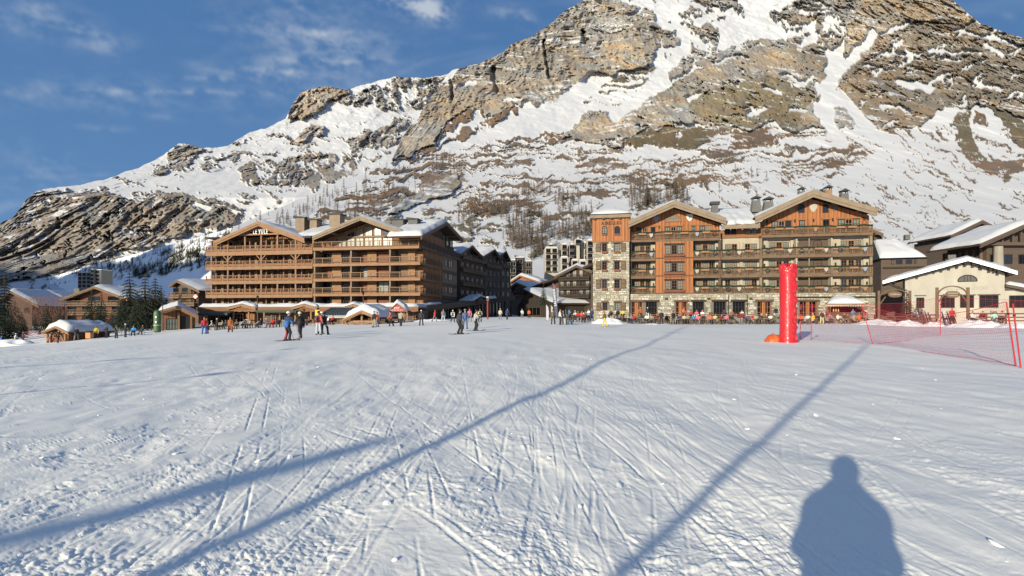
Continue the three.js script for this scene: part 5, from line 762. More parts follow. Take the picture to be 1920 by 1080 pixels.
{ // white restaurant
  const f = fac(1697, 76, 1884, 70, -0.1), H = f.group('white_restaurant', 'cream walled restaurant with a broad snowy gable and a half round window', 'restaurant'), U = (px, w = 0) => f.u(px, w), Y = (px, py, w = 0) => f.y(px, py, w);
  const L = f.at(1655, 527, 1.6), R = f.at(1815, 483, 1.6), E = f.at(1908, 509, 1.6);
  gableRoof(H, L, R, E, 1.6, -11, { fascia: M.steel, fh: 0.42, snow: 0.4, seed: 15, purlins: 7, ends: M.darkWood });
  const gw = [[0, 0], [f.len, 0], [f.len, Y(1884, 512)], [U(1815), Y(1815, 491)], [0, Y(1697, 517)]]; mb().prism(gw, -10, 0).build('wall', M.whiteWall, H);
  { const u0 = U(1796), u1 = U(1832), yb = Y(1814, 527), pts = []; for (let i = 0; i <= 12; i++) { const q = Math.PI * i / 12; pts.push([(u0 + u1) / 2 + Math.cos(q) * (u1 - u0) / 2, yb + Math.sin(q) * 0.8]); } const fr = mb(); for (let i = 0; i < 12; i++) fr.bar([...pts[i], 0.06], [...pts[i + 1], 0.06], 0.1, 0.12); fr.box(u0, yb - 0.08, 0, u1, yb, 0.12); for (const k of [0.33, 0.5, 0.67]) { const x = lerp(u0, u1, k); fr.box(x - 0.03, yb, 0, x + 0.03, yb + 0.65, 0.08); } const w = fr.build('half_round_window', M.darkWood, H); mb().prism(pts, 0.01, 0.04).build('pane', M.greyPanel, w); }
  for (const [a, b] of [[1718, 1733], [1764, 1790], [1800, 1826], [1836, 1872]]) { windowAt(H, U(a), Y(1800, 577), U(b), Y(1800, a === 1718 ? 557 : 554), 0.005, { cols: 3, rows: 2, pane: M.glass, frame: M.darkWood }); mb().box(U(a) - 0.2, Y(1800, 554) + 0.01, 0, U(b) + 0.2, Y(1800, 552.5), 0.14).build('lintel', M.brownWood, H); }
  lettering(H, 'La Grande Ourse', U(1766), U(1852), Y(1810, 543), 0.005, serif, std(0.36, 0.335, 0.28, 0.9), 0.55);
  mb().box(U(1884), 0, -8, U(1935), Y(1890, 545), -0.2).build('annex', M.whiteWall, H); { const a = U(1884), b = U(1940), y = Y(1890, 541), r = mb().hexa([[a, y + 0.6, -6], [b, y - 0.2, -6], [b, y + 0.1, -6], [a, y + 0.9, -6], [a, y + 0.2, 0.8], [b, y - 0.6, 0.8], [b, y - 0.3, 0.8], [a, y + 0.5, 0.8]]).build('annex_roof', M.brownWood, H); snowOn(r, (s) => [lerp(a, b, s), lerp(y + 0.55, y - 0.25, s)], -5.8, 0.6, 0.4, 22); } windowAt(H, U(1892, -0.2), Y(1890, 577), U(1925, -0.2), Y(1890, 554), -0.19, { cols: 3, rows: 2, pane: M.glass, frame: M.darkWood });
  for (let i = 0; i < 12; i++) { const s = (i + 0.5) / 12, x = lerp(0.3, f.len - 0.3, s), px = lerp(1697, 1884, s), y = x < U(1815) ? lerp(Y(1697, 517), Y(1815, 491), x / U(1815)) : lerp(Y(1815, 491), Y(1884, 512), (x - U(1815)) / (f.len - U(1815))); mb().box(x - 0.16, y - 0.35, 0.01, x + 0.16, y + 0.05, 1.2).build('rafter_end', M.darkWood, H); }
  mb().bar([U(1697) - 2.6, Y(1680, 527), 1], [U(1697), Y(1697, 545), 0.2], 0.3).build('brace', M.darkWood, H); mb().box(U(1779, -2), Y(1780, 500, -2), -4, U(1794, -2), Y(1780, 477, -2), -2.8).build('chimney', M.grey, H);
}
// ---------------------------------------------------------------- left edge of the village
{ const [f, H] = streetHouse('reddish timber chalet behind fir trees with snow on its wide roof', 122, 132, 232, 128, -3.4, [112, 561], [177, 537], [240, 561], [[606, 0, 4], [588, 1, 4], [571, 1, 3]], { mat: std(0.16, 0.06, 0.035, 0.85, { map: woodH }), fascia: M.balconyWood, snow: 0.5, name: 'timber_chalet', w: 2, panes: ['glass', 'glassBlue'] }); mb().box(f.u(142, -4), f.y(142, 560, -4), -5, f.u(152, -4), f.y(147, 541, -4), -3.5).build('chimney', M.grey, H); }
streetHouse('dark grey chalet with a steep snow roof between the firs and the balcony hotel', 322, 124, 372, 120, -3, [317, 536], [331, 525], [374, 545], [[590, 0, 3], [571, 1, 3], [556, 1, 3]], { mat: M.brownWood, snow: 0.5, depth: 20, name: 'timber_chalet' });
{ const f = fac(364, 118, 368, 118, 0), H = thing('pharmacy_cross', 'small glowing pink and white cross sign on the dark grey chalet', 'sign', at3(367, 556, 117.5)); mb().box(-0.35, -0.75, 0, 0.35, 0.75, 0.25).box(-0.75, -0.35, 0.01, -0.36, 0.35, 0.24).box(0.36, -0.35, 0.01, 0.75, 0.35, 0.24).build('cross_sign_panel', std(0.75, 0.35, 0.3, 0.5, { emissive: rgb(0.9, 0.35, 0.3), emissiveIntensity: 0.35 }), H); H.scale.setScalar(0.6); mb().box(-0.1, -0.1, -1.6, 0.1, 0.1, -0.003).build('bracket', M.iron, H); }
streetHouse('low snow roofed hut at the far left edge, behind bare bushes', 5, 150, 60, 150, -6, [-10, 566], [18, 545], [72, 574], [[590, 0, 3]], { mat: std(0.1, 0.06, 0.045, 0.9, { map: woodH }), snow: 0.7, name: 'village_house' });  // wall darkened: shade of the trees around is put into its colour
streetHouse('far small roof just left of the reddish chalet', 64, 200, 112, 200, -6, [58, 556], [85, 546], [116, 560], [[575, 0, 3]], { mat: M.grey, snow: 0.6, name: 'village_house' });
{ // market hut on the left
  const f = fac(84, 73, 128, 72, -2.6), H = f.group('snowy_hut', 'low red brown hut with thick pillow of snow on its roof, far left', 'hut'), L = f.at(79, 622, 0.6), R = f.at(104, 612, 0.6), E = f.at(129, 624, 0.6);
  gableRoof(H, L, R, E, 0.6, -6.2, { fascia: M.honeyBeam, fh: 0.26, thick: 0.16, snow: 0.75, seed: 51, purlins: 0 }); mb().box(0.3, 0, -6, f.len - 0.3, E[1] - 0.2, -0.4).build('wall', std(0.2, 0.07, 0.04, 0.85, { map: woodV }), H); mb().prism([[0.4, E[1] - 0.2], [f.len - 0.4, E[1] - 0.2], [R[0], R[1] - 0.2]], -5, -0.42).build('gable_wall', M.larchV, H);
  for (const x of [0.5, f.len - 0.5]) mb().bar([x, 0.2, 0.1], [x + (x < 1 ? 0.8 : -0.8), 1.2, 0.1], 0.12).box(x - 0.1, 0, -0.1, x + 0.1, E[1] - 0.2, 0.1).build('brace', M.honeyBeam, H);
  windowAt(H, f.len * 0.3, 0.7, f.len * 0.7, 1.5, -0.4, { cols: 2, rows: 1, pane: M.glass, frame: M.honeyBeam });
}
// ---------------------------------------------------------------- trees
const bark = std(0.085, 0.06, 0.042, 0.95), twig = std(0.12, 0.085, 0.06, 0.95), needle = new THREE.MeshStandardMaterial({ color: rgb(1, 1, 1), roughness: 0.95, vertexColors: true });
function larchShape(seed) {                       // a bare larch one metre tall
  const r = rng(seed), t = mb().cyl([0, 0, 0], [0.01, 0.98, 0], 0.016, 0.003, 5, false), c = mb();
  for (let i = 0; i < 74; i++) { const h = 0.12 + 0.86 * Math.pow(r(), 0.85), a = r() * 6.283, l = (1 - h) * 0.2 * (0.5 + r() * 0.6) + 0.035, dy = -0.02 + r() * 0.06, e = [Math.cos(a) * l, h + dy, Math.sin(a) * l], w = 0.007; c.tri([0, h - w, 0], [0, h + w, 0], e); const k = 0.55, a2 = a + 0.7; c.tri([e[0] * k, h + dy * k - 0.005, e[2] * k], [e[0] * k, h + dy * k + 0.005, e[2] * k], [e[0] * k + Math.cos(a2) * l * 0.45, h + dy + 0.012, e[2] * k + Math.sin(a2) * l * 0.45]); c.tri([e[0] * 0.3, h - 0.005, e[2] * 0.3], [e[0] * 0.3, h + 0.005, e[2] * 0.3], [e[0] * 0.3 + Math.cos(a - 0.8) * l * 0.45, h + 0.025, e[2] * 0.3 + Math.sin(a - 0.8) * l * 0.45]); }
  return [t.geo(), c.geo()];
}
function firShape(seed, tiers = 17, per = 15, dark = 1) {   // a fir one metre tall: drooping boughs of many small needle sprays
  const r = rng(seed), t = mb().cyl([0, 0, 0], [0, 0.97, 0], 0.022, 0.004, 6, false), c = mb();
  for (let i = 0; i < tiers; i++) {
    const h = 0.07 + 0.91 * i / tiers, R = (1 - h) * 0.25 * (0.8 + r() * 0.4) + 0.012, n = Math.max(5, Math.round(per * (1 - h * 0.6)));
    for (let k = 0; k < n; k++) {
      const a = (k + r()) / n * 6.283, l = R * (0.7 + r() * 0.5), droop = l * (0.3 + r() * 0.35), g = 0.7 + r() * 0.6; c.color([0.026 * g * dark, 0.036 * g * dark, 0.02 * g * dark]);
      const ca = Math.cos(a), sa = Math.sin(a), P = (s, o, y) => [ca * l * s - sa * o, h - droop * s * s + y, sa * l * s + ca * o], w = l * 0.26 + 0.006;
      for (let q = 0; q < 4; q++) { const s0 = q * 0.24, s1 = s0 + 0.42, ww = w * (1 - s0 * 0.7); c.tri(P(s0, 0, 0.004), P(s1, ww, -0.012), P(s1 * 0.82, ww * 0.25, 0.002)); c.tri(P(s0, 0, 0.004), P(s1 * 0.82, -ww * 0.25, 0.002), P(s1, -ww, -0.012)); }
      c.tri(P(0.6, -w * 0.2, 0.003), P(0.6, w * 0.2, 0.003), P(1.05, 0, -0.01));
    }
  }
  return [t.geo(), c.geo()];
}
const larches = [1, 2, 3, 4].map((s) => larchShape(s * 13)), firs = [1, 2, 3].map((s) => firShape(s * 7)), firsFar = [1, 2].map((s) => firShape(s * 17, 9, 8));
function tree(kind, pos, h, label, group, v, wide = 1) {
  const g = thing(kind === 'larch' ? 'larch_tree' : 'fir_tree', label, 'tree', pos, v * 2.4, group), [a, b] = kind === 'larch' ? larches[v % 4] : kind === 'fir' ? firs[v % 3] : firsFar[v % 2];
  put('trunk', a, bark, g); put('crown', b, kind === 'larch' ? twig : needle, g); g.scale.set(h * wide, h, h * wide); return g;
}
{
  const r = rng(99), stuff = { larch: [], fir: [] };
  const sow = (poly, n, hpx, own, kind, label, group) => {
    let x0 = 1e9, x1 = -1e9, y0 = 1e9, y1 = -1e9; for (const [x, y] of poly) { x0 = Math.min(x0, x); x1 = Math.max(x1, x); y0 = Math.min(y0, y); y1 = Math.max(y1, y); }
    const spots = []; for (let i = 0, guard = 0; i < n && guard < n * 30; guard++) { const x = lerp(x0, x1, r()), y = lerp(y0, y1, r()); if (!inside(poly, x, y) || y < skyMain(x) + 6 || fbm2(x * 0.03 + 5, y * 0.05, 3) < -0.28 + r() * 0.25) continue; spots.push([x, y, hpx * (0.6 + r() * 0.7)]); i++; }
    spots.sort((a, b) => b[2] - a[2]); spots.forEach(([x, y, h], i) => { const p = onSlope(near, x, y), H = h * -p[2] / F; p[1] -= H * 0.04; if (i < own) tree(kind === 'fir' ? 'firFar' : kind, p, H, label, group, i, kind === 'fir' ? 1.15 : 1.25); else stuff[kind].push([p, H]); });
  };
  const lg = 'bare larches on the mountain slope', fg = 'small dark firs on the mountain slope';
  sow([[440, 425], [560, 385], [700, 325], [850, 290], [870, 330], [740, 395], [700, 425], [440, 440]], 260, 17, 70, 'larch', 'bare brown larch on the snow slope above the balcony hotel', lg);
  sow([[860, 390], [1000, 350], [1110, 380], [1112, 450], [1010, 470], [930, 455], [860, 430]], 330, 21, 70, 'larch', 'bare brown larch in the wood between the two hotels', lg);
  sow([[960, 440], [1112, 430], [1112, 485], [960, 500]], 130, 26, 24, 'larch', 'bare brown larch rising behind the cream apartment towers', lg);
  sow([[1180, 350], [1260, 342], [1292, 370], [1290, 392], [1180, 395]], 110, 23, 34, 'larch', 'bare brown larch behind the left gable of the right hotel', lg);
  sow([[1290, 320], [1440, 320], [1440, 365], [1300, 375]], 12, 19, 12, 'larch', 'lone bare larch on the open snow above the right hotel', lg);
  sow([[800, 300], [1060, 270], [1300, 300], [1250, 345], [900, 380]], 60, 9, 8, 'larch', 'tiny bare shrub on the snowy terraces high above', lg);
  sow([[880, 395], [1110, 400], [1112, 480], [960, 490], [880, 440]], 70, 22, 14, 'fir', 'dark fir standing among the bare larches between the hotels', fg);
  sow([[1230, 345], [1290, 355], [1290, 380], [1200, 385]], 22, 22, 8, 'fir', 'dark fir behind the left gable of the right hotel', fg);
  sow([[780, 395], [940, 345], [1130, 340], [1130, 365], [900, 400]], 60, 9, 8, 'fir', 'low dark fir on the brown bank high above the street', fg);
  for (const [k, list] of Object.entries(stuff)) {
    const shapes = k === 'larch' ? larches : firsFar; shapes.forEach((s, v) => { const mine = list.filter((_, i) => i % shapes.length === v); s.forEach((geo, part) => { const im = new THREE.InstancedMesh(geo, part ? (k === 'larch' ? twig : needle) : bark, mine.length), m = new THREE.Matrix4(), q = new THREE.Quaternion(); mine.forEach(([p, H], i) => { q.setFromAxisAngle(new THREE.Vector3(0, 1, 0), i * 1.7); m.compose(new THREE.Vector3(...p), q, new THREE.Vector3(H * 1.2, H, H * 1.2)); im.setMatrixAt(i, m); }); im.name = numbered(k === 'larch' ? 'larch_wood' : 'fir_wood'); im.castShadow = im.receiveShadow = true; scene.add(im); tag(im, k === 'larch' ? 'far off bare larch wood covering the lower mountain slope' : 'far off dark firs scattered through the larch wood', 'wood', null, 'stuff'); }); });
  }
  // shaded forest strip in the valley on the left
  const strip = [], rr = rng(12); for (let i = 0; i < 620; i++) { const s = rr(), x = lerp(60, 440, s), y0 = lerp(548, 436, Math.pow(s, 0.9)), y = y0 + rr() * lerp(14, 60, s), d = lerp(820, 560, s) - (y - y0) * 1.5; strip.push([at3(x, y, d), d * (0.011 + rr() * 0.01)]); }
  firsFar.forEach((s, v) => s.forEach((geo, part) => { const mine = strip.filter((_, i) => i % 2 === v), im = new THREE.InstancedMesh(geo, part ? needle : bark, mine.length), m = new THREE.Matrix4(), q = new THREE.Quaternion(); mine.forEach(([p, H], i) => { q.setFromAxisAngle(new THREE.Vector3(0, 1, 0), i); m.compose(new THREE.Vector3(...p), q, new THREE.Vector3(H * 1.5, H, H * 1.5)); im.setMatrixAt(i, m); }); im.name = numbered('valley_forest'); im.castShadow = im.receiveShadow = true; scene.add(im); tag(im, 'dark fir forest strip in the shaded valley on the left', 'forest', null, 'stuff'); }));
  // hillside that carries that forest
  structure(gridMesh('valley_slope', 60, 24, (i, j, o) => { const s = i / 59, v = j / 23, x = lerp(-20, 470, s), y0 = lerp(556, 424, s), y = lerp(y0 - 6, 600, v), d = lerp(860, 545, s) - (y - y0) * 1.5 + 22 * fbm2(x * 0.03, y * 0.05, 3); o.p = at3(x, y, Math.max(d, 240)); }, M.snow), 'snowy slope below the grey cliff in valley shade');
  // firs by the left village
  const T = [[243, 612, 505, 104, 'tallest fir in the dark group left of the balcony hotel'], [272, 614, 510, 100, 'broad dark fir right of the tallest one, near the green column'], [291, 612, 516, 106, 'dark fir behind the green inflatable column'], [258, 618, 548, 92, 'smaller fir in front of the tall dark group'], [228, 616, 556, 98, 'slim fir at the left of the dark group, beside the reddish chalet'], [302, 600, 532, 118, 'fir half hidden behind the shop chalet roof'], [172, 616, 540, 112, 'grey green fir in front of the reddish chalet, left of a pair'], [190, 616, 545, 108, 'grey green fir in front of the reddish chalet, right of a pair'], [208, 624, 585, 88, 'short fir beside the small crowd on the left'], [8, 612, 508, 140, 'dark fir cut by the left edge of the view'], [-12, 618, 520, 120, 'dark fir mostly outside the left edge'], [28, 622, 560, 118, 'small fir near the left edge by the snow roofed hut'], [46, 622, 596, 100, 'low young fir behind the red netting on the left'], [66, 620, 590, 104, 'low young fir left of the snowy hut'], [312, 612, 556, 108, 'thin fir close to the left end of the shop chalet'], [18, 640, 574, 92, 'fir standing before the low hut at the left edge'], [-4, 640, 560, 90, 'fir half outside the left edge behind the people'], [40, 634, 582, 98, 'dark fir right of the low hut at the left edge'], [86, 626, 566, 110, 'dark fir between the bare bushes and the reddish chalet'], [112, 624, 572, 108, 'dark fir touching the left eave of the reddish chalet'], [140, 622, 580, 104, 'short dark fir below the left eave of the reddish chalet'], [1019, 572, 532, 112, 'single small fir before the dark shed in the village street'], [1700, 600, 540, 66, 'small fir with yellow garden lights beside the cream restaurant'], [1722, 600, 556, 68, 'young fir against the cream wall of the restaurant']];
  T.forEach(([px, b, t, d, l], i) => { const p = at3(px, b, d); tree('fir', p, (b - t) / F * d, l, null, i, i < 6 ? 1.35 : 1.1); });
  // bare red brown bushes at the left edge
  const c = mb(), rb = rng(4); for (let i = 0; i < 2600; i++) { const x = lerp(20, 118, rb()), y = lerp(560, 618, rb()), d = 110 + rb() * 25, p = at3(x, y, d), a = rb() * 6.28, l = 0.4 + rb() * 1.3, e = [p[0] + Math.cos(a) * l * 0.5, p[1] + l, p[2] + Math.sin(a) * l * 0.5]; c.tri([p[0] - 0.02, p[1], p[2]], [p[0] + 0.02, p[1], p[2]], e); }
  tag(c.build('bare_bushes', std(0.12, 0.06, 0.042, 0.95), scene), 'thicket of bare red brown bushes at the far left', 'bushes', null, 'stuff');
}
// ---------------------------------------------------------------- people: one continuous skin over a posed skeleton, meshed from a distance field
function surfaceNets(f, lo, hi, cell) {
  const n = [0, 1, 2].map((k) => Math.ceil((hi[k] - lo[k]) / cell) + 1), [nx, ny, nz] = n, v = new Float32Array(nx * ny * nz);
  for (let k = 0, q = 0; k < nz; k++) for (let j = 0; j < ny; j++) for (let i = 0; i < nx; i++, q++) v[q] = f(lo[0] + i * cell, lo[1] + j * cell, lo[2] + k * cell);
  const id = new Int32Array(nx * ny * nz).fill(-1), pos = [], idx = [], I = (i, j, k) => (k * ny + j) * nx + i;
  for (let k = 0; k < nz - 1; k++) for (let j = 0; j < ny - 1; j++) for (let i = 0; i < nx - 1; i++) {
    let m = 0, c = 0, x = 0, y = 0, z = 0; const g = []; for (let e = 0; e < 8; e++) { const w = v[I(i + (e & 1), j + ((e >> 1) & 1), k + (e >> 2))]; g.push(w); if (w < 0) m |= 1 << e; } if (m === 0 || m === 255) continue;
    for (const [a, b] of EDGES) { if ((g[a] < 0) === (g[b] < 0)) continue; const t = g[a] / (g[a] - g[b]); x += (a & 1) + ((b & 1) - (a & 1)) * t; y += ((a >> 1) & 1) + (((b >> 1) & 1) - ((a >> 1) & 1)) * t; z += (a >> 2) + ((b >> 2) - (a >> 2)) * t; c++; }
    id[I(i, j, k)] = pos.length / 3; pos.push(lo[0] + (i + x / c) * cell, lo[1] + (j + y / c) * cell, lo[2] + (k + z / c) * cell);
  }
  const quad = (a, b, c, d, flip) => { if (a < 0 || b < 0 || c < 0 || d < 0) return; if (flip) idx.push(a, c, b, a, d, c); else idx.push(a, b, c, a, c, d); };
  for (let k = 1; k < nz - 1; k++) for (let j = 1; j < ny - 1; j++) for (let i = 1; i < nx - 1; i++) {
    const s = v[I(i, j, k)] < 0;
    if (s !== v[I(i + 1, j, k)] < 0) quad(id[I(i, j - 1, k - 1)], id[I(i, j, k - 1)], id[I(i, j, k)], id[I(i, j - 1, k)], !s);
    if (s !== v[I(i, j + 1, k)] < 0) quad(id[I(i - 1, j, k - 1)], id[I(i - 1, j, k)], id[I(i, j, k)], id[I(i, j, k - 1)], !s);
    if (s !== v[I(i, j, k + 1)] < 0) quad(id[I(i - 1, j - 1, k)], id[I(i, j - 1, k)], id[I(i, j, k)], id[I(i - 1, j, k)], !s);
  }
  return { pos, idx };
}
const EDGES = [[0, 1], [2, 3], [4, 5], [6, 7], [0, 2], [1, 3], [4, 6], [5, 7], [0, 4], [1, 5], [2, 6], [3, 7]];
const cap = (a, b, r1, r2, k) => ({ a, d: [b[0] - a[0], b[1] - a[1], b[2] - a[2]], l2: Math.max(1e-9, (b[0] - a[0]) ** 2 + (b[1] - a[1]) ** 2 + (b[2] - a[2]) ** 2), r1, r2, k });
function dcap(c, x, y, z) { const px = x - c.a[0], py = y - c.a[1], pz = z - c.a[2], t = clamp((px * c.d[0] + py * c.d[1] + pz * c.d[2]) / c.l2), ex = px - c.d[0] * t, ey = py - c.d[1] * t, ez = pz - c.d[2] * t; return Math.sqrt(ex * ex + ey * ey + ez * ez) - c.r1 - (c.r2 - c.r1) * t; }
function meshCaps(caps, cell, k) {
  const lo = [1e9, 1e9, 1e9], hi = [-1e9, -1e9, -1e9]; for (const c of caps) for (let q = 0; q < 3; q++) { const r = Math.max(c.r1, c.r2) + cell * 2, e = c.a[q] + c.d[q]; lo[q] = Math.min(lo[q], c.a[q] - r, e - r); hi[q] = Math.max(hi[q], c.a[q] + r, e + r); }
  const f = (x, y, z) => { let d = 1e9; for (const c of caps) { const e = dcap(c, x, y, z), h = Math.max(k - Math.abs(d - e), 0) / k; d = Math.min(d, e) - h * h * k * 0.25; } return d; };
  const m = surfaceNets(f, lo, hi, cell), cls = [];
  for (let i = 0; i < m.pos.length; i += 3) { let b = 1e9, w = 0; for (const c of caps) { const e = dcap(c, m.pos[i], m.pos[i + 1], m.pos[i + 2]); if (e < b) { b = e; w = c.k; } } cls.push(w); }
  return { ...m, cls };
}
const JACKET = 0, PANTS = 1, BOOT = 2, SKIN = 3, GLOVE = 4, HAIR = 5, EYE_ = 6, LIP = 7;
// head with brow, nose, jaw, ears; centre at its middle, facing +z
const HEAD = meshCaps([cap([0, 0.035, -0.012], [0, 0.045, -0.012], 0.088, 0.086, HAIR), cap([0, 0.0, 0.02], [0, -0.06, 0.035], 0.07, 0.05, SKIN), cap([0, -0.09, 0.05], [0, -0.085, 0.052], 0.03, 0.028, SKIN), cap([-0.03, -0.005, 0.072], [0.03, -0.005, 0.072], 0.022, 0.022, SKIN), cap([0, -0.005, 0.09], [0, -0.035, 0.104], 0.01, 0.014, SKIN), cap([-0.076, -0.02, 0], [-0.08, -0.05, 0.004], 0.016, 0.013, SKIN), cap([0.076, -0.02, 0], [0.08, -0.05, 0.004], 0.016, 0.013, SKIN), cap([0, -0.08, -0.01], [0, -0.17, -0.02], 0.054, 0.058, SKIN), cap([-0.032, -0.016, 0.084], [-0.03, -0.016, 0.084], 0.012, 0.012, EYE_), cap([0.032, -0.016, 0.084], [0.03, -0.016, 0.084], 0.012, 0.012, EYE_), cap([-0.018, -0.064, 0.083], [0.018, -0.064, 0.083], 0.009, 0.009, LIP)], 0.0125, 0.02);
// relaxed gloved hand: palm, four unequal bent fingers, thumb from the side of the palm; wrist at the origin, fingers towards -y
function handShape(curl) {
  const c = [cap([-0.02, -0.02, 0], [-0.024, -0.075, 0], 0.02, 0.019, GLOVE), cap([0.006, -0.02, 0], [0.006, -0.08, 0], 0.021, 0.019, GLOVE), cap([0.022, -0.02, 0], [0.026, -0.072, 0], 0.019, 0.017, GLOVE)];
  [[-0.031, 0.9], [-0.011, 1], [0.01, 0.95], [0.03, 0.78]].forEach(([x, s]) => { const y = -0.085, l1 = 0.04 * s, l2 = 0.034 * s, a = curl, b = curl * 2; const p = [x, y - l1 * Math.cos(a), l1 * Math.sin(a)]; c.push(cap([x, y + 0.02, 0], p, 0.0105, 0.0098, GLOVE), cap(p, [x, p[1] - l2 * Math.cos(b), p[2] + l2 * Math.sin(b)], 0.0098, 0.0088, GLOVE)); });
  c.push(cap([-0.03, -0.03, 0.006], [-0.055, -0.065, 0.022], 0.0135, 0.012, GLOVE), cap([-0.055, -0.065, 0.022], [-0.058, -0.095, 0.034], 0.012, 0.0105, GLOVE));
  return meshCaps(c, 0.008, 0.008);
}
const HANDS = [handShape(0.35), handShape(1.15)];
const lean = (a, [x, y, z]) => [x, y * Math.cos(a) - z * Math.sin(a), y * Math.sin(a) + z * Math.cos(a)];
function pose(p) {
  const o = { lean: 0, thigh: [0.05, 0.05], shin: [-0.05, -0.05], spread: 0.1, arm: [[0.1, 0.15], [0.1, 0.15]], fore: [[0.35, 0], [0.35, 0]], long: 0, puff: 1, grip: 0, nod: 0, cell: 0.03, ...p }, caps = [], P = o.puff;
  const add = (a, b, k) => [a[0] + b[0], a[1] + b[1], a[2] + b[2]], legs = []; let low = 1e9;
  for (const s of [0, 1]) { const sg = s ? 1 : -1, hip = [sg * 0.095, 0, 0], a = o.thigh[s], b = o.shin[s], knee = add(hip, [sg * o.spread * 0.5, -0.43 * Math.cos(a), 0.43 * Math.sin(a)]), ank = add(knee, [sg * o.spread * 0.35, -0.41 * Math.cos(b), 0.41 * Math.sin(b)]); legs.push([hip, knee, ank, sg]); low = Math.min(low, ank[1] - 0.085); }
  const U = (q) => { q = lean(o.lean, q); return [q[0], q[1] - low, q[2]]; }, D = (q) => [q[0], q[1] - low, q[2]];
  for (const [hip, knee, ank, sg] of legs) { const h = D(hip), k = D(knee), a = D(ank); caps.push(cap(h, k, 0.098 * P, 0.074 * P, PANTS), cap(k, a, 0.074 * P, 0.068, PANTS), cap([a[0], a[1] + 0.06, a[2]], [a[0], a[1] - 0.02, a[2]], 0.066, 0.062, BOOT), cap([a[0], a[1] - 0.035, a[2] - 0.03], [a[0] + sg * 0.015, a[1] - 0.045, a[2] + 0.15], 0.05, 0.04, BOOT)); if (o.long) caps.push(cap(h, [lerp(h[0], k[0], 0.9), lerp(h[1], k[1], o.long), lerp(h[2], k[2], 0.9)], 0.13, 0.15, JACKET)); }
  caps.push(cap(U([-0.06, 0.0, 0]), U([0.06, 0.0, 0]), 0.125 * P, 0.125 * P, o.overall ? PANTS : JACKET), cap(U([0, 0.05, 0]), U([0, 0.3, 0.01]), 0.15 * P, 0.165 * P, JACKET), cap(U([-0.11, 0.4, 0]), U([0.11, 0.4, 0]), 0.115 * P, 0.115 * P, JACKET), cap(U([-0.05, 0.3, 0.03]), U([0.05, 0.3, 0.03]), 0.13 * P, 0.13 * P, JACKET), cap(U([0, 0.44, 0]), U([0, 0.53, 0]), 0.075, 0.062, JACKET));
  if (o.flare) caps.push(cap(U([0, 0.3, 0]), D([0, -0.35, 0]), 0.19, 0.34, JACKET), cap(U([0, 0.6, 0]), U([-0.2, 0.38, 0]), 0.1, 0.11, JACKET), cap(U([0, 0.6, 0]), U([0.2, 0.38, 0]), 0.1, 0.11, JACKET));
  const hands = [];
  for (const s of [0, 1]) { const sg = s ? 1 : -1, [f, w] = o.arm[s], [ff, fw] = o.fore[s], sh = U([sg * 0.2, 0.43, 0]), el = add(sh, [sg * 0.29 * Math.sin(w), -0.29 * Math.cos(w) * Math.cos(f), 0.29 * Math.cos(w) * Math.sin(f)]), wr = add(el, [sg * 0.25 * Math.sin(fw), -0.25 * Math.cos(fw) * Math.cos(ff), 0.25 * Math.cos(fw) * Math.sin(ff)]); caps.push(cap(sh, el, 0.073 * P, 0.06 * P, JACKET), cap(el, wr, 0.06 * P, 0.043, JACKET)); hands.push([el, wr, sg]); }
  const body = meshCaps(caps, o.cell, 0.045), hc = U([0, 0.7, 0.03]), parts = [[body, new THREE.Matrix4()]];
  parts.push([HEAD, new THREE.Matrix4().makeRotationX(o.nod).setPosition(...hc)]);
  for (const [el, wr, sg] of hands) { const dir = new THREE.Vector3(wr[0] - el[0], wr[1] - el[1], wr[2] - el[2]).normalize(), q = new THREE.Quaternion().setFromUnitVectors(new THREE.Vector3(0, -1, 0), dir); parts.push([HANDS[o.grip], new THREE.Matrix4().compose(new THREE.Vector3(...wr).addScaledVector(dir, -0.012), q, new THREE.Vector3(sg > 0 ? 1 : -1, 1, 1)), sg < 0]); }
  let n = 0; for (const [m] of parts) n += m.pos.length / 3; const pos = new Float32Array(n * 3), cls = new Uint8Array(n), idx = [], v = new THREE.Vector3(); let k = 0;
  for (const [m, M4, flip] of parts) { for (let i = 0; i < m.cls.length; i++) { v.set(m.pos[i * 3], m.pos[i * 3 + 1], m.pos[i * 3 + 2]).applyMatrix4(M4); pos.set([v.x, v.y, v.z], (k + i) * 3); cls[k + i] = m.cls[i]; } for (let i = 0; i < m.idx.length; i += 3) flip ? idx.push(m.idx[i] + k, m.idx[i + 2] + k, m.idx[i + 1] + k) : idx.push(m.idx[i] + k, m.idx[i + 1] + k, m.idx[i + 2] + k); k += m.cls.length; }
  const g = new THREE.BufferGeometry(); g.setAttribute('position', new THREE.BufferAttribute(pos, 3)); g.setIndex(idx); g.computeVertexNormals();
  return { pos: g.attributes.position, nor: g.attributes.normal, index: g.index, cls, head: hc, wrist: hands.map((h) => h[1]), height: hc[1] + 0.13, top: U([0, 0.4, 0]) };
}
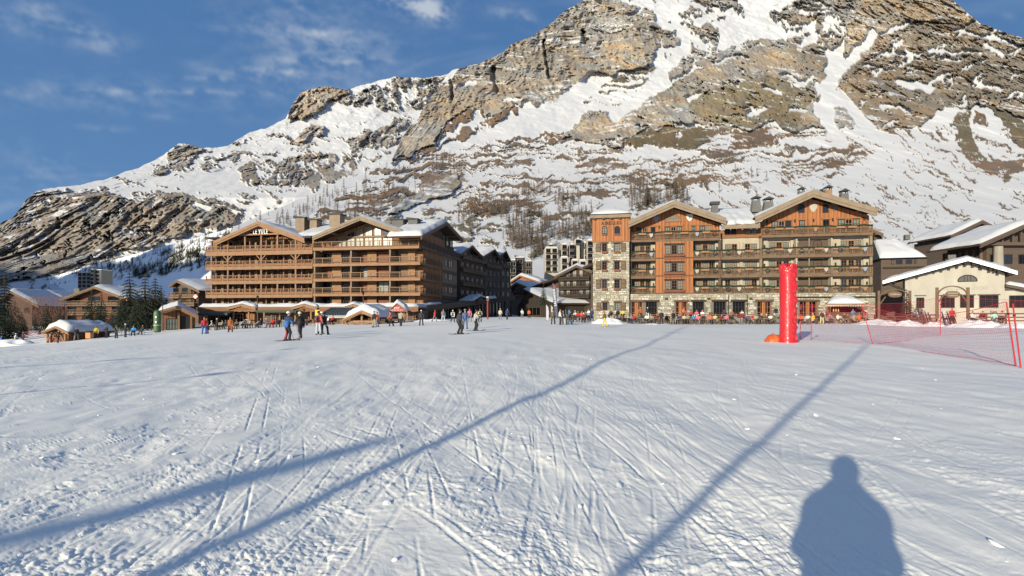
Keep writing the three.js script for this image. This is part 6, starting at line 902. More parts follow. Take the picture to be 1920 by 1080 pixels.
const POSES = {
  stand: pose({ arm: [[0.12, 0.2], [0.15, 0.22]], fore: [[0.5, 0], [0.4, 0.05]], cell: 0.026 }),
  stand2: pose({ spread: 0.14, arm: [[0.3, 0.2], [0.1, 0.2]], fore: [[1.4, -0.3], [0.3, 0]], nod: 0.15 }),
  walk: pose({ thigh: [0.42, -0.28], shin: [0.05, -0.6], lean: 0.06, arm: [[-0.35, 0.15], [0.4, 0.15]], fore: [[0.1, 0], [0.9, 0]], cell: 0.026 }),
  walk2: pose({ thigh: [-0.2, 0.32], shin: [-0.45, 0.0], lean: 0.05, arm: [[0.3, 0.15], [-0.25, 0.15]], fore: [[0.7, 0], [0.2, 0]] }),
  ski: pose({ thigh: [0.32, 0.28], shin: [-0.22, -0.25], lean: 0.14, spread: 0.08, arm: [[0.3, 0.35], [0.3, 0.35]], fore: [[1.2, 0.1], [1.2, 0.1]], grip: 1, puff: 1.06, cell: 0.024 }),
  board: pose({ thigh: [0.55, 0.35], shin: [-0.25, -0.35], lean: 0.12, spread: 0.16, arm: [[0.15, 0.3], [0.1, 0.35]], fore: [[0.4, 0.1], [0.35, 0.15]], puff: 1.12, nod: 0.2, cell: 0.024 }),
  sit: pose({ thigh: [1.45, 1.42], shin: [-0.05, 0.1], lean: 0.1, spread: 0.12, arm: [[0.5, 0.2], [0.45, 0.2]], fore: [[1.35, -0.4], [1.3, -0.4]], nod: 0.1, cell: 0.034 }),
  sit2: pose({ thigh: [1.5, 1.35], shin: [0.25, -0.15], lean: -0.15, spread: 0.1, arm: [[0.2, 0.3], [0.9, 0.3]], fore: [[0.9, -0.5], [1.7, -0.3]], nod: -0.1, cell: 0.034 }),
  coat: pose({ thigh: [0.15, -0.1], shin: [0.0, -0.2], long: 1.35, arm: [[0.1, 0.12], [0.1, 0.12]], fore: [[0.3, 0], [0.25, 0]] }),
  phone: pose({ spread: 0.16, arm: [[0.4, 0.2], [0.4, 0.2]], fore: [[2.4, -0.6], [2.4, -0.6]], grip: 1, flare: 1, puff: 1.05, cell: 0.024 }),
};
const skinMat = std(1, 1, 1, 0.8, { vertexColors: true });
const C = { black: [0.013, 0.013, 0.016], charcoal: [0.03, 0.031, 0.033], grey: [0.17, 0.18, 0.2], pale: [0.42, 0.45, 0.5], white: [0.62, 0.62, 0.6], cream: [0.5, 0.44, 0.33], red: [0.42, 0.02, 0.025], orange: [0.6, 0.11, 0.03], coral: [0.6, 0.12, 0.08], blue: [0.02, 0.11, 0.38], navy: [0.02, 0.03, 0.09], sky: [0.04, 0.26, 0.6], olive: [0.1, 0.095, 0.055], khaki: [0.27, 0.23, 0.14], brown: [0.11, 0.06, 0.035], rust: [0.3, 0.09, 0.03], yellow: [0.55, 0.42, 0.03], lemon: [0.5, 0.47, 0.22], pink: [0.55, 0.14, 0.2], maroon: [0.16, 0.015, 0.025], mint: [0.35, 0.6, 0.5], denim: [0.07, 0.11, 0.22], purple: [0.1, 0.05, 0.16], beige: [0.33, 0.27, 0.19] };
const SKINS = [[0.5, 0.3, 0.21], [0.42, 0.24, 0.16], [0.3, 0.16, 0.1]], HAIRS = [[0.02, 0.014, 0.01], [0.07, 0.04, 0.02], [0.2, 0.13, 0.06]];
let nPerson = 0;
function person(px, py, d, hpx, ps, turn, jacket, pants, hat, label, o = {}) {
  const P = POSES[ps], i = nPerson++, h = o.h || 1.66 + (i * 7 % 5) * 0.035, [x, , z] = at3(px, py, d), y = o.y ?? (o.onSnow === false ? EYE + (HZ - py) / F * d : snowHeight(x, z));
  const g = thing('person', label, 'person', [x, y, z], turn, o.group), cols = [C[jacket], C[pants], o.boot ? C[o.boot] : C.charcoal, SKINS[i % 3], o.glove ? C[o.glove] : (i % 3 ? C.black : SKINS[i % 3]), HAIRS[i % 3], [0.02, 0.015, 0.012], [0.3, 0.1, 0.08]];
  const n = P.cls.length, c = new Float32Array(n * 3); for (let k = 0; k < n; k++) { let q = cols[P.cls[k]]; if (o.plaid && P.cls[k] === JACKET) { const a = Math.floor(P.pos.getX(k) * 14 + 50) + Math.floor(P.pos.getY(k) * 14); q = a % 2 ? C.white : C.black; } if (o.yoke && P.cls[k] === JACKET && P.pos.getY(k) > P.top[1] - 0.12) q = C[o.yoke]; if (o.band && P.cls[k] === JACKET && Math.abs(P.pos.getY(k) - P.top[1] + 0.1) < 0.05) q = C[o.band]; if (o.stripe && P.cls[k] === PANTS && P.pos.getX(k) > 0.09) q = C[o.stripe]; c[k * 3] = q[0]; c[k * 3 + 1] = q[1]; c[k * 3 + 2] = q[2]; }
  const geo = new THREE.BufferGeometry(); geo.setAttribute('position', P.pos); geo.setAttribute('normal', P.nor); geo.setAttribute('color', new THREE.BufferAttribute(c, 3)); geo.setIndex(P.index);
  put('body', geo, skinMat, g); g.scale.setScalar(h / 1.74);
  const [hx, hy, hz] = P.head;
  if (hat) {
    const [kind, col] = hat.split(' '), mt = hatMat(col), s = new THREE.SphereGeometry(kind === 'helmet' ? 0.125 : kind === 'hood' ? 0.142 : 0.108, 14, 10, 0, 6.2832, 0, kind === 'hood' ? 2.3 : 1.72); s.scale(0.92, kind === 'beanie' ? 1.12 : 1.02, 1.08); s.translate(hx, hy + 0.03, hz - 0.015); const m = put(kind === 'beanie' ? 'hat' : kind, s, mt, g);
    if (kind === 'helmet') { const v = new THREE.CylinderGeometry(0.113, 0.113, 0.062, 14, 1, true, -0.95, 1.9); v.translate(hx, hy + 0.0, hz + 0.004); put('goggles', v, o.goggles ? hatMat(o.goggles) : M.black, g); } else if (kind === 'beanie') { const b = new THREE.TorusGeometry(0.098, 0.018, 6, 16); b.rotateX(Math.PI / 2 - 0.12); b.scale(0.95, 1, 1.08); b.translate(hx, hy + 0.02, hz - 0.015); put('hat_brim', b, mt, m); }
  }
  if (o.pack) { const [tx, ty, tz] = P.top, b = meshCaps([cap([tx - 0.07, ty - 0.3, tz - 0.2], [tx + 0.07, ty - 0.3, tz - 0.2], 0.1, 0.1, 0), cap([tx - 0.06, ty - 0.02, tz - 0.19], [tx + 0.06, ty - 0.02, tz - 0.19], 0.09, 0.09, 0), cap([tx, ty - 0.3, tz - 0.24], [tx, ty - 0.15, tz - 0.24], 0.09, 0.08, 0)], 0.03, 0.04), bg = new THREE.BufferGeometry(); bg.setAttribute('position', new THREE.Float32BufferAttribute(b.pos, 3)); bg.setIndex(b.idx); bg.computeVertexNormals(); const pk = put('backpack', bg, hatMat(o.pack), g); for (const s of [-1, 1]) mb().bar([tx + s * 0.11, ty + 0.08, tz - 0.12], [tx + s * 0.12, ty + 0.1, tz + 0.06], 0.05, 0.02).bar([tx + s * 0.12, ty + 0.1, tz + 0.06], [tx + s * 0.12, ty - 0.2, tz + 0.17], 0.05, 0.02).build('strap', hatMat(o.pack), pk); }
  return g;
}
const hatMats = {}; function hatMat(c) { return hatMats[c] || (hatMats[c] = std(...C[c], 0.5)); }
const A = Math.PI;
// near skiers
const p1 = person(538, 638, 31.2, 56, 'ski', 2.6, 'blue', 'black', 'helmet white', 'skier in blue and navy jacket with red poles, nearest of all, left of centre', { h: 1.74, yoke: 'navy', stripe: 'red', glove: 'red' });
const p2 = person(563, 633, 34.5, 48, 'walk', -2.2, 'black', 'black', 'helmet mint', 'person all in black with mint helmet striding in ski boots', { h: 1.74 });
person(597, 627, 39, 45, 'stand', 2.9, 'coral', 'pale', 'beanie black', 'person in coral jacket and pale trousers with black backpack', { h: 1.74, pack: 'black' });
person(608, 627, 39.5, 42, 'walk', 2.7, 'charcoal', 'black', null, 'dark clothed person close beside the coral jacket', { h: 1.72 });
person(603, 624, 43, 40, 'stand', 2.2, 'maroon', 'black', 'helmet white', 'person with white helmet behind the coral jacket', { h: 1.78 });
const p5 = person(860, 625, 37.5, 52, 'board', 1.9, 'charcoal', 'black', 'beanie black', 'snowboarder in dark grey jacket leaning forward, centre left', { h: 1.82 });
person(872, 617, 47, 38, 'stand', 0.4, 'denim', 'denim', 'helmet grey', 'person in denim blue suit with grey helmet behind the snowboarder', { h: 1.76 });
const p7 = person(891, 620, 43, 42, 'ski', 2.0, 'white', 'black', 'beanie black', 'skier in black and white checked jacket', { h: 1.74, plaid: true });
person(849, 607, 71, 24, 'walk', 3.0, 'white', 'black', 'beanie white', 'person in white jacket with dark backpack walking to the arcade', { pack: 'charcoal' });
person(880.5, 606, 72, 24, 'stand2', 0.2, 'pink', 'grey', null, 'person in pink top half hidden behind the blue suit');
person(900, 607, 68, 26, 'stand', 3.1, 'lemon', 'black', 'beanie olive', 'person in lemon jacket with black backpack right of the checked jacket', { pack: 'black' });
person(938, 602, 84, 21, 'stand', 3.0, 'cream', 'grey', 'beanie cream', 'person in cream jacket alone in the street mouth');
person(951, 602.5, 83, 20, 'walk2', 2.6, 'navy', 'black', null, 'person in navy jacket right of the cream jacket');
person(992, 597, 100, 18, 'stand', 3.0, 'orange', 'black', null, 'person in bright orange jacket before the dark shed');
person(979, 594, 108, 14, 'stand2', 0, 'white', 'grey', 'helmet lemon', 'tiny person in white left of the orange jacket');
person(1037, 607.5, 59, 30, 'stand', 2.9, 'olive', 'black', 'beanie black', 'person in olive jacket with backpack beside the tall banner', { pack: 'olive' });
person(1050, 607.5, 58, 32, 'stand', 1.5, 'white', 'black', null, 'person in white jacket and black trousers beside the ski rack');
person(1134, 610, 54.5, 32, 'walk', -1.9, 'olive', 'yellow', 'beanie orange', 'person in olive jacket, yellow trousers and orange hat', { h: 1.74 });
person(432, 624, 60, 28, 'coat', 0.3, 'rust', 'brown', null, 'person in a long rust brown coat in front of the shops', { boot: 'brown' });
person(383, 621, 56, 34, 'stand', 0.6, 'red', 'blue', 'beanie red', 'person in red jacket and blue trousers at the left end of the shops');
person(388, 620, 58, 30, 'stand2', -0.5, 'charcoal', 'black', null, 'person in charcoal beside the red and blue figure');
person(733, 613, 61, 30, 'walk', -1.6, 'orange', 'black', null, 'person in orange jacket before the sign kiosk', { boot: 'red' });
person(752, 614, 59.5, 28, 'walk2', 2.8, 'beige', 'black', 'beanie coral', 'person in beige jacket with coral hood beside the sign kiosk');
person(790, 614.5, 58.5, 30, 'stand', 0.2, 'charcoal', 'black', 'helmet white', 'person in charcoal with white helmet right of the sign kiosk');
person(702, 614.5, 58, 30, 'stand', -0.6, 'black', 'beige', null, 'person in black jacket and beige trousers before the timber shelter');
person(707, 614, 60, 24, 'stand2', 1.2, 'orange', 'grey', null, 'person in orange vest squeezed behind the black jacket');
person(815, 605, 78, 21, 'walk', 2.2, 'red', 'grey', null, 'person in red jacket in the arcade shade');
person(831, 606, 77, 20, 'stand2', 0.4, 'grey', 'pale', null, 'pale grey figure in the arcade shade');
// far left
person(29, 645, 84, 21, 'walk', 2.4, 'white', 'black', 'beanie white', 'person in white jacket walking off at the far left');
person(43, 645, 84, 24, 'stand', 2.6, 'navy', 'black', null, 'person in navy coat right of the white jacket, far left');
person(2, 650, 82, 22, 'walk2', 2.4, 'blue', 'black', null, 'person in blue jacket cut by the left edge');
person(109, 640, 68, 27, 'walk', 1.4, 'brown', 'black', null, 'person in brown jacket in front of the snowy hut');
person(143, 637, 72, 26, 'stand2', 1, 'charcoal', 'grey', null, 'person in charcoal at the end of the snowy hut');
person(181, 632, 74, 26, 'stand', 0.3, 'yellow', 'navy', null, 'person in yellow jacket beside the orange box');
person(200, 632, 73, 26, 'stand2', -0.4, 'black', 'black', null, 'person in black left of the backpack pair');
person(218, 633, 66, 28, 'stand', 2.8, 'olive', 'black', 'beanie charcoal', 'person in olive jacket with a backpack in the left crowd', { pack: 'charcoal' });
person(235, 631, 68, 28, 'stand', 2.5, 'black', 'black', 'beanie white', 'person in black with a white hat in the left crowd');
person(251, 626, 72, 18, 'sit', 0.4, 'sky', 'black', null, 'person in sky blue jacket sitting by the railing on the left');
person(267, 625, 74, 18, 'sit2', 0, 'charcoal', 'black', 'beanie grey', 'person in charcoal sitting right of the sky blue jacket');
// seated crowds: [bearing, row distance, height above snow, jacket, trousers, hat, pose, words that set the person apart]
const chairs = [];
function crowd(list, group) { list.forEach(([px, d, y, j, t, hat, ps, label], i) => { const [x, , z] = at3(px, HZ, d), gy = ground(x, z) + y, turn = (i * 1.9) % 1.6 - 0.8 + Math.atan2(-0.59, 1) * 0.6; const sit = ps.startsWith('sit'); person(px, 600, d, 0, ps, turn, j, t, hat, label, { y: sit ? gy + 0.02 : gy, group, h: sit ? 1.7 : undefined }); if (sit) chairs.push([x, gy, z, turn, label]); }); }
const G1 = 'people on the terrace of the right hotel', G2 = 'people at the tables of the shop row';
crowd([
  [1190, 70, 0, 'red', 'navy', 'beanie red', 'sit', 'red clad person with red hat seated at the left end of the front terrace row'], [1199, 73, 0, 'olive', 'black', null, 'sit2', 'olive clad bareheaded person seated second in the front terrace row'], [1213, 70, 0, 'white', 'black', null, 'sit', 'white jacketed person bending at a front table, left of two standing figures in black'],
  [1240, 69, 0, 'black', 'black', null, 'stand', 'left of two people in black standing before the orange timber bay'], [1251, 71, 0, 'charcoal', 'black', null, 'sit2', 'charcoal clad person seated between the two standing in black'], [1262, 69, 0, 'black', 'charcoal', 'beanie black', 'stand2', 'right of two people in black standing before the orange timber bay'], [1274, 70, 0, 'navy', 'black', null, 'sit', 'navy clad person seated right of the two standing in black'], [1290, 71, 0, 'khaki', 'black', null, 'sit2', 'khaki clad person seated in the front terrace row'], [1309, 70, 0, 'pink', 'grey', 'beanie white', 'sit', 'pink jacketed person with white hat in the front terrace row'], [1332, 70, 0, 'coral', 'black', 'beanie charcoal', 'sit2', 'coral vested person with dark hat in the front terrace row'], [1352, 70, 0, 'maroon', 'black', 'beanie maroon', 'sit', 'maroon jacketed person with maroon hat in the front terrace row'], [1372, 71, 0, 'black', 'grey', 'beanie grey', 'sit', 'black clad person with grey hat in the front terrace row'], [1389, 69, 0, 'maroon', 'grey', null, 'stand', 'standing person in maroon jacket and grey trousers near the terrace middle'], [1402, 71, 0, 'purple', 'black', null, 'sit', 'purple clad person seated right of the standing maroon jacket'], [1418, 71, 0, 'beige', 'brown', null, 'sit2', 'beige clad person seated two places left of the red column'], [1436, 71, 0, 'brown', 'black', 'beanie cream', 'sit', 'brown clad person with cream hat seated just left of the red column'], [1453, 72, 0, 'olive', 'grey', 'beanie white', 'sit2', 'olive clad person with white hat partly behind the red column'],
  [1502, 70, 0, 'orange', 'black', null, 'sit', 'orange jacketed person just right of the red column'], [1515, 70, 0, 'white', 'grey', null, 'sit2', 'white clad person behind the net, second right of the red column'], [1533, 71, 0, 'black', 'black', null, 'sit', 'black clad bareheaded person behind the net near the upright red pole'], [1541, 70, 0, 'charcoal', 'lemon', null, 'stand2', 'charcoal clad person with lemon trousers standing behind the net'], [1572, 70, 0, 'white', 'beige', 'beanie brown', 'sit2', 'white clad person with brown hat below the snowy awning'], [1590, 70, 0, 'brown', 'beige', null, 'sit', 'brown clad person below the middle of the snowy awning'], [1611, 70, 0, 'orange', 'orange', 'beanie grey', 'sit2', 'person all in orange with grey hat right of the snowy awning'], [1624, 72, 0, 'grey', 'black', 'beanie orange', 'sit', 'grey clad person with orange hat beside the leaning pole'],
], G1);
crowd([
  [1146, 78, 0.6, 'charcoal', 'black', null, 'sit', 'charcoal person on the raised terrace before the stone tower, leftmost'], [1158, 78, 0.6, 'black', 'black', 'beanie black', 'sit2', 'black clad person on the raised terrace before the tower, second'], [1168, 78, 0.6, 'yellow', 'black', null, 'sit', 'yellow jacketed person on the raised terrace by the tower corner'], [1201, 80, 0.6, 'rust', 'black', null, 'stand', 'person in rust jacket standing at the orange door'], [1214, 80, 0.6, 'black', 'white', 'beanie white', 'stand2', 'black and white clad person standing before the second doorway'], [1282, 79, 0.6, 'coral', 'black', null, 'stand2', 'person in coral vest standing on the raised terrace at the second orange door'], [1296, 79, 0.6, 'red', 'black', 'beanie black', 'sit', 'red clad person with black hat on the raised terrace'], [1306, 79, 0.6, 'pink', 'white', null, 'sit2', 'pink clad bareheaded person on the raised terrace'], [1317, 79, 0.6, 'white', 'pink', 'beanie pink', 'sit', 'white clad person with pink hat on the raised terrace'], [1333, 79, 0.6, 'olive', 'brown', null, 'sit', 'olive clad person on the raised terrace left of a dark window'], [1358, 79, 0.6, 'navy', 'black', 'beanie navy', 'sit2', 'navy clad person with navy hat on the raised terrace'], [1373, 79, 0.6, 'rust', 'black', null, 'sit', 'rust clad person on the raised terrace'], [1391, 79, 0.6, 'white', 'maroon', null, 'sit2', 'white clad person with maroon trousers on the raised terrace'], [1455, 79, 0.6, 'black', 'grey', null, 'stand', 'black clad person standing left of the red column on the raised terrace'], [1552, 79, 0.6, 'red', 'black', null, 'sit', 'red clad person under the left edge of the snowy awning'], [1600, 78, 0.6, 'sky', 'denim', null, 'sit2', 'sky blue clad person under the snowy awning'], [1617, 78, 0.6, 'orange', 'black', 'beanie black', 'sit', 'orange clad person with black hat under the right edge of the awning'],
  [1070, 76, 0.2, 'black', 'black', null, 'sit', 'black clad person at the left end of the crowd beside the ski rack'], [1078, 77, 0.2, 'white', 'black', 'helmet white', 'sit2', 'white clad person with helmet in the crowd beside the ski rack'], [1084, 75, 0.2, 'red', 'charcoal', null, 'sit', 'red clad person low in the crowd left of the stone tower'], [1091, 78, 0.2, 'orange', 'black', null, 'sit2', 'orange clad person high in the crowd left of the stone tower'], [1098, 76, 0.2, 'olive', 'black', 'beanie olive', 'sit', 'olive clad person with olive hat left of the stone tower'], [1104, 77, 0.2, 'white', 'navy', null, 'stand2', 'white clad person standing left of the stone tower'], [1110, 76, 0.2, 'navy', 'navy', null, 'stand', 'navy clad person standing right against the stone tower'], [1095, 72, 0.0, 'maroon', 'black', 'beanie white', 'sit', 'maroon clad person with white hat at the front of the crowd by the tower'],
  [1785, 58, 0.3, 'red', 'black', null, 'stand', 'red clad person behind the fence under the second arch'], [1822, 58, 0.3, 'white', 'black', null, 'sit', 'white clad person behind the fence before the cream restaurant'], [1842, 58, 0.3, 'maroon', 'grey', null, 'sit2', 'maroon clad person before the widest restaurant window'], [1864, 57, 0.3, 'mint', 'grey', null, 'sit', 'mint clad person before the cream restaurant near the right edge'], [1880, 58, 0.3, 'cream', 'black', 'beanie brown', 'sit2', 'cream clad person with brown hat at the restaurant corner'],
], G1);
crowd([
  [398, 76, 0, 'cream', 'black', 'beanie cream', 'sit', 'cream clad person with cream hat under the green awning'], [407, 74, 0, 'black', 'black', 'beanie white', 'stand2', 'black clad person with white hat standing under the green awning'], [416, 76, 0, 'khaki', 'black', null, 'sit2', 'khaki clad person under the right end of the green awning'], [424, 78, 0, 'charcoal', 'grey', null, 'sit', 'charcoal clad person left of the long rust coat'], [444, 76, 0, 'olive', 'black', null, 'sit', 'olive clad person right of the long rust coat'], [458, 77, 0, 'grey', 'black', 'beanie black', 'sit2', 'grey clad person below the shop counter'], [470, 76, 0, 'beige', 'black', null, 'sit', 'beige clad person in front of the shop counter'], [488, 77, 0, 'black', 'navy', null, 'sit2', 'black clad person left of the street lamp post'], [500, 74, 0, 'purple', 'pale', 'beanie white', 'sit', 'purple clad child with white hat before the middle shop'], [512, 74, 0, 'red', 'red', null, 'sit2', 'person all in red before the middle shop'], [522, 76, 0, 'black', 'olive', 'beanie olive', 'sit', 'black clad person with olive hat right of the all red person'], [546, 78, 0, 'mint', 'grey', null, 'sit2', 'mint clad person behind the nearest skier'], [580, 80, 0, 'brown', 'black', null, 'sit', 'brown clad person seated left of the yellow flag'], [615, 76, 0, 'white', 'grey', null, 'sit', 'white clad person before the metal roofed kiosk'], [624, 77, 0, 'red', 'black', null, 'sit2', 'red clad person before the metal roofed kiosk'],
], G2);
crowd([
  [1184, 72, 0, 'grey', 'black', 'beanie grey', 'sit', 'grey clad person with grey hat before the leftmost orange door'], [1206, 72.5, 0, 'navy', 'grey', null, 'sit2', 'navy clad bareheaded person before the leftmost orange door'], [1220, 73, 0, 'beige', 'black', 'beanie rust', 'sit', 'beige clad person with rust hat left of the first standing figure in black'], [1231, 72, 0, 'maroon', 'charcoal', null, 'sit2', 'maroon clad person touching the left standing figure in black'], [1283, 72.5, 0, 'cream', 'black', null, 'sit', 'cream clad person left of the khaki one'], [1300, 73, 0, 'sky', 'black', 'beanie navy', 'sit2', 'sky blue clad person with navy hat left of the pink jacket'], [1319, 72.5, 0, 'black', 'black', 'beanie pink', 'sit', 'black clad person with pink hat right of the pink jacket'], [1341, 73, 0, 'lemon', 'black', null, 'sit2', 'lemon clad person between the coral vest and the maroon jacket'], [1362, 73, 0, 'pink', 'black', 'beanie black', 'sit', 'pink clad person with black hat right of the maroon jacket'], [1381, 73, 0, 'olive', 'black', 'beanie rust', 'sit2', 'olive clad person with rust hat left of the standing maroon jacket'], [1411, 73, 0, 'red', 'grey', null, 'sit', 'red clad person left of the beige one near the terrace middle'], [1427, 73, 0, 'charcoal', 'black', 'beanie cream', 'sit2', 'charcoal clad person with cream hat between beige and brown'], [1445, 73.5, 0, 'white', 'black', null, 'sit', 'white clad person left of the red column, half hidden'], [1524, 73, 0, 'red', 'navy', 'beanie white', 'sit', 'red clad person with white hat behind the net near the yellow tag'], [1556, 73, 0, 'pink', 'navy', null, 'sit2', 'pink clad person left of the awning middle'], [1582, 73, 0, 'charcoal', 'maroon', 'beanie orange', 'sit', 'charcoal clad person with orange hat under the awning middle'], [1602, 72.5, 0, 'beige', 'navy', 'beanie maroon', 'sit2', 'beige clad person with maroon hat right of the awning middle'],
], G1);
// chairs under the seated people
{
  const ch = thing('terrace_chair', 'plain wooden terrace chair under a seated person', 'chair', [0, 0, 0], 0, 'terrace chairs'), w = M.balconyWood;
  mb().box(-0.22, 0.38, -0.24, 0.22, 0.42, 0.2).build('seat', w, ch); mb().box(-0.22, 0.5, -0.28, 0.22, 0.85, -0.24).build('backrest', w, ch);
  for (const [x, z] of [[-1, 1], [1, 1]]) mb().box(x * 0.2 - 0.02, 0, 0.14, x * 0.2 + 0.02, 0.38, 0.18).build('leg', w, ch); for (const x of [-1, 1]) mb().box(x * 0.2 - 0.02, 0, -0.28, x * 0.2 + 0.02, 0.5, -0.24).build('leg', w, ch);
  chairs.forEach(([x, y, z, a, l], i) => { const c = i ? ch.clone() : ch; if (i) { c.name = numbered('terrace_chair'); scene.add(c); } c.userData = { ...ch.userData, label: 'chair under the ' + l.split(' ').slice(0, 13).join(' ') }; c.position.set(x - Math.sin(a) * 0.0, y, z); c.rotation.y = a; });
}
// ---------------------------------------------------------------- skis and poles of the near skiers
function skiPair(p, turn, len, mat, label, gap = 0.2, grp) { const g = thing('skis', label, 'skis', p, turn, grp); for (const s of [-1, 1]) { const m = mb(); for (let i = 0; i < 10; i++) { const f = (k) => -len * 0.45 + len * k / 10, y = (k) => (k > 8 ? (k - 8) * 0.05 : 0) + 0.012, w = (k) => (k > 9 ? 0.03 : 0.05); m.hexa([[s * gap / 2 - w(i), y(i) - 0.008, f(i)], [s * gap / 2 + w(i), y(i) - 0.008, f(i)], [s * gap / 2 + w(i), y(i) + 0.008, f(i)], [s * gap / 2 - w(i), y(i) + 0.008, f(i)], [s * gap / 2 - w(i + 1), y(i + 1) - 0.008, f(i + 1)], [s * gap / 2 + w(i + 1), y(i + 1) - 0.008, f(i + 1)], [s * gap / 2 + w(i + 1), y(i + 1) + 0.008, f(i + 1)], [s * gap / 2 - w(i + 1), y(i + 1) + 0.008, f(i + 1)]]); } const k = m.build('ski', mat, g); mb().box(s * gap / 2 - 0.035, 0.024, -0.16, s * gap / 2 + 0.035, 0.06, 0.16).build('binding', M.black, k); } return g; }
function pole(a, b, mat, label, name = 'ski_pole') { const g = thing(name, label, 'ski pole', a), d = [b[0] - a[0], b[1] - a[1], b[2] - a[2]]; mb().cyl([0, 0, 0], d, 0.008, 0.009, 6).build('shaft', mat, g); mb().cyl([d[0] * 0.9, d[1] * 0.9, d[2] * 0.9], d, 0.017, 0.016, 6).build('grip', M.black, g); mb().cyl([d[0] * 0.06, d[1] * 0.06, d[2] * 0.06], [d[0] * 0.07, d[1] * 0.07, d[2] * 0.07], 0.05, 0.05, 8).build('basket', M.black, g); return g; }
{
  const w = (p) => [p.position.x, p.position.y, p.position.z];
  skiPair(w(p1), 2.6, 1.65, M.black, 'black skis under the blue and navy skier', 0.26); skiPair(w(p7), 2.0, 1.6, M.black, 'black skis under the checked jacket skier', 0.24);
  const hand = (p, k, P) => { const q = P.wrist[k], s = p.scale.x, c = Math.cos(p.rotation.y), n = Math.sin(p.rotation.y); return [p.position.x + (q[0] * c + q[2] * n) * s, p.position.y + q[1] * s, p.position.z + (-q[0] * n + q[2] * c) * s]; };
  for (const k of [0, 1]) { const h = hand(p1, k, POSES.ski), e = [h[0] + 0.35 + k * 0.1, p1.position.y, h[2] + 0.35]; pole(e, h, M.red, k ? 'right red ski pole of the blue and navy skier' : 'left red ski pole of the blue and navy skier'); }
  for (const k of [0, 1]) { const h = hand(p7, k, POSES.ski), e = [h[0] - 0.35, p7.position.y, h[2] + 0.25]; pole(e, h, M.black, k ? 'right black ski pole of the checked jacket skier' : 'left black ski pole of the checked jacket skier'); }
  const sb = thing('snowboard', 'dark snowboard under the grey jacket rider', 'snowboard', w(p5), 1.9 + 1.4), m = mb(), n = 14; for (let i = 0; i < n; i++) { const X = (k) => -0.75 + 1.5 * k / n, Wd = (k) => 0.13 * Math.sqrt(Math.max(0.06, 1 - Math.pow(Math.abs(k / n * 2 - 1), 6))), Y = (k) => 0.015 + 0.06 * Math.pow(Math.abs(k / n * 2 - 1), 8); m.hexa([[X(i), Y(i) - 0.01, -Wd(i)], [X(i + 1), Y(i + 1) - 0.01, -Wd(i + 1)], [X(i + 1), Y(i + 1) + 0.01, -Wd(i + 1)], [X(i), Y(i) + 0.01, -Wd(i)], [X(i), Y(i) - 0.01, Wd(i)], [X(i + 1), Y(i + 1) - 0.01, Wd(i + 1)], [X(i + 1), Y(i + 1) + 0.01, Wd(i + 1)], [X(i), Y(i) + 0.01, Wd(i)]]); } m.build('board', M.black, sb); for (const x of [-0.25, 0.25]) mb().box(x - 0.07, 0.03, -0.1, x + 0.07, 0.06, 0.1).build('binding', M.iron, sb);
}
// ---------------------------------------------------------------- inflatable red column and orange cover
{
  const d = 28.4, x0 = (1477 - CX) / F * d, y0 = ground(x0, -d), H = 148 / F * d, g = thing('inflatable_column', 'tall wrinkled red inflatable column standing on the snow', 'inflatable', [x0, y0, -d]);
  const nx = 72, ny = 150, geo = gridMesh(null, nx + 1, ny + 1, (i, j, o) => {
    const a = i / nx * 2 * Math.PI, v = j / ny, y = v * H; let R = 0.4 * (1 - 0.02 * Math.sin(v * 3)) + 0.012 * n3(Math.cos(a) * 2, y * 1.2, Math.sin(a) * 2);
    const side = Math.exp(-Math.pow((((a - 0.72 + Math.PI * 3) % (2 * Math.PI)) - Math.PI) / 0.42, 2)), seam = Math.abs(Math.sin(y * 4.6 + 0.3)); R += side * (0.085 * Math.pow(seam, 0.4) - 0.05 + 0.075 * n2(a * 7, y * 7) + 0.03 * n2(a * 16, y * 19));
    R += 0.07 * (1 - sstep(0, 0.09, v)) + 0.03 * ridge3(Math.cos(a) * 3, y * 5, Math.sin(a) * 3, 2) * (0.2 + side + 1.3 * sstep(0.84, 0.95, v));
    const top = sstep(0.93, 1, v); R *= 1 + 0.05 * top * Math.sin(a * 8) - 0.85 * sstep(0.985, 1, v); const lift = 0.09 * top * Math.sin(a * 5 + 1);
    o.p[0] = Math.sin(a) * R; o.p[1] = y + lift - 0.04; o.p[2] = Math.cos(a) * R;
  });
  put('column_skin', geo, new THREE.MeshPhysicalMaterial({ color: rgb(0.5, 0.014, 0.02), roughness: 0.35, clearcoat: 0.7, clearcoatRoughness: 0.2 }), g);
  const bg = thing('orange_cover', 'flattened orange fabric cover lying at the foot of the red column', 'cover', at3(1464, 640, 29), 0.15), cg = gridMesh(null, 41, 25, (i, j, o) => { const s = i / 20 - 1, t = j / 12 - 1, e = clamp(1 - s ** 4) * clamp(1 - t ** 2); o.p[0] = s * 0.86; o.p[2] = t * 0.5 * Math.sqrt(clamp(1.02 - s * s * 0.8)); o.p[1] = -0.04 + Math.pow(e, 0.4) * (0.4 + 0.06 * n2(s * 4, t * 3) + 0.07 * n2(s * 9, 7) - 0.12 * s) ; }); bg.position.y = ground(bg.position.x, bg.position.z); put('fabric', cg, std(0.52, 0.1, 0.02, 0.55), bg);
}
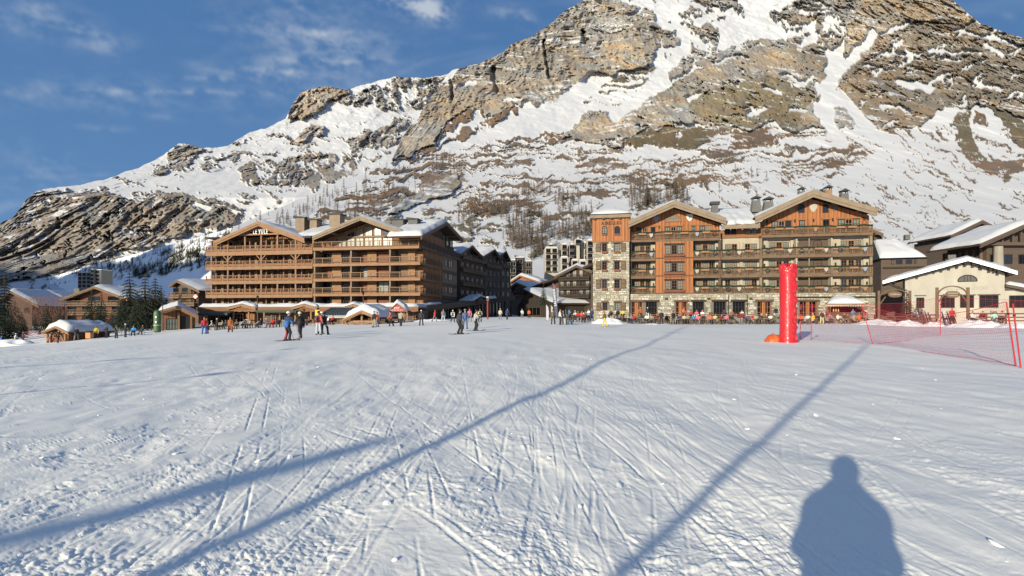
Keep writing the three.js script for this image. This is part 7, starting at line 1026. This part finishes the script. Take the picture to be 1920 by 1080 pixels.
// ---------------------------------------------------------------- red safety nets and their poles
function gatePole(base, top, label, flag) { const p = at3(...base); p[1] = ground(p[0], p[2]) - 0.05; const q = at3(...top), g = thing('net_pole', label, 'pole', p, 0, 'red net poles'), e = [q[0] - p[0], q[1] - p[1], q[2] - p[2]]; mb().cyl([0, 0, 0], e, 0.022, 0.02, 8).build('shaft', M.red, g); mb().cyl([e[0] * 0.8, e[1] * 0.8, e[2] * 0.8], [e[0] * 0.83, e[1] * 0.83, e[2] * 0.83], 0.035, 0.035, 8).build('clip', M.black, g); return [p, q, g]; }
const np = [gatePole([1521, 638, 31], [1523, 571, 31], 'upright red net pole just right of the red column'), gatePole([1637, 647, 26.6], [1615, 570, 26.9], 'leaning red net pole in front of the snowy awning'), gatePole([1763, 625, 36], [1764, 557, 36], 'upright red net pole standing alone in the middle of the netting'), gatePole([1905, 687, 16.4], [1887, 566, 16.5], 'left one of the two near red poles at the right edge'), gatePole([1914, 690, 16.1], [1899, 569, 16.2], 'right one of the two near red poles at the right edge'), gatePole([1500, 640, 30.4], [1502, 571, 30.4], 'thin red net pole hidden beside the red column')];
{ const p = at3(1524, 596, 31), g = thing('yellow_tag', 'small yellow tag tied to the upright red net pole', 'tag', p), m = mb().prism([[-0.09, -0.16], [0.08, -0.12], [0.1, 0.1], [0.02, 0.17], [-0.07, 0.08]], -0.01, 0.02).build('tag_plate', M.yellow, g); }
function net(a, b, ta, tb, sag, low, label, nh, nv) {
  const g = thing('safety_net', label, 'net', a, 0, 'red safety nets'), m = mb(), L = (p) => [p[0] - a[0], p[1] - a[1], p[2] - a[2]], B = L(b), TA = L(ta), TB = L(tb);
  const P = (s, v) => { const lo = [B[0] * s, B[1] * s + 0.06, B[2] * s], hi = [lerp(TA[0], TB[0], s), lerp(TA[1], TB[1], s), lerp(TA[2], TB[2], s)], k = 4 * s * (1 - s), f = v * (1 - low * k); return [lerp(lo[0], hi[0], f) + 0.04 * n2(s * 9, v * 7), lerp(lo[1], hi[1], f) - sag * k * v + 0.02 * n2(s * 13, v * 5), lerp(lo[2], hi[2], f) + 0.25 * k * (1 - v)]; };
  for (let j = 0; j <= nv; j++) for (let i = 0; i < 24; i++) { const w = j === 0 || j === nv ? 0.011 : 0.0023; m.cyl(P(i / 24, j / nv), P((i + 1) / 24, j / nv), w, w, 3, false); }
  for (let i = 0; i <= nh; i++) for (let j = 0; j < 7; j++) m.cyl(P(i / nh, j / 7), P(i / nh, (j + 1) / 7), 0.0023, 0.0023, 3, false);
  const q = m.build('mesh_strands', std(0.5, 0.03, 0.05, 0.7), g); q.userData.kind = 'stuff';
}
net(np[0][0], np[1][0], np[0][1], np[1][1], 0.12, 0, 'red net between the upright and the leaning pole', 44, 17); net(np[1][0], np[3][0], np[1][1], np[3][1], 0.3, 0.1, 'long sagging red net from the leaning pole to the right edge', 105, 17); net(np[5][0], np[0][0], np[5][1], np[0][1], 0.05, 0, 'short red net beside the red column', 9, 17);
{ const e = at3(2080, 612, 40), t = [e[0], e[1] + 1.9, e[2]]; net(np[2][0], e, np[2][1], t, 0.1, 0, 'far red net running right from the lone upright pole', 95, 15); net(np[1][0], np[2][0], np[1][1], np[2][1], 0.15, 0, 'far red net from the leaning pole back to the lone upright pole', 95, 15); }
// ---------------------------------------------------------------- unseen things behind and beside the photographer, placed to throw the long shadows
function mast(a, b, r, label, name = 'unseen_leaning_mast') { const g = thing(name, label, 'mast', a), d = [b[0] - a[0], b[1] - a[1], b[2] - a[2]]; mb().cyl([0, -0.1, 0], d, r, r * 0.9, 10).build('shaft', M.steel, g); mb().cyl([0, -0.12, 0], [0, 0.05, 0], 0.3, 0.25, 12).build('foot', M.iron, g); return [g, d]; }  // mast out of view, placed for the shadow line it casts
{
  const back = (px, py, h) => { const d = (EYE) * F / (py - HZ), k = h / SUN.y; return [(px - CX) / F * d + SUN.x * k, h, -d + SUN.z * k]; };   // the point h metres up whose shadow falls there
  const ext = (a, b) => { const t = a[1] / (b[1] - a[1]); return [a[0] - (b[0] - a[0]) * t, 0, a[2] - (b[2] - a[2]) * t]; };
  let a = back(1140, 1080, 3), b = back(1625, 648, 9.4); mast(ext(a, b), b, 0.055, 'unseen steel mast leaning right, whose long shadow ends at the red net');
  a = back(265, 1080, 2.8); b = back(1290, 612, 17); const [g, d] = mast(ext(a, b), b, 0.07, 'unseen tall steel mast leaning left, whose shadow crosses the whole snow field'); mb().cyl([d[0] * 0.72 - 0.9, d[1] * 0.72 + 0.2, d[2] * 0.72], [d[0] * 0.72 + 0.9, d[1] * 0.72 - 0.1, d[2] * 0.72], 0.06, 0.06, 8).build('cross_arm', M.steel, g);
  // out of view: broad board on a mast, placed to cast the soft shadow
  a = back(130, 972, 8.4); b = back(590, 858, 8.2); const f = thing('unseen_board_mast', 'unseen mast with a long board behind the photographer, casting the broad soft shadow', 'mast', [(a[0] + b[0]) / 2, 0, (a[2] + b[2]) / 2]); const L = [a[0] - f.position.x, a[1], a[2] - f.position.z], R = [b[0] - f.position.x, b[1], b[2] - f.position.z]; mb().bar(L, R, 0.3, 0.6).build('shadow_board', M.iron, f); mb().cyl([0, 0, 0], [0, 8.2, 0], 0.07, 0.05, 8).build('post', M.steel, f);
  for (const [px, py, h, l] of [[530, 655, 6, 'unseen tall post left of the frame, casting the far thin shadow'], [380, 702, 5, 'unseen shorter post left of the frame, casting the nearer thin shadow'], [210, 675, 6.5, 'unseen post left of the frame between the other two, casting a thin shadow']]) { const t = back(px, py, h), q = thing('unseen_post', l, 'lamp post', [t[0], ground(t[0], t[2]), t[2]]); mb().cyl([0, 0, 0], [0, h, 0], 0.07, 0.045, 8).build('post', M.steel, q); mb().box(-0.12, h, -0.3, 0.12, h + 0.1, 0.3).build('post_head', M.iron, q); }  // unseen posts beside the view, set where they cast the thin shadows
  const ph = person(0, 0, 1, 0, 'phone', Math.PI, 'black', 'charcoal', 'hood black', 'photographer standing behind the view, whose shadow falls at the lower right', { y: 0, h: 1.78 }); ph.position.set(-0.25, 0, 0.42); ph.rotation.y = Math.PI - 0.5;
  const tel = thing('phone', 'phone held up by the photographer', 'phone', [0, EYE, 0.035]); mb().box(-0.075, -0.037, 0, 0.075, 0.037, 0.008).build('phone_body', M.black, tel); mb().box(-0.07, -0.033, 0.008, 0.07, 0.033, 0.0095).build('screen', M.glass, tel);
}
// ---------------------------------------------------------------- terraces
function deck(pa, da, pb, db, h, dep, label) { const f = fac(pa, da, pb, db, 0), g = thing('terrace_deck', label, 'terrace', [f.o[0], ground(f.o[0], f.o[1]) - 0.1, f.o[1]], f.turn); mb().box(0, 0, -dep, f.len, h, 0).build('platform', M.brownWood, g); const n = Math.round(f.len / 2.2); for (let i = 0; i <= n; i++) { const x = f.len * i / n; mb().box(x - 0.05, h, -0.12, x + 0.05, h + 0.55, -0.02).build('rail_post', M.balconyWood, g); } for (const y of [0.25, 0.5]) mb().box(0, h + y, -0.1, f.len, h + y + 0.09, -0.04).build('rail', M.balconyWood, g); for (let i = 0; i < n; i++) { const x = f.len * (i + 0.5) / n; if (i % 3) mb().box(x - 0.7, 0.1, 0.01, x + 0.7, h - 0.05, 0.06).build('front_panel', i % 2 ? M.balconyWood : M.paleBeam, g); } return [f, g, h]; }
deck(1142, 81, 1480, 76.5, 0.7, 3.2, 'raised timber terrace along the stone ground floor, left of the red column'); deck(1494, 76.5, 1640, 74.5, 0.7, 2.8, 'raised timber terrace below the snowy awning');
{
  const NTH = ['first', 'second', 'third', 'fourth', 'fifth', 'sixth', 'seventh', 'eighth', 'ninth', 'tenth', 'eleventh', 'twelfth', 'thirteenth', 'fourteenth', 'fifteenth', 'sixteenth', 'seventeenth', 'eighteenth', 'nineteenth', 'twentieth', 'twenty-first', 'twenty-second', 'twenty-third', 'twenty-fourth', 'twenty-fifth', 'twenty-sixth', 'twenty-seventh', 'twenty-eighth'], ORD = (l, i) => NTH[l.filter((e) => e[0] < l[i][0]).length];
  const tb = thing('terrace_table', 'small wooden terrace table among the seated people', 'table', [0, 0, 0], 0, 'terrace tables'); mb().box(-0.45, 0.7, -0.4, 0.45, 0.75, 0.4).build('tabletop', M.paleBeam, tb); for (const [x, z] of [[-1, -1], [1, -1], [1, 1], [-1, 1]]) mb().box(x * 0.38 - 0.03, 0, z * 0.33 - 0.03, x * 0.38 + 0.03, 0.7, z * 0.33 + 0.03).build('leg', M.brownWood, tb);
  const lg = thing('deck_chair', 'empty reclined deck chair with beige cloth on the terrace', 'chair', [0, 0, 0], 0, 'deck chairs'); mb().bar([0, 0.35, 0.5], [0, 0.95, -0.45], 0.55, 0.04).build('sling', M.curtain, lg); mb().bar([-0.3, 0.3, 0.6], [-0.3, 1.0, -0.5], 0.05).bar([0.3, 0.3, 0.6], [0.3, 1.0, -0.5], 0.05).build('frame', M.balconyWood, lg); for (const s of [-1, 1]) mb().bar([s * 0.3, 0, -0.4], [s * 0.3, 0.5, 0.3], 0.05).build('leg', M.balconyWood, lg);
  const spots = [[1205, 69], [1226, 70], [1282, 69], [1299, 69], [1321, 69], [1342, 69], [1362, 69], [1410, 70], [1427, 70], [1445, 70], [1509, 69], [1525, 69], [1555, 69], [1581, 69], [1600, 69], [403, 75], [436, 75], [464, 75], [481, 76], [506, 73], [534, 77], [1075, 74], [1088, 74], [1832, 57], [1853, 57]];
  spots.forEach(([px, d], i) => { const t = i ? tb.clone() : tb; if (i) { t.name = numbered('terrace_table'); scene.add(t); } t.userData = { ...tb.userData, label: ORD(spots, i) + ' small wooden table from the left along all the terraces' }; const [x, , z] = at3(px, HZ, d); t.position.set(x, ground(x, z), z); t.rotation.y = i * 0.4; });
  const ds = [[1221, 72], [1268, 72.5], [1284, 73], [1325, 72.5], [1341, 73], [1363, 73], [1381, 72.5], [1411, 73], [1429, 73], [1444, 73.5], [1508, 73], [1524, 73], [1548, 72.5], [1562, 72.5], [1580, 73], [1600, 72.5], [412, 79], [430, 80], [450, 79], [465, 80], [482, 79], [495, 80], [531, 79], [540, 80], [556, 80], [1066, 79], [1088, 80]];
  ds.forEach(([px, d], i) => { const t = i ? lg.clone() : lg; if (i) { t.name = numbered('deck_chair'); scene.add(t); } t.userData = { ...lg.userData, label: ORD(ds, i) + ' beige deck chair from the left along all the terraces' }; const [x, , z] = at3(px, HZ, d); t.position.set(x, ground(x, z), z); t.rotation.y = -0.5 + (i * 1.3) % 1; });
}
{ // awning stall before the right gable
  const f = fac(1549, 78.5, 1622, 77, 0), g = f.group('snowy_awning', 'wide terrace awning with scalloped edge and snow on top', 'awning'), y = f.y(1585, 571), yt = f.y(1585, 559, -1), n = 18;
  const r = mb().hexa([[1.2, yt, -2.2], [f.len - 1.2, yt, -2.2], [f.len - 1.2, yt + 0.08, -2.2], [1.2, yt + 0.08, -2.2], [-0.3, y, 0.8], [f.len + 0.3, y, 0.8], [f.len + 0.3, y + 0.1, 0.8], [-0.3, y + 0.1, 0.8]]).build('canopy', M.awning, g); { const m = mb(); for (let i = 0; i < n; i++) { const a = lerp(-0.3, f.len + 0.3, i / n), b = lerp(-0.3, f.len + 0.3, (i + 1) / n), c = (a + b) / 2; m.prism([[a, y], [a, y - 0.16], [lerp(a, c, 0.5), y - 0.3], [c, y - 0.34], [lerp(c, b, 0.5), y - 0.3], [b - 0.01, y - 0.16], [b - 0.01, y]], 0.76, 0.79); } const q = m.build('scalloped_valance', M.cream, r); q.userData.kind = 'stuff'; } mb().box(-0.3, y + 0.002, 0.802, f.len + 0.3, y + 0.12, 0.85).build('edge_band', M.terracotta, r);
  const sg = gridMesh(null, 31, 15, (i, j, o) => { const s = i / 30, v = j / 14, k = Math.sqrt(clamp(Math.min(s, 1 - s) * 7)) * Math.sqrt(clamp(Math.min(v, 1 - v) * 5)); o.p[0] = lerp(lerp(1.2, -0.1, v), f.len - lerp(1.2, -0.1, v), s); o.p[2] = lerp(-2.2, 0.7, v); o.p[1] = lerp(yt + 0.1, y + 0.12, v) + k * (0.3 + 0.4 * (1 - Math.abs(s * 2 - 1)) + 0.08 * n2(s * 8, v * 5)); }); put('roof_snow', sg, M.roofSnow, r);
  for (const x of [0.4, f.len - 0.4]) mb().box(x - 0.06, 0, 0.5, x + 0.06, y, 0.62).build('post', M.balconyWood, g); mb().box(0.4, 0.2, -1.8, f.len - 0.4, 1.55, -0.6).build('counter', M.brownWood, g); mb().box(0.3, 1.553, -1.9, f.len - 0.3, 1.62, -0.5).build('counter_top', M.balconyWood, g);
  for (const [i, px] of [[0, 1563], [1, 1567.5], [2, 1572]]) { const b = thing('bottle', ['left', 'middle', 'right'][i] + ' one of three amber bottles on the awning bar', 'bottle', [0, 0, 0], 0, 'bottles on the bar'); const p = at3(px, HZ, 78.6); b.position.set(p[0], 1.64, p[2]); const pr = [[0.001, 0], [0.1, 0], [0.11, 0.05], [0.11, 0.35], [0.04, 0.5], [0.04, 0.68], [0.001, 0.68]].map(([x, y_]) => new THREE.Vector2(x, y_)); put('bottle_glass', new THREE.LatheGeometry(pr, 10), std(0.45, 0.2, 0.03, 0.2), b); }
}
// ---------------------------------------------------------------- flags, lamps, ski racks
{ const p = at3(1046, 607, 62), g = thing('feather_banner', 'tall grey blue feather banner with vertical white letters', 'banner', p), P = (py) => EYE + (HZ - py) / F * 62 - p[1], X = (px) => (px - 1046) / F * 62; mb().prism([[X(1041.5), P(597)], [X(1046), P(597)], [X(1044.2), P(560)], [X(1043.5), P(543)], [X(1041.5), P(536)], [X(1036.5), P(530.5)], [X(1036), P(532)], [X(1037.5), P(560)]], -0.01, 0.015).build('banner_cloth', std(0.075, 0.08, 0.14, 0.7), g); mb().cyl([X(1041.3), 0, -0.02], [X(1037.3), P(560), -0.02], 0.025, 0.02, 6).cyl([X(1037.3), P(560), -0.02], [X(1035.8), P(531), -0.02], 0.02, 0.012, 6).build('pole', M.iron, g); const t = lettering(g, 'SALOMON', 0, P(541) - P(573), 0, 0, bold, M.white, 0.26), c = Math.atan2(X(1038.6) - X(1042), P(541) - P(573)); t.rotation.z = Math.PI / 2 + -c * 1; t.position.set(X(1043.7), P(574), 0.016); mb().cyl([X(1039.6), P(538.5), 0.016], [X(1039.6), P(538.5), 0.03], 0.12, 0.12, 12).build('red_logo', M.red, g); }
for (const [px, a, b, w, l] of [[1024, 601, 571, 0.36, 'small pale lilac feather flag, left of a pair before the shed'], [1033, 601, 572, 0.34, 'small beige feather flag, right of a pair beside the tall banner']]) { const d = 68, p = at3(px, a, d), h = (a - b) / F * d, g = thing('feather_flag', l, 'flag', p); mb().prism([[0, 0.1], [w * 0.8, 0.1], [w, h * 0.5], [w * 0.7, h * 0.85], [0, h]], -0.01, 0.01).build('flag_cloth', px < 1030 ? std(0.45, 0.42, 0.5, 0.7) : std(0.42, 0.34, 0.28, 0.7), g); mb().cyl([-0.02, -0.02, 0], [-0.02, h, 0], 0.015, 0.01, 6).build('pole', M.iron, g); }
{ const p = at3(591, 613, 52), h = 32 / F * 52, g = thing('yellow_flag', 'narrow yellow flag behind the coral jacket', 'flag', p); mb().box(0, h * 0.35, -0.01, 0.42, h, 0.02).build('flag_cloth', M.yellow, g); mb().cyl([-0.02, 0, 0], [-0.02, h, 0], 0.02, 0.02, 6).build('pole', M.iron, g); }
for (const [px, b, t, d, l] of [[483, 606, 560, 86, 'thin brown street lamp before the middle of the shop row'], [681, 575, 553, 90, 'short street lamp above the timber shelter'], [305, 618, 573, 84, 'thin pole beside the green column']]) { const p = at3(px, b, d), h = (b - t) / F * d, g = thing('street_lamp', l, 'lamp', [p[0], ground(p[0], p[2]), p[2]]), hh = p[1] + h - ground(p[0], p[2]); mb().cyl([0, 0, 0], [0, hh, 0], 0.09, 0.06, 8).build('post', M.brownWood, g); mb().cyl([0, hh, 0], [0, hh + 0.35, 0], 0.12, 0.2, 8).cyl([0, hh + 0.36, 0], [0, hh + 0.55, 0], 0.25, 0.04, 8).build('lantern', M.iron, g); }
{ const p = at3(914.5, 598, 88), g = thing('red_marker_post', 'tall red post with a white snow capped top in the shaded street', 'post', p), h = 42 / F * 88; mb().cyl([0, -0.3, 0], [0, h * 0.78, 0], 0.13, 0.13, 10).build('post', std(0.25, 0.03, 0.03, 0.7), g); mb().box(-0.2, h * 0.8, -0.2, 0.2, h * 0.93, 0.2).build('lamp_box', M.balconyWood, g); mb().cyl([0, h * 0.94, 0], [0, h, 0], 0.24, 0.15, 10).build('snow_cap', M.roofSnow, g); }
{ const p = at3(295, 622, 80), g = thing('green_column', 'green inflatable column with pale marks at the left end of the shops', 'inflatable', p), h = 40 / F * 80; const pr = [[0.001, -0.1], [0.42, -0.1], [0.5, 0.2], [0.5, h - 0.5], [0.42, h - 0.15], [0.25, h], [0.001, h + 0.03]].map(([x, y]) => new THREE.Vector2(x, y)); put('column_skin', new THREE.LatheGeometry(pr, 20), std(0.06, 0.12, 0.05, 0.5), g); for (const y of [0.45, 0.68]) mb().prism(SHIELD(0.12, h * y, 0.14), 0.49, 0.53).build('pale_mark', M.white, g); mb().cyl([0, h * 0.3, 0], [0, h * 0.32, 0], 0.508, 0.508, 20).build('band', M.white, g); }
function rack(px, d, n, label, seed) { const [x, , z] = at3(px, HZ, d), y = ground(x, z), r = rng(seed), g = thing('ski_rack', label, 'ski rack', [x, y, z], 0.2), w = n * 0.13 / 2; mb().bar([-w, 1.1, 0], [w, 1.1, 0], 0.06).bar([-w, 0.02, -0.4], [-w, 1.1, 0], 0.06).bar([w, 0.02, -0.4], [w, 1.1, 0], 0.06).bar([-w, 0.02, 0.3], [-w, 1.1, 0], 0.06).bar([w, 0.02, 0.3], [w, 1.1, 0], 0.06).build('frame', M.brownWood, g); const cs = ['black', 'maroon', 'navy', 'grey', 'olive', 'white', 'brown', 'sky', 'charcoal', 'beige']; for (let i = 0; i < n; i++) { const a = -w + (i + 0.5) * 0.13 + (r() - 0.5) * 0.08, c = cs[Math.floor(r() * cs.length)], s = thing('leaning_ski', `${['first', 'second', 'third', 'fourth', 'fifth', 'sixth', 'seventh', 'eighth', 'ninth', 'tenth', 'eleventh', 'twelfth', 'thirteenth', 'fourteenth'][i]} ski from the left, ${c}, on the ${label.replace('wooden ', '').replace('near the right edge of the fence', 'near the right edge')}`, 'ski', [x + a * Math.cos(0.2), y, z - a * Math.sin(0.2) + 0.42], 0.2, 'skis leaning on racks'), t = (r() - 0.5) * 0.25, l = 1.5 + r() * 0.25; mb().bar([0, 0, 0], [t, l * 0.94, -0.52], 0.09, 0.02).bar([t, l * 0.94, -0.52], [t * 1.05, l, -0.5], 0.07, 0.02).build('ski_board', hatMat(c), s); mb().bar([t * 0.5, l * 0.45, -0.22], [t * 0.6, l * 0.58, -0.28], 0.08, 0.07).build('binding', M.black, s); } }
rack(1063, 60, 9, 'wooden ski rack beside the tall banner', 3); rack(1732, 62, 14, 'wooden ski rack between the two arches', 5); rack(1778, 60, 13, 'wooden ski rack under the second arch', 7); rack(1868, 58, 8, 'wooden ski rack near the right edge of the fence', 9);
// ---------------------------------------------------------------- arches, fences, banks at the right
function arch(pa, pb, d, yTop, yBase, sign, text, lines, label) {
  const f = fac(pa, d, pb, d, 0), g = thing('entrance_arch', label, 'arch', [f.o[0], 0, f.o[1]], f.turn), h = EYE + (HZ - yTop) / F * d, b = EYE + (HZ - yBase) / F * d; for (const x of [0, f.len]) mb().cyl([x, b - 0.3, 0], [x, h, 0], 0.16, 0.15, 10).build('post', M.balconyWood, g);
  const m = mb(), c = f.len / 2, n = 16; for (let i = 0; i < n; i++) { const P = (k) => { const q = Math.PI * k / n; return [c - Math.cos(q) * (c - 0.1), h - 0.9 + Math.sin(q) * 1.05, 0]; }; m.bar(P(i), P(i + 1), 0.1, 0.12); } m.build('arch_beam', M.balconyWood, g); mb().bar([0.1, h - 1.7, 0], [0.8, h - 0.75, 0], 0.1).bar([f.len - 0.1, h - 1.7, 0], [f.len - 0.8, h - 0.75, 0], 0.1).build('brace', M.balconyWood, g);
  const [sx, sy, sw] = sign, u = f.u(sx), y = EYE + (HZ - sy) / F * d, e = []; for (let i = 0; i < 18; i++) { const q = i / 18 * 2 * Math.PI; e.push([u + Math.sign(Math.cos(q)) * Math.pow(Math.abs(Math.cos(q)), 0.7) * sw, y + Math.sin(q) * 0.38]); } const s = mb().prism(e, 0.05, 0.13).build('sign_board', M.balconyWood, g); mb().cyl([u - sw * 0.6, y + 0.3, 0.09], [u - sw * 0.6, h - 0.2, 0.02], 0.015, 0.015, 5).cyl([u + sw * 0.6, y + 0.3, 0.09], [u + sw * 0.6, h - 0.2, 0.02], 0.015, 0.015, 5).build('sign_hangers', M.iron, g); lines.forEach((t, i) => lettering(s, t, u - sw * (0.7 - 0.08 * i), u + sw * (0.7 - 0.08 * i), y - 0.1 + (lines.length > 1 ? (i ? -0.12 : 0.14) : 0), 0.13, serif, M.cream, lines.length > 1 ? 0.17 : 0.24));
}
arch(1648, 1706, 66, 545, 593, [1677, 552, 0.85], '', ['Paillotte'], 'brown entrance arch with oval hanging sign right of the hotel'); arch(1757, 1815, 60, 539, 593, [1785, 552, 0.82], '', ['RESTAURANT', 'La Grande Ourse'], 'brown entrance arch with oval sign before the cream restaurant');
function fence(pa, da, pb, db, base, h, label) { const f = fac(pa, da, pb, db, base), g = f.group('terrace_fence', label, 'fence', 'terrace fences'), n = Math.round(f.len / 1.6); for (let i = 0; i <= n; i++) mb().box(f.len * i / n - 0.06, 0, -0.06, f.len * i / n + 0.06, h, 0.06).build('post', M.shutterWood, g); for (const y of [0.3, 0.6, 0.92]) mb().box(0, h * y, 0.062, f.len, h * y + 0.13, 0.11).build('rail', M.shutterWood, g); }
fence(1700, 61, 1756, 60.5, 0.2, 1.15, 'red brown fence between the two arches'); fence(1816, 59, 1960, 55, 0.3, 1.2, 'red brown fence right of the second arch'); fence(1652, 66, 1704, 65.5, 0.1, 1.0, 'red brown fence under the first arch');
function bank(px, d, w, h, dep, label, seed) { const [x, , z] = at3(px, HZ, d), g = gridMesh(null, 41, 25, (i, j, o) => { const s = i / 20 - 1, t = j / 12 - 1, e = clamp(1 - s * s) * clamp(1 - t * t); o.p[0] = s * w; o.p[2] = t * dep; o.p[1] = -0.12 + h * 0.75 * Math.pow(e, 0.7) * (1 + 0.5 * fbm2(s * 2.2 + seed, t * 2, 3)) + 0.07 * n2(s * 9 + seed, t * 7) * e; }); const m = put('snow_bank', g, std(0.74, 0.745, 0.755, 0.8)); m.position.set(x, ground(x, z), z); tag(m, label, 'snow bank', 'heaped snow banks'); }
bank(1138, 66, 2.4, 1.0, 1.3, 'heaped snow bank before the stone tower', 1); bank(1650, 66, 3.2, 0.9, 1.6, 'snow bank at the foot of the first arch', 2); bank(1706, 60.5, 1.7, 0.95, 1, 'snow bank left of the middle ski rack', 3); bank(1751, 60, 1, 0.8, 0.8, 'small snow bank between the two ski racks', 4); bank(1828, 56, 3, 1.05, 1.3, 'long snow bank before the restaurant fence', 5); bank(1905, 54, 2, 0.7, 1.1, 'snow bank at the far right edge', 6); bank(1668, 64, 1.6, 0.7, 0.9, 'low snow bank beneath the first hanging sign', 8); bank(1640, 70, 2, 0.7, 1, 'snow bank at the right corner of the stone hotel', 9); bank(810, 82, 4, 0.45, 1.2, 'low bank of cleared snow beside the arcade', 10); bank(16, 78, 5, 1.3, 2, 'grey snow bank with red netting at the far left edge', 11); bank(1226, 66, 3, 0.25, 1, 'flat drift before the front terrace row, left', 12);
{ const p = at3(168, 633, 70), g = thing('orange_box', 'orange box standing right of the snowy hut', 'box', p); mb().box(-0.32, -0.1, -0.3, 0.32, 0.62, 0.3).build('box_body', std(0.5, 0.2, 0.07, 0.7), g); mb().box(-0.34, 0.622, -0.32, 0.34, 0.68, 0.32).build('lid', M.honeyBeam, g); }
{ const f = fac(228, 71, 285, 73, -1.9), g = f.group('metal_railing', 'grey metal railing among the left crowd', 'railing'); for (let i = 0; i <= 4; i++) mb().cyl([f.len * i / 4, 0, 0], [f.len * i / 4, 1.05, 0], 0.03, 0.03, 6).build('post', M.steel, g); for (const y of [0.5, 1.02]) mb().cyl([0, y, 0], [f.len, y, 0], 0.03, 0.03, 6).build('rail', M.steel, g); }
{ const a = at3(42, 634, 80), b = at3(92, 632, 78); net(a, b, [a[0], a[1] + 0.9, a[2]], [b[0], b[1] + 0.9, b[2]], 0.1, 0, 'small red net left of the snowy hut', 40, 9); }
renderer.render(scene, camera);
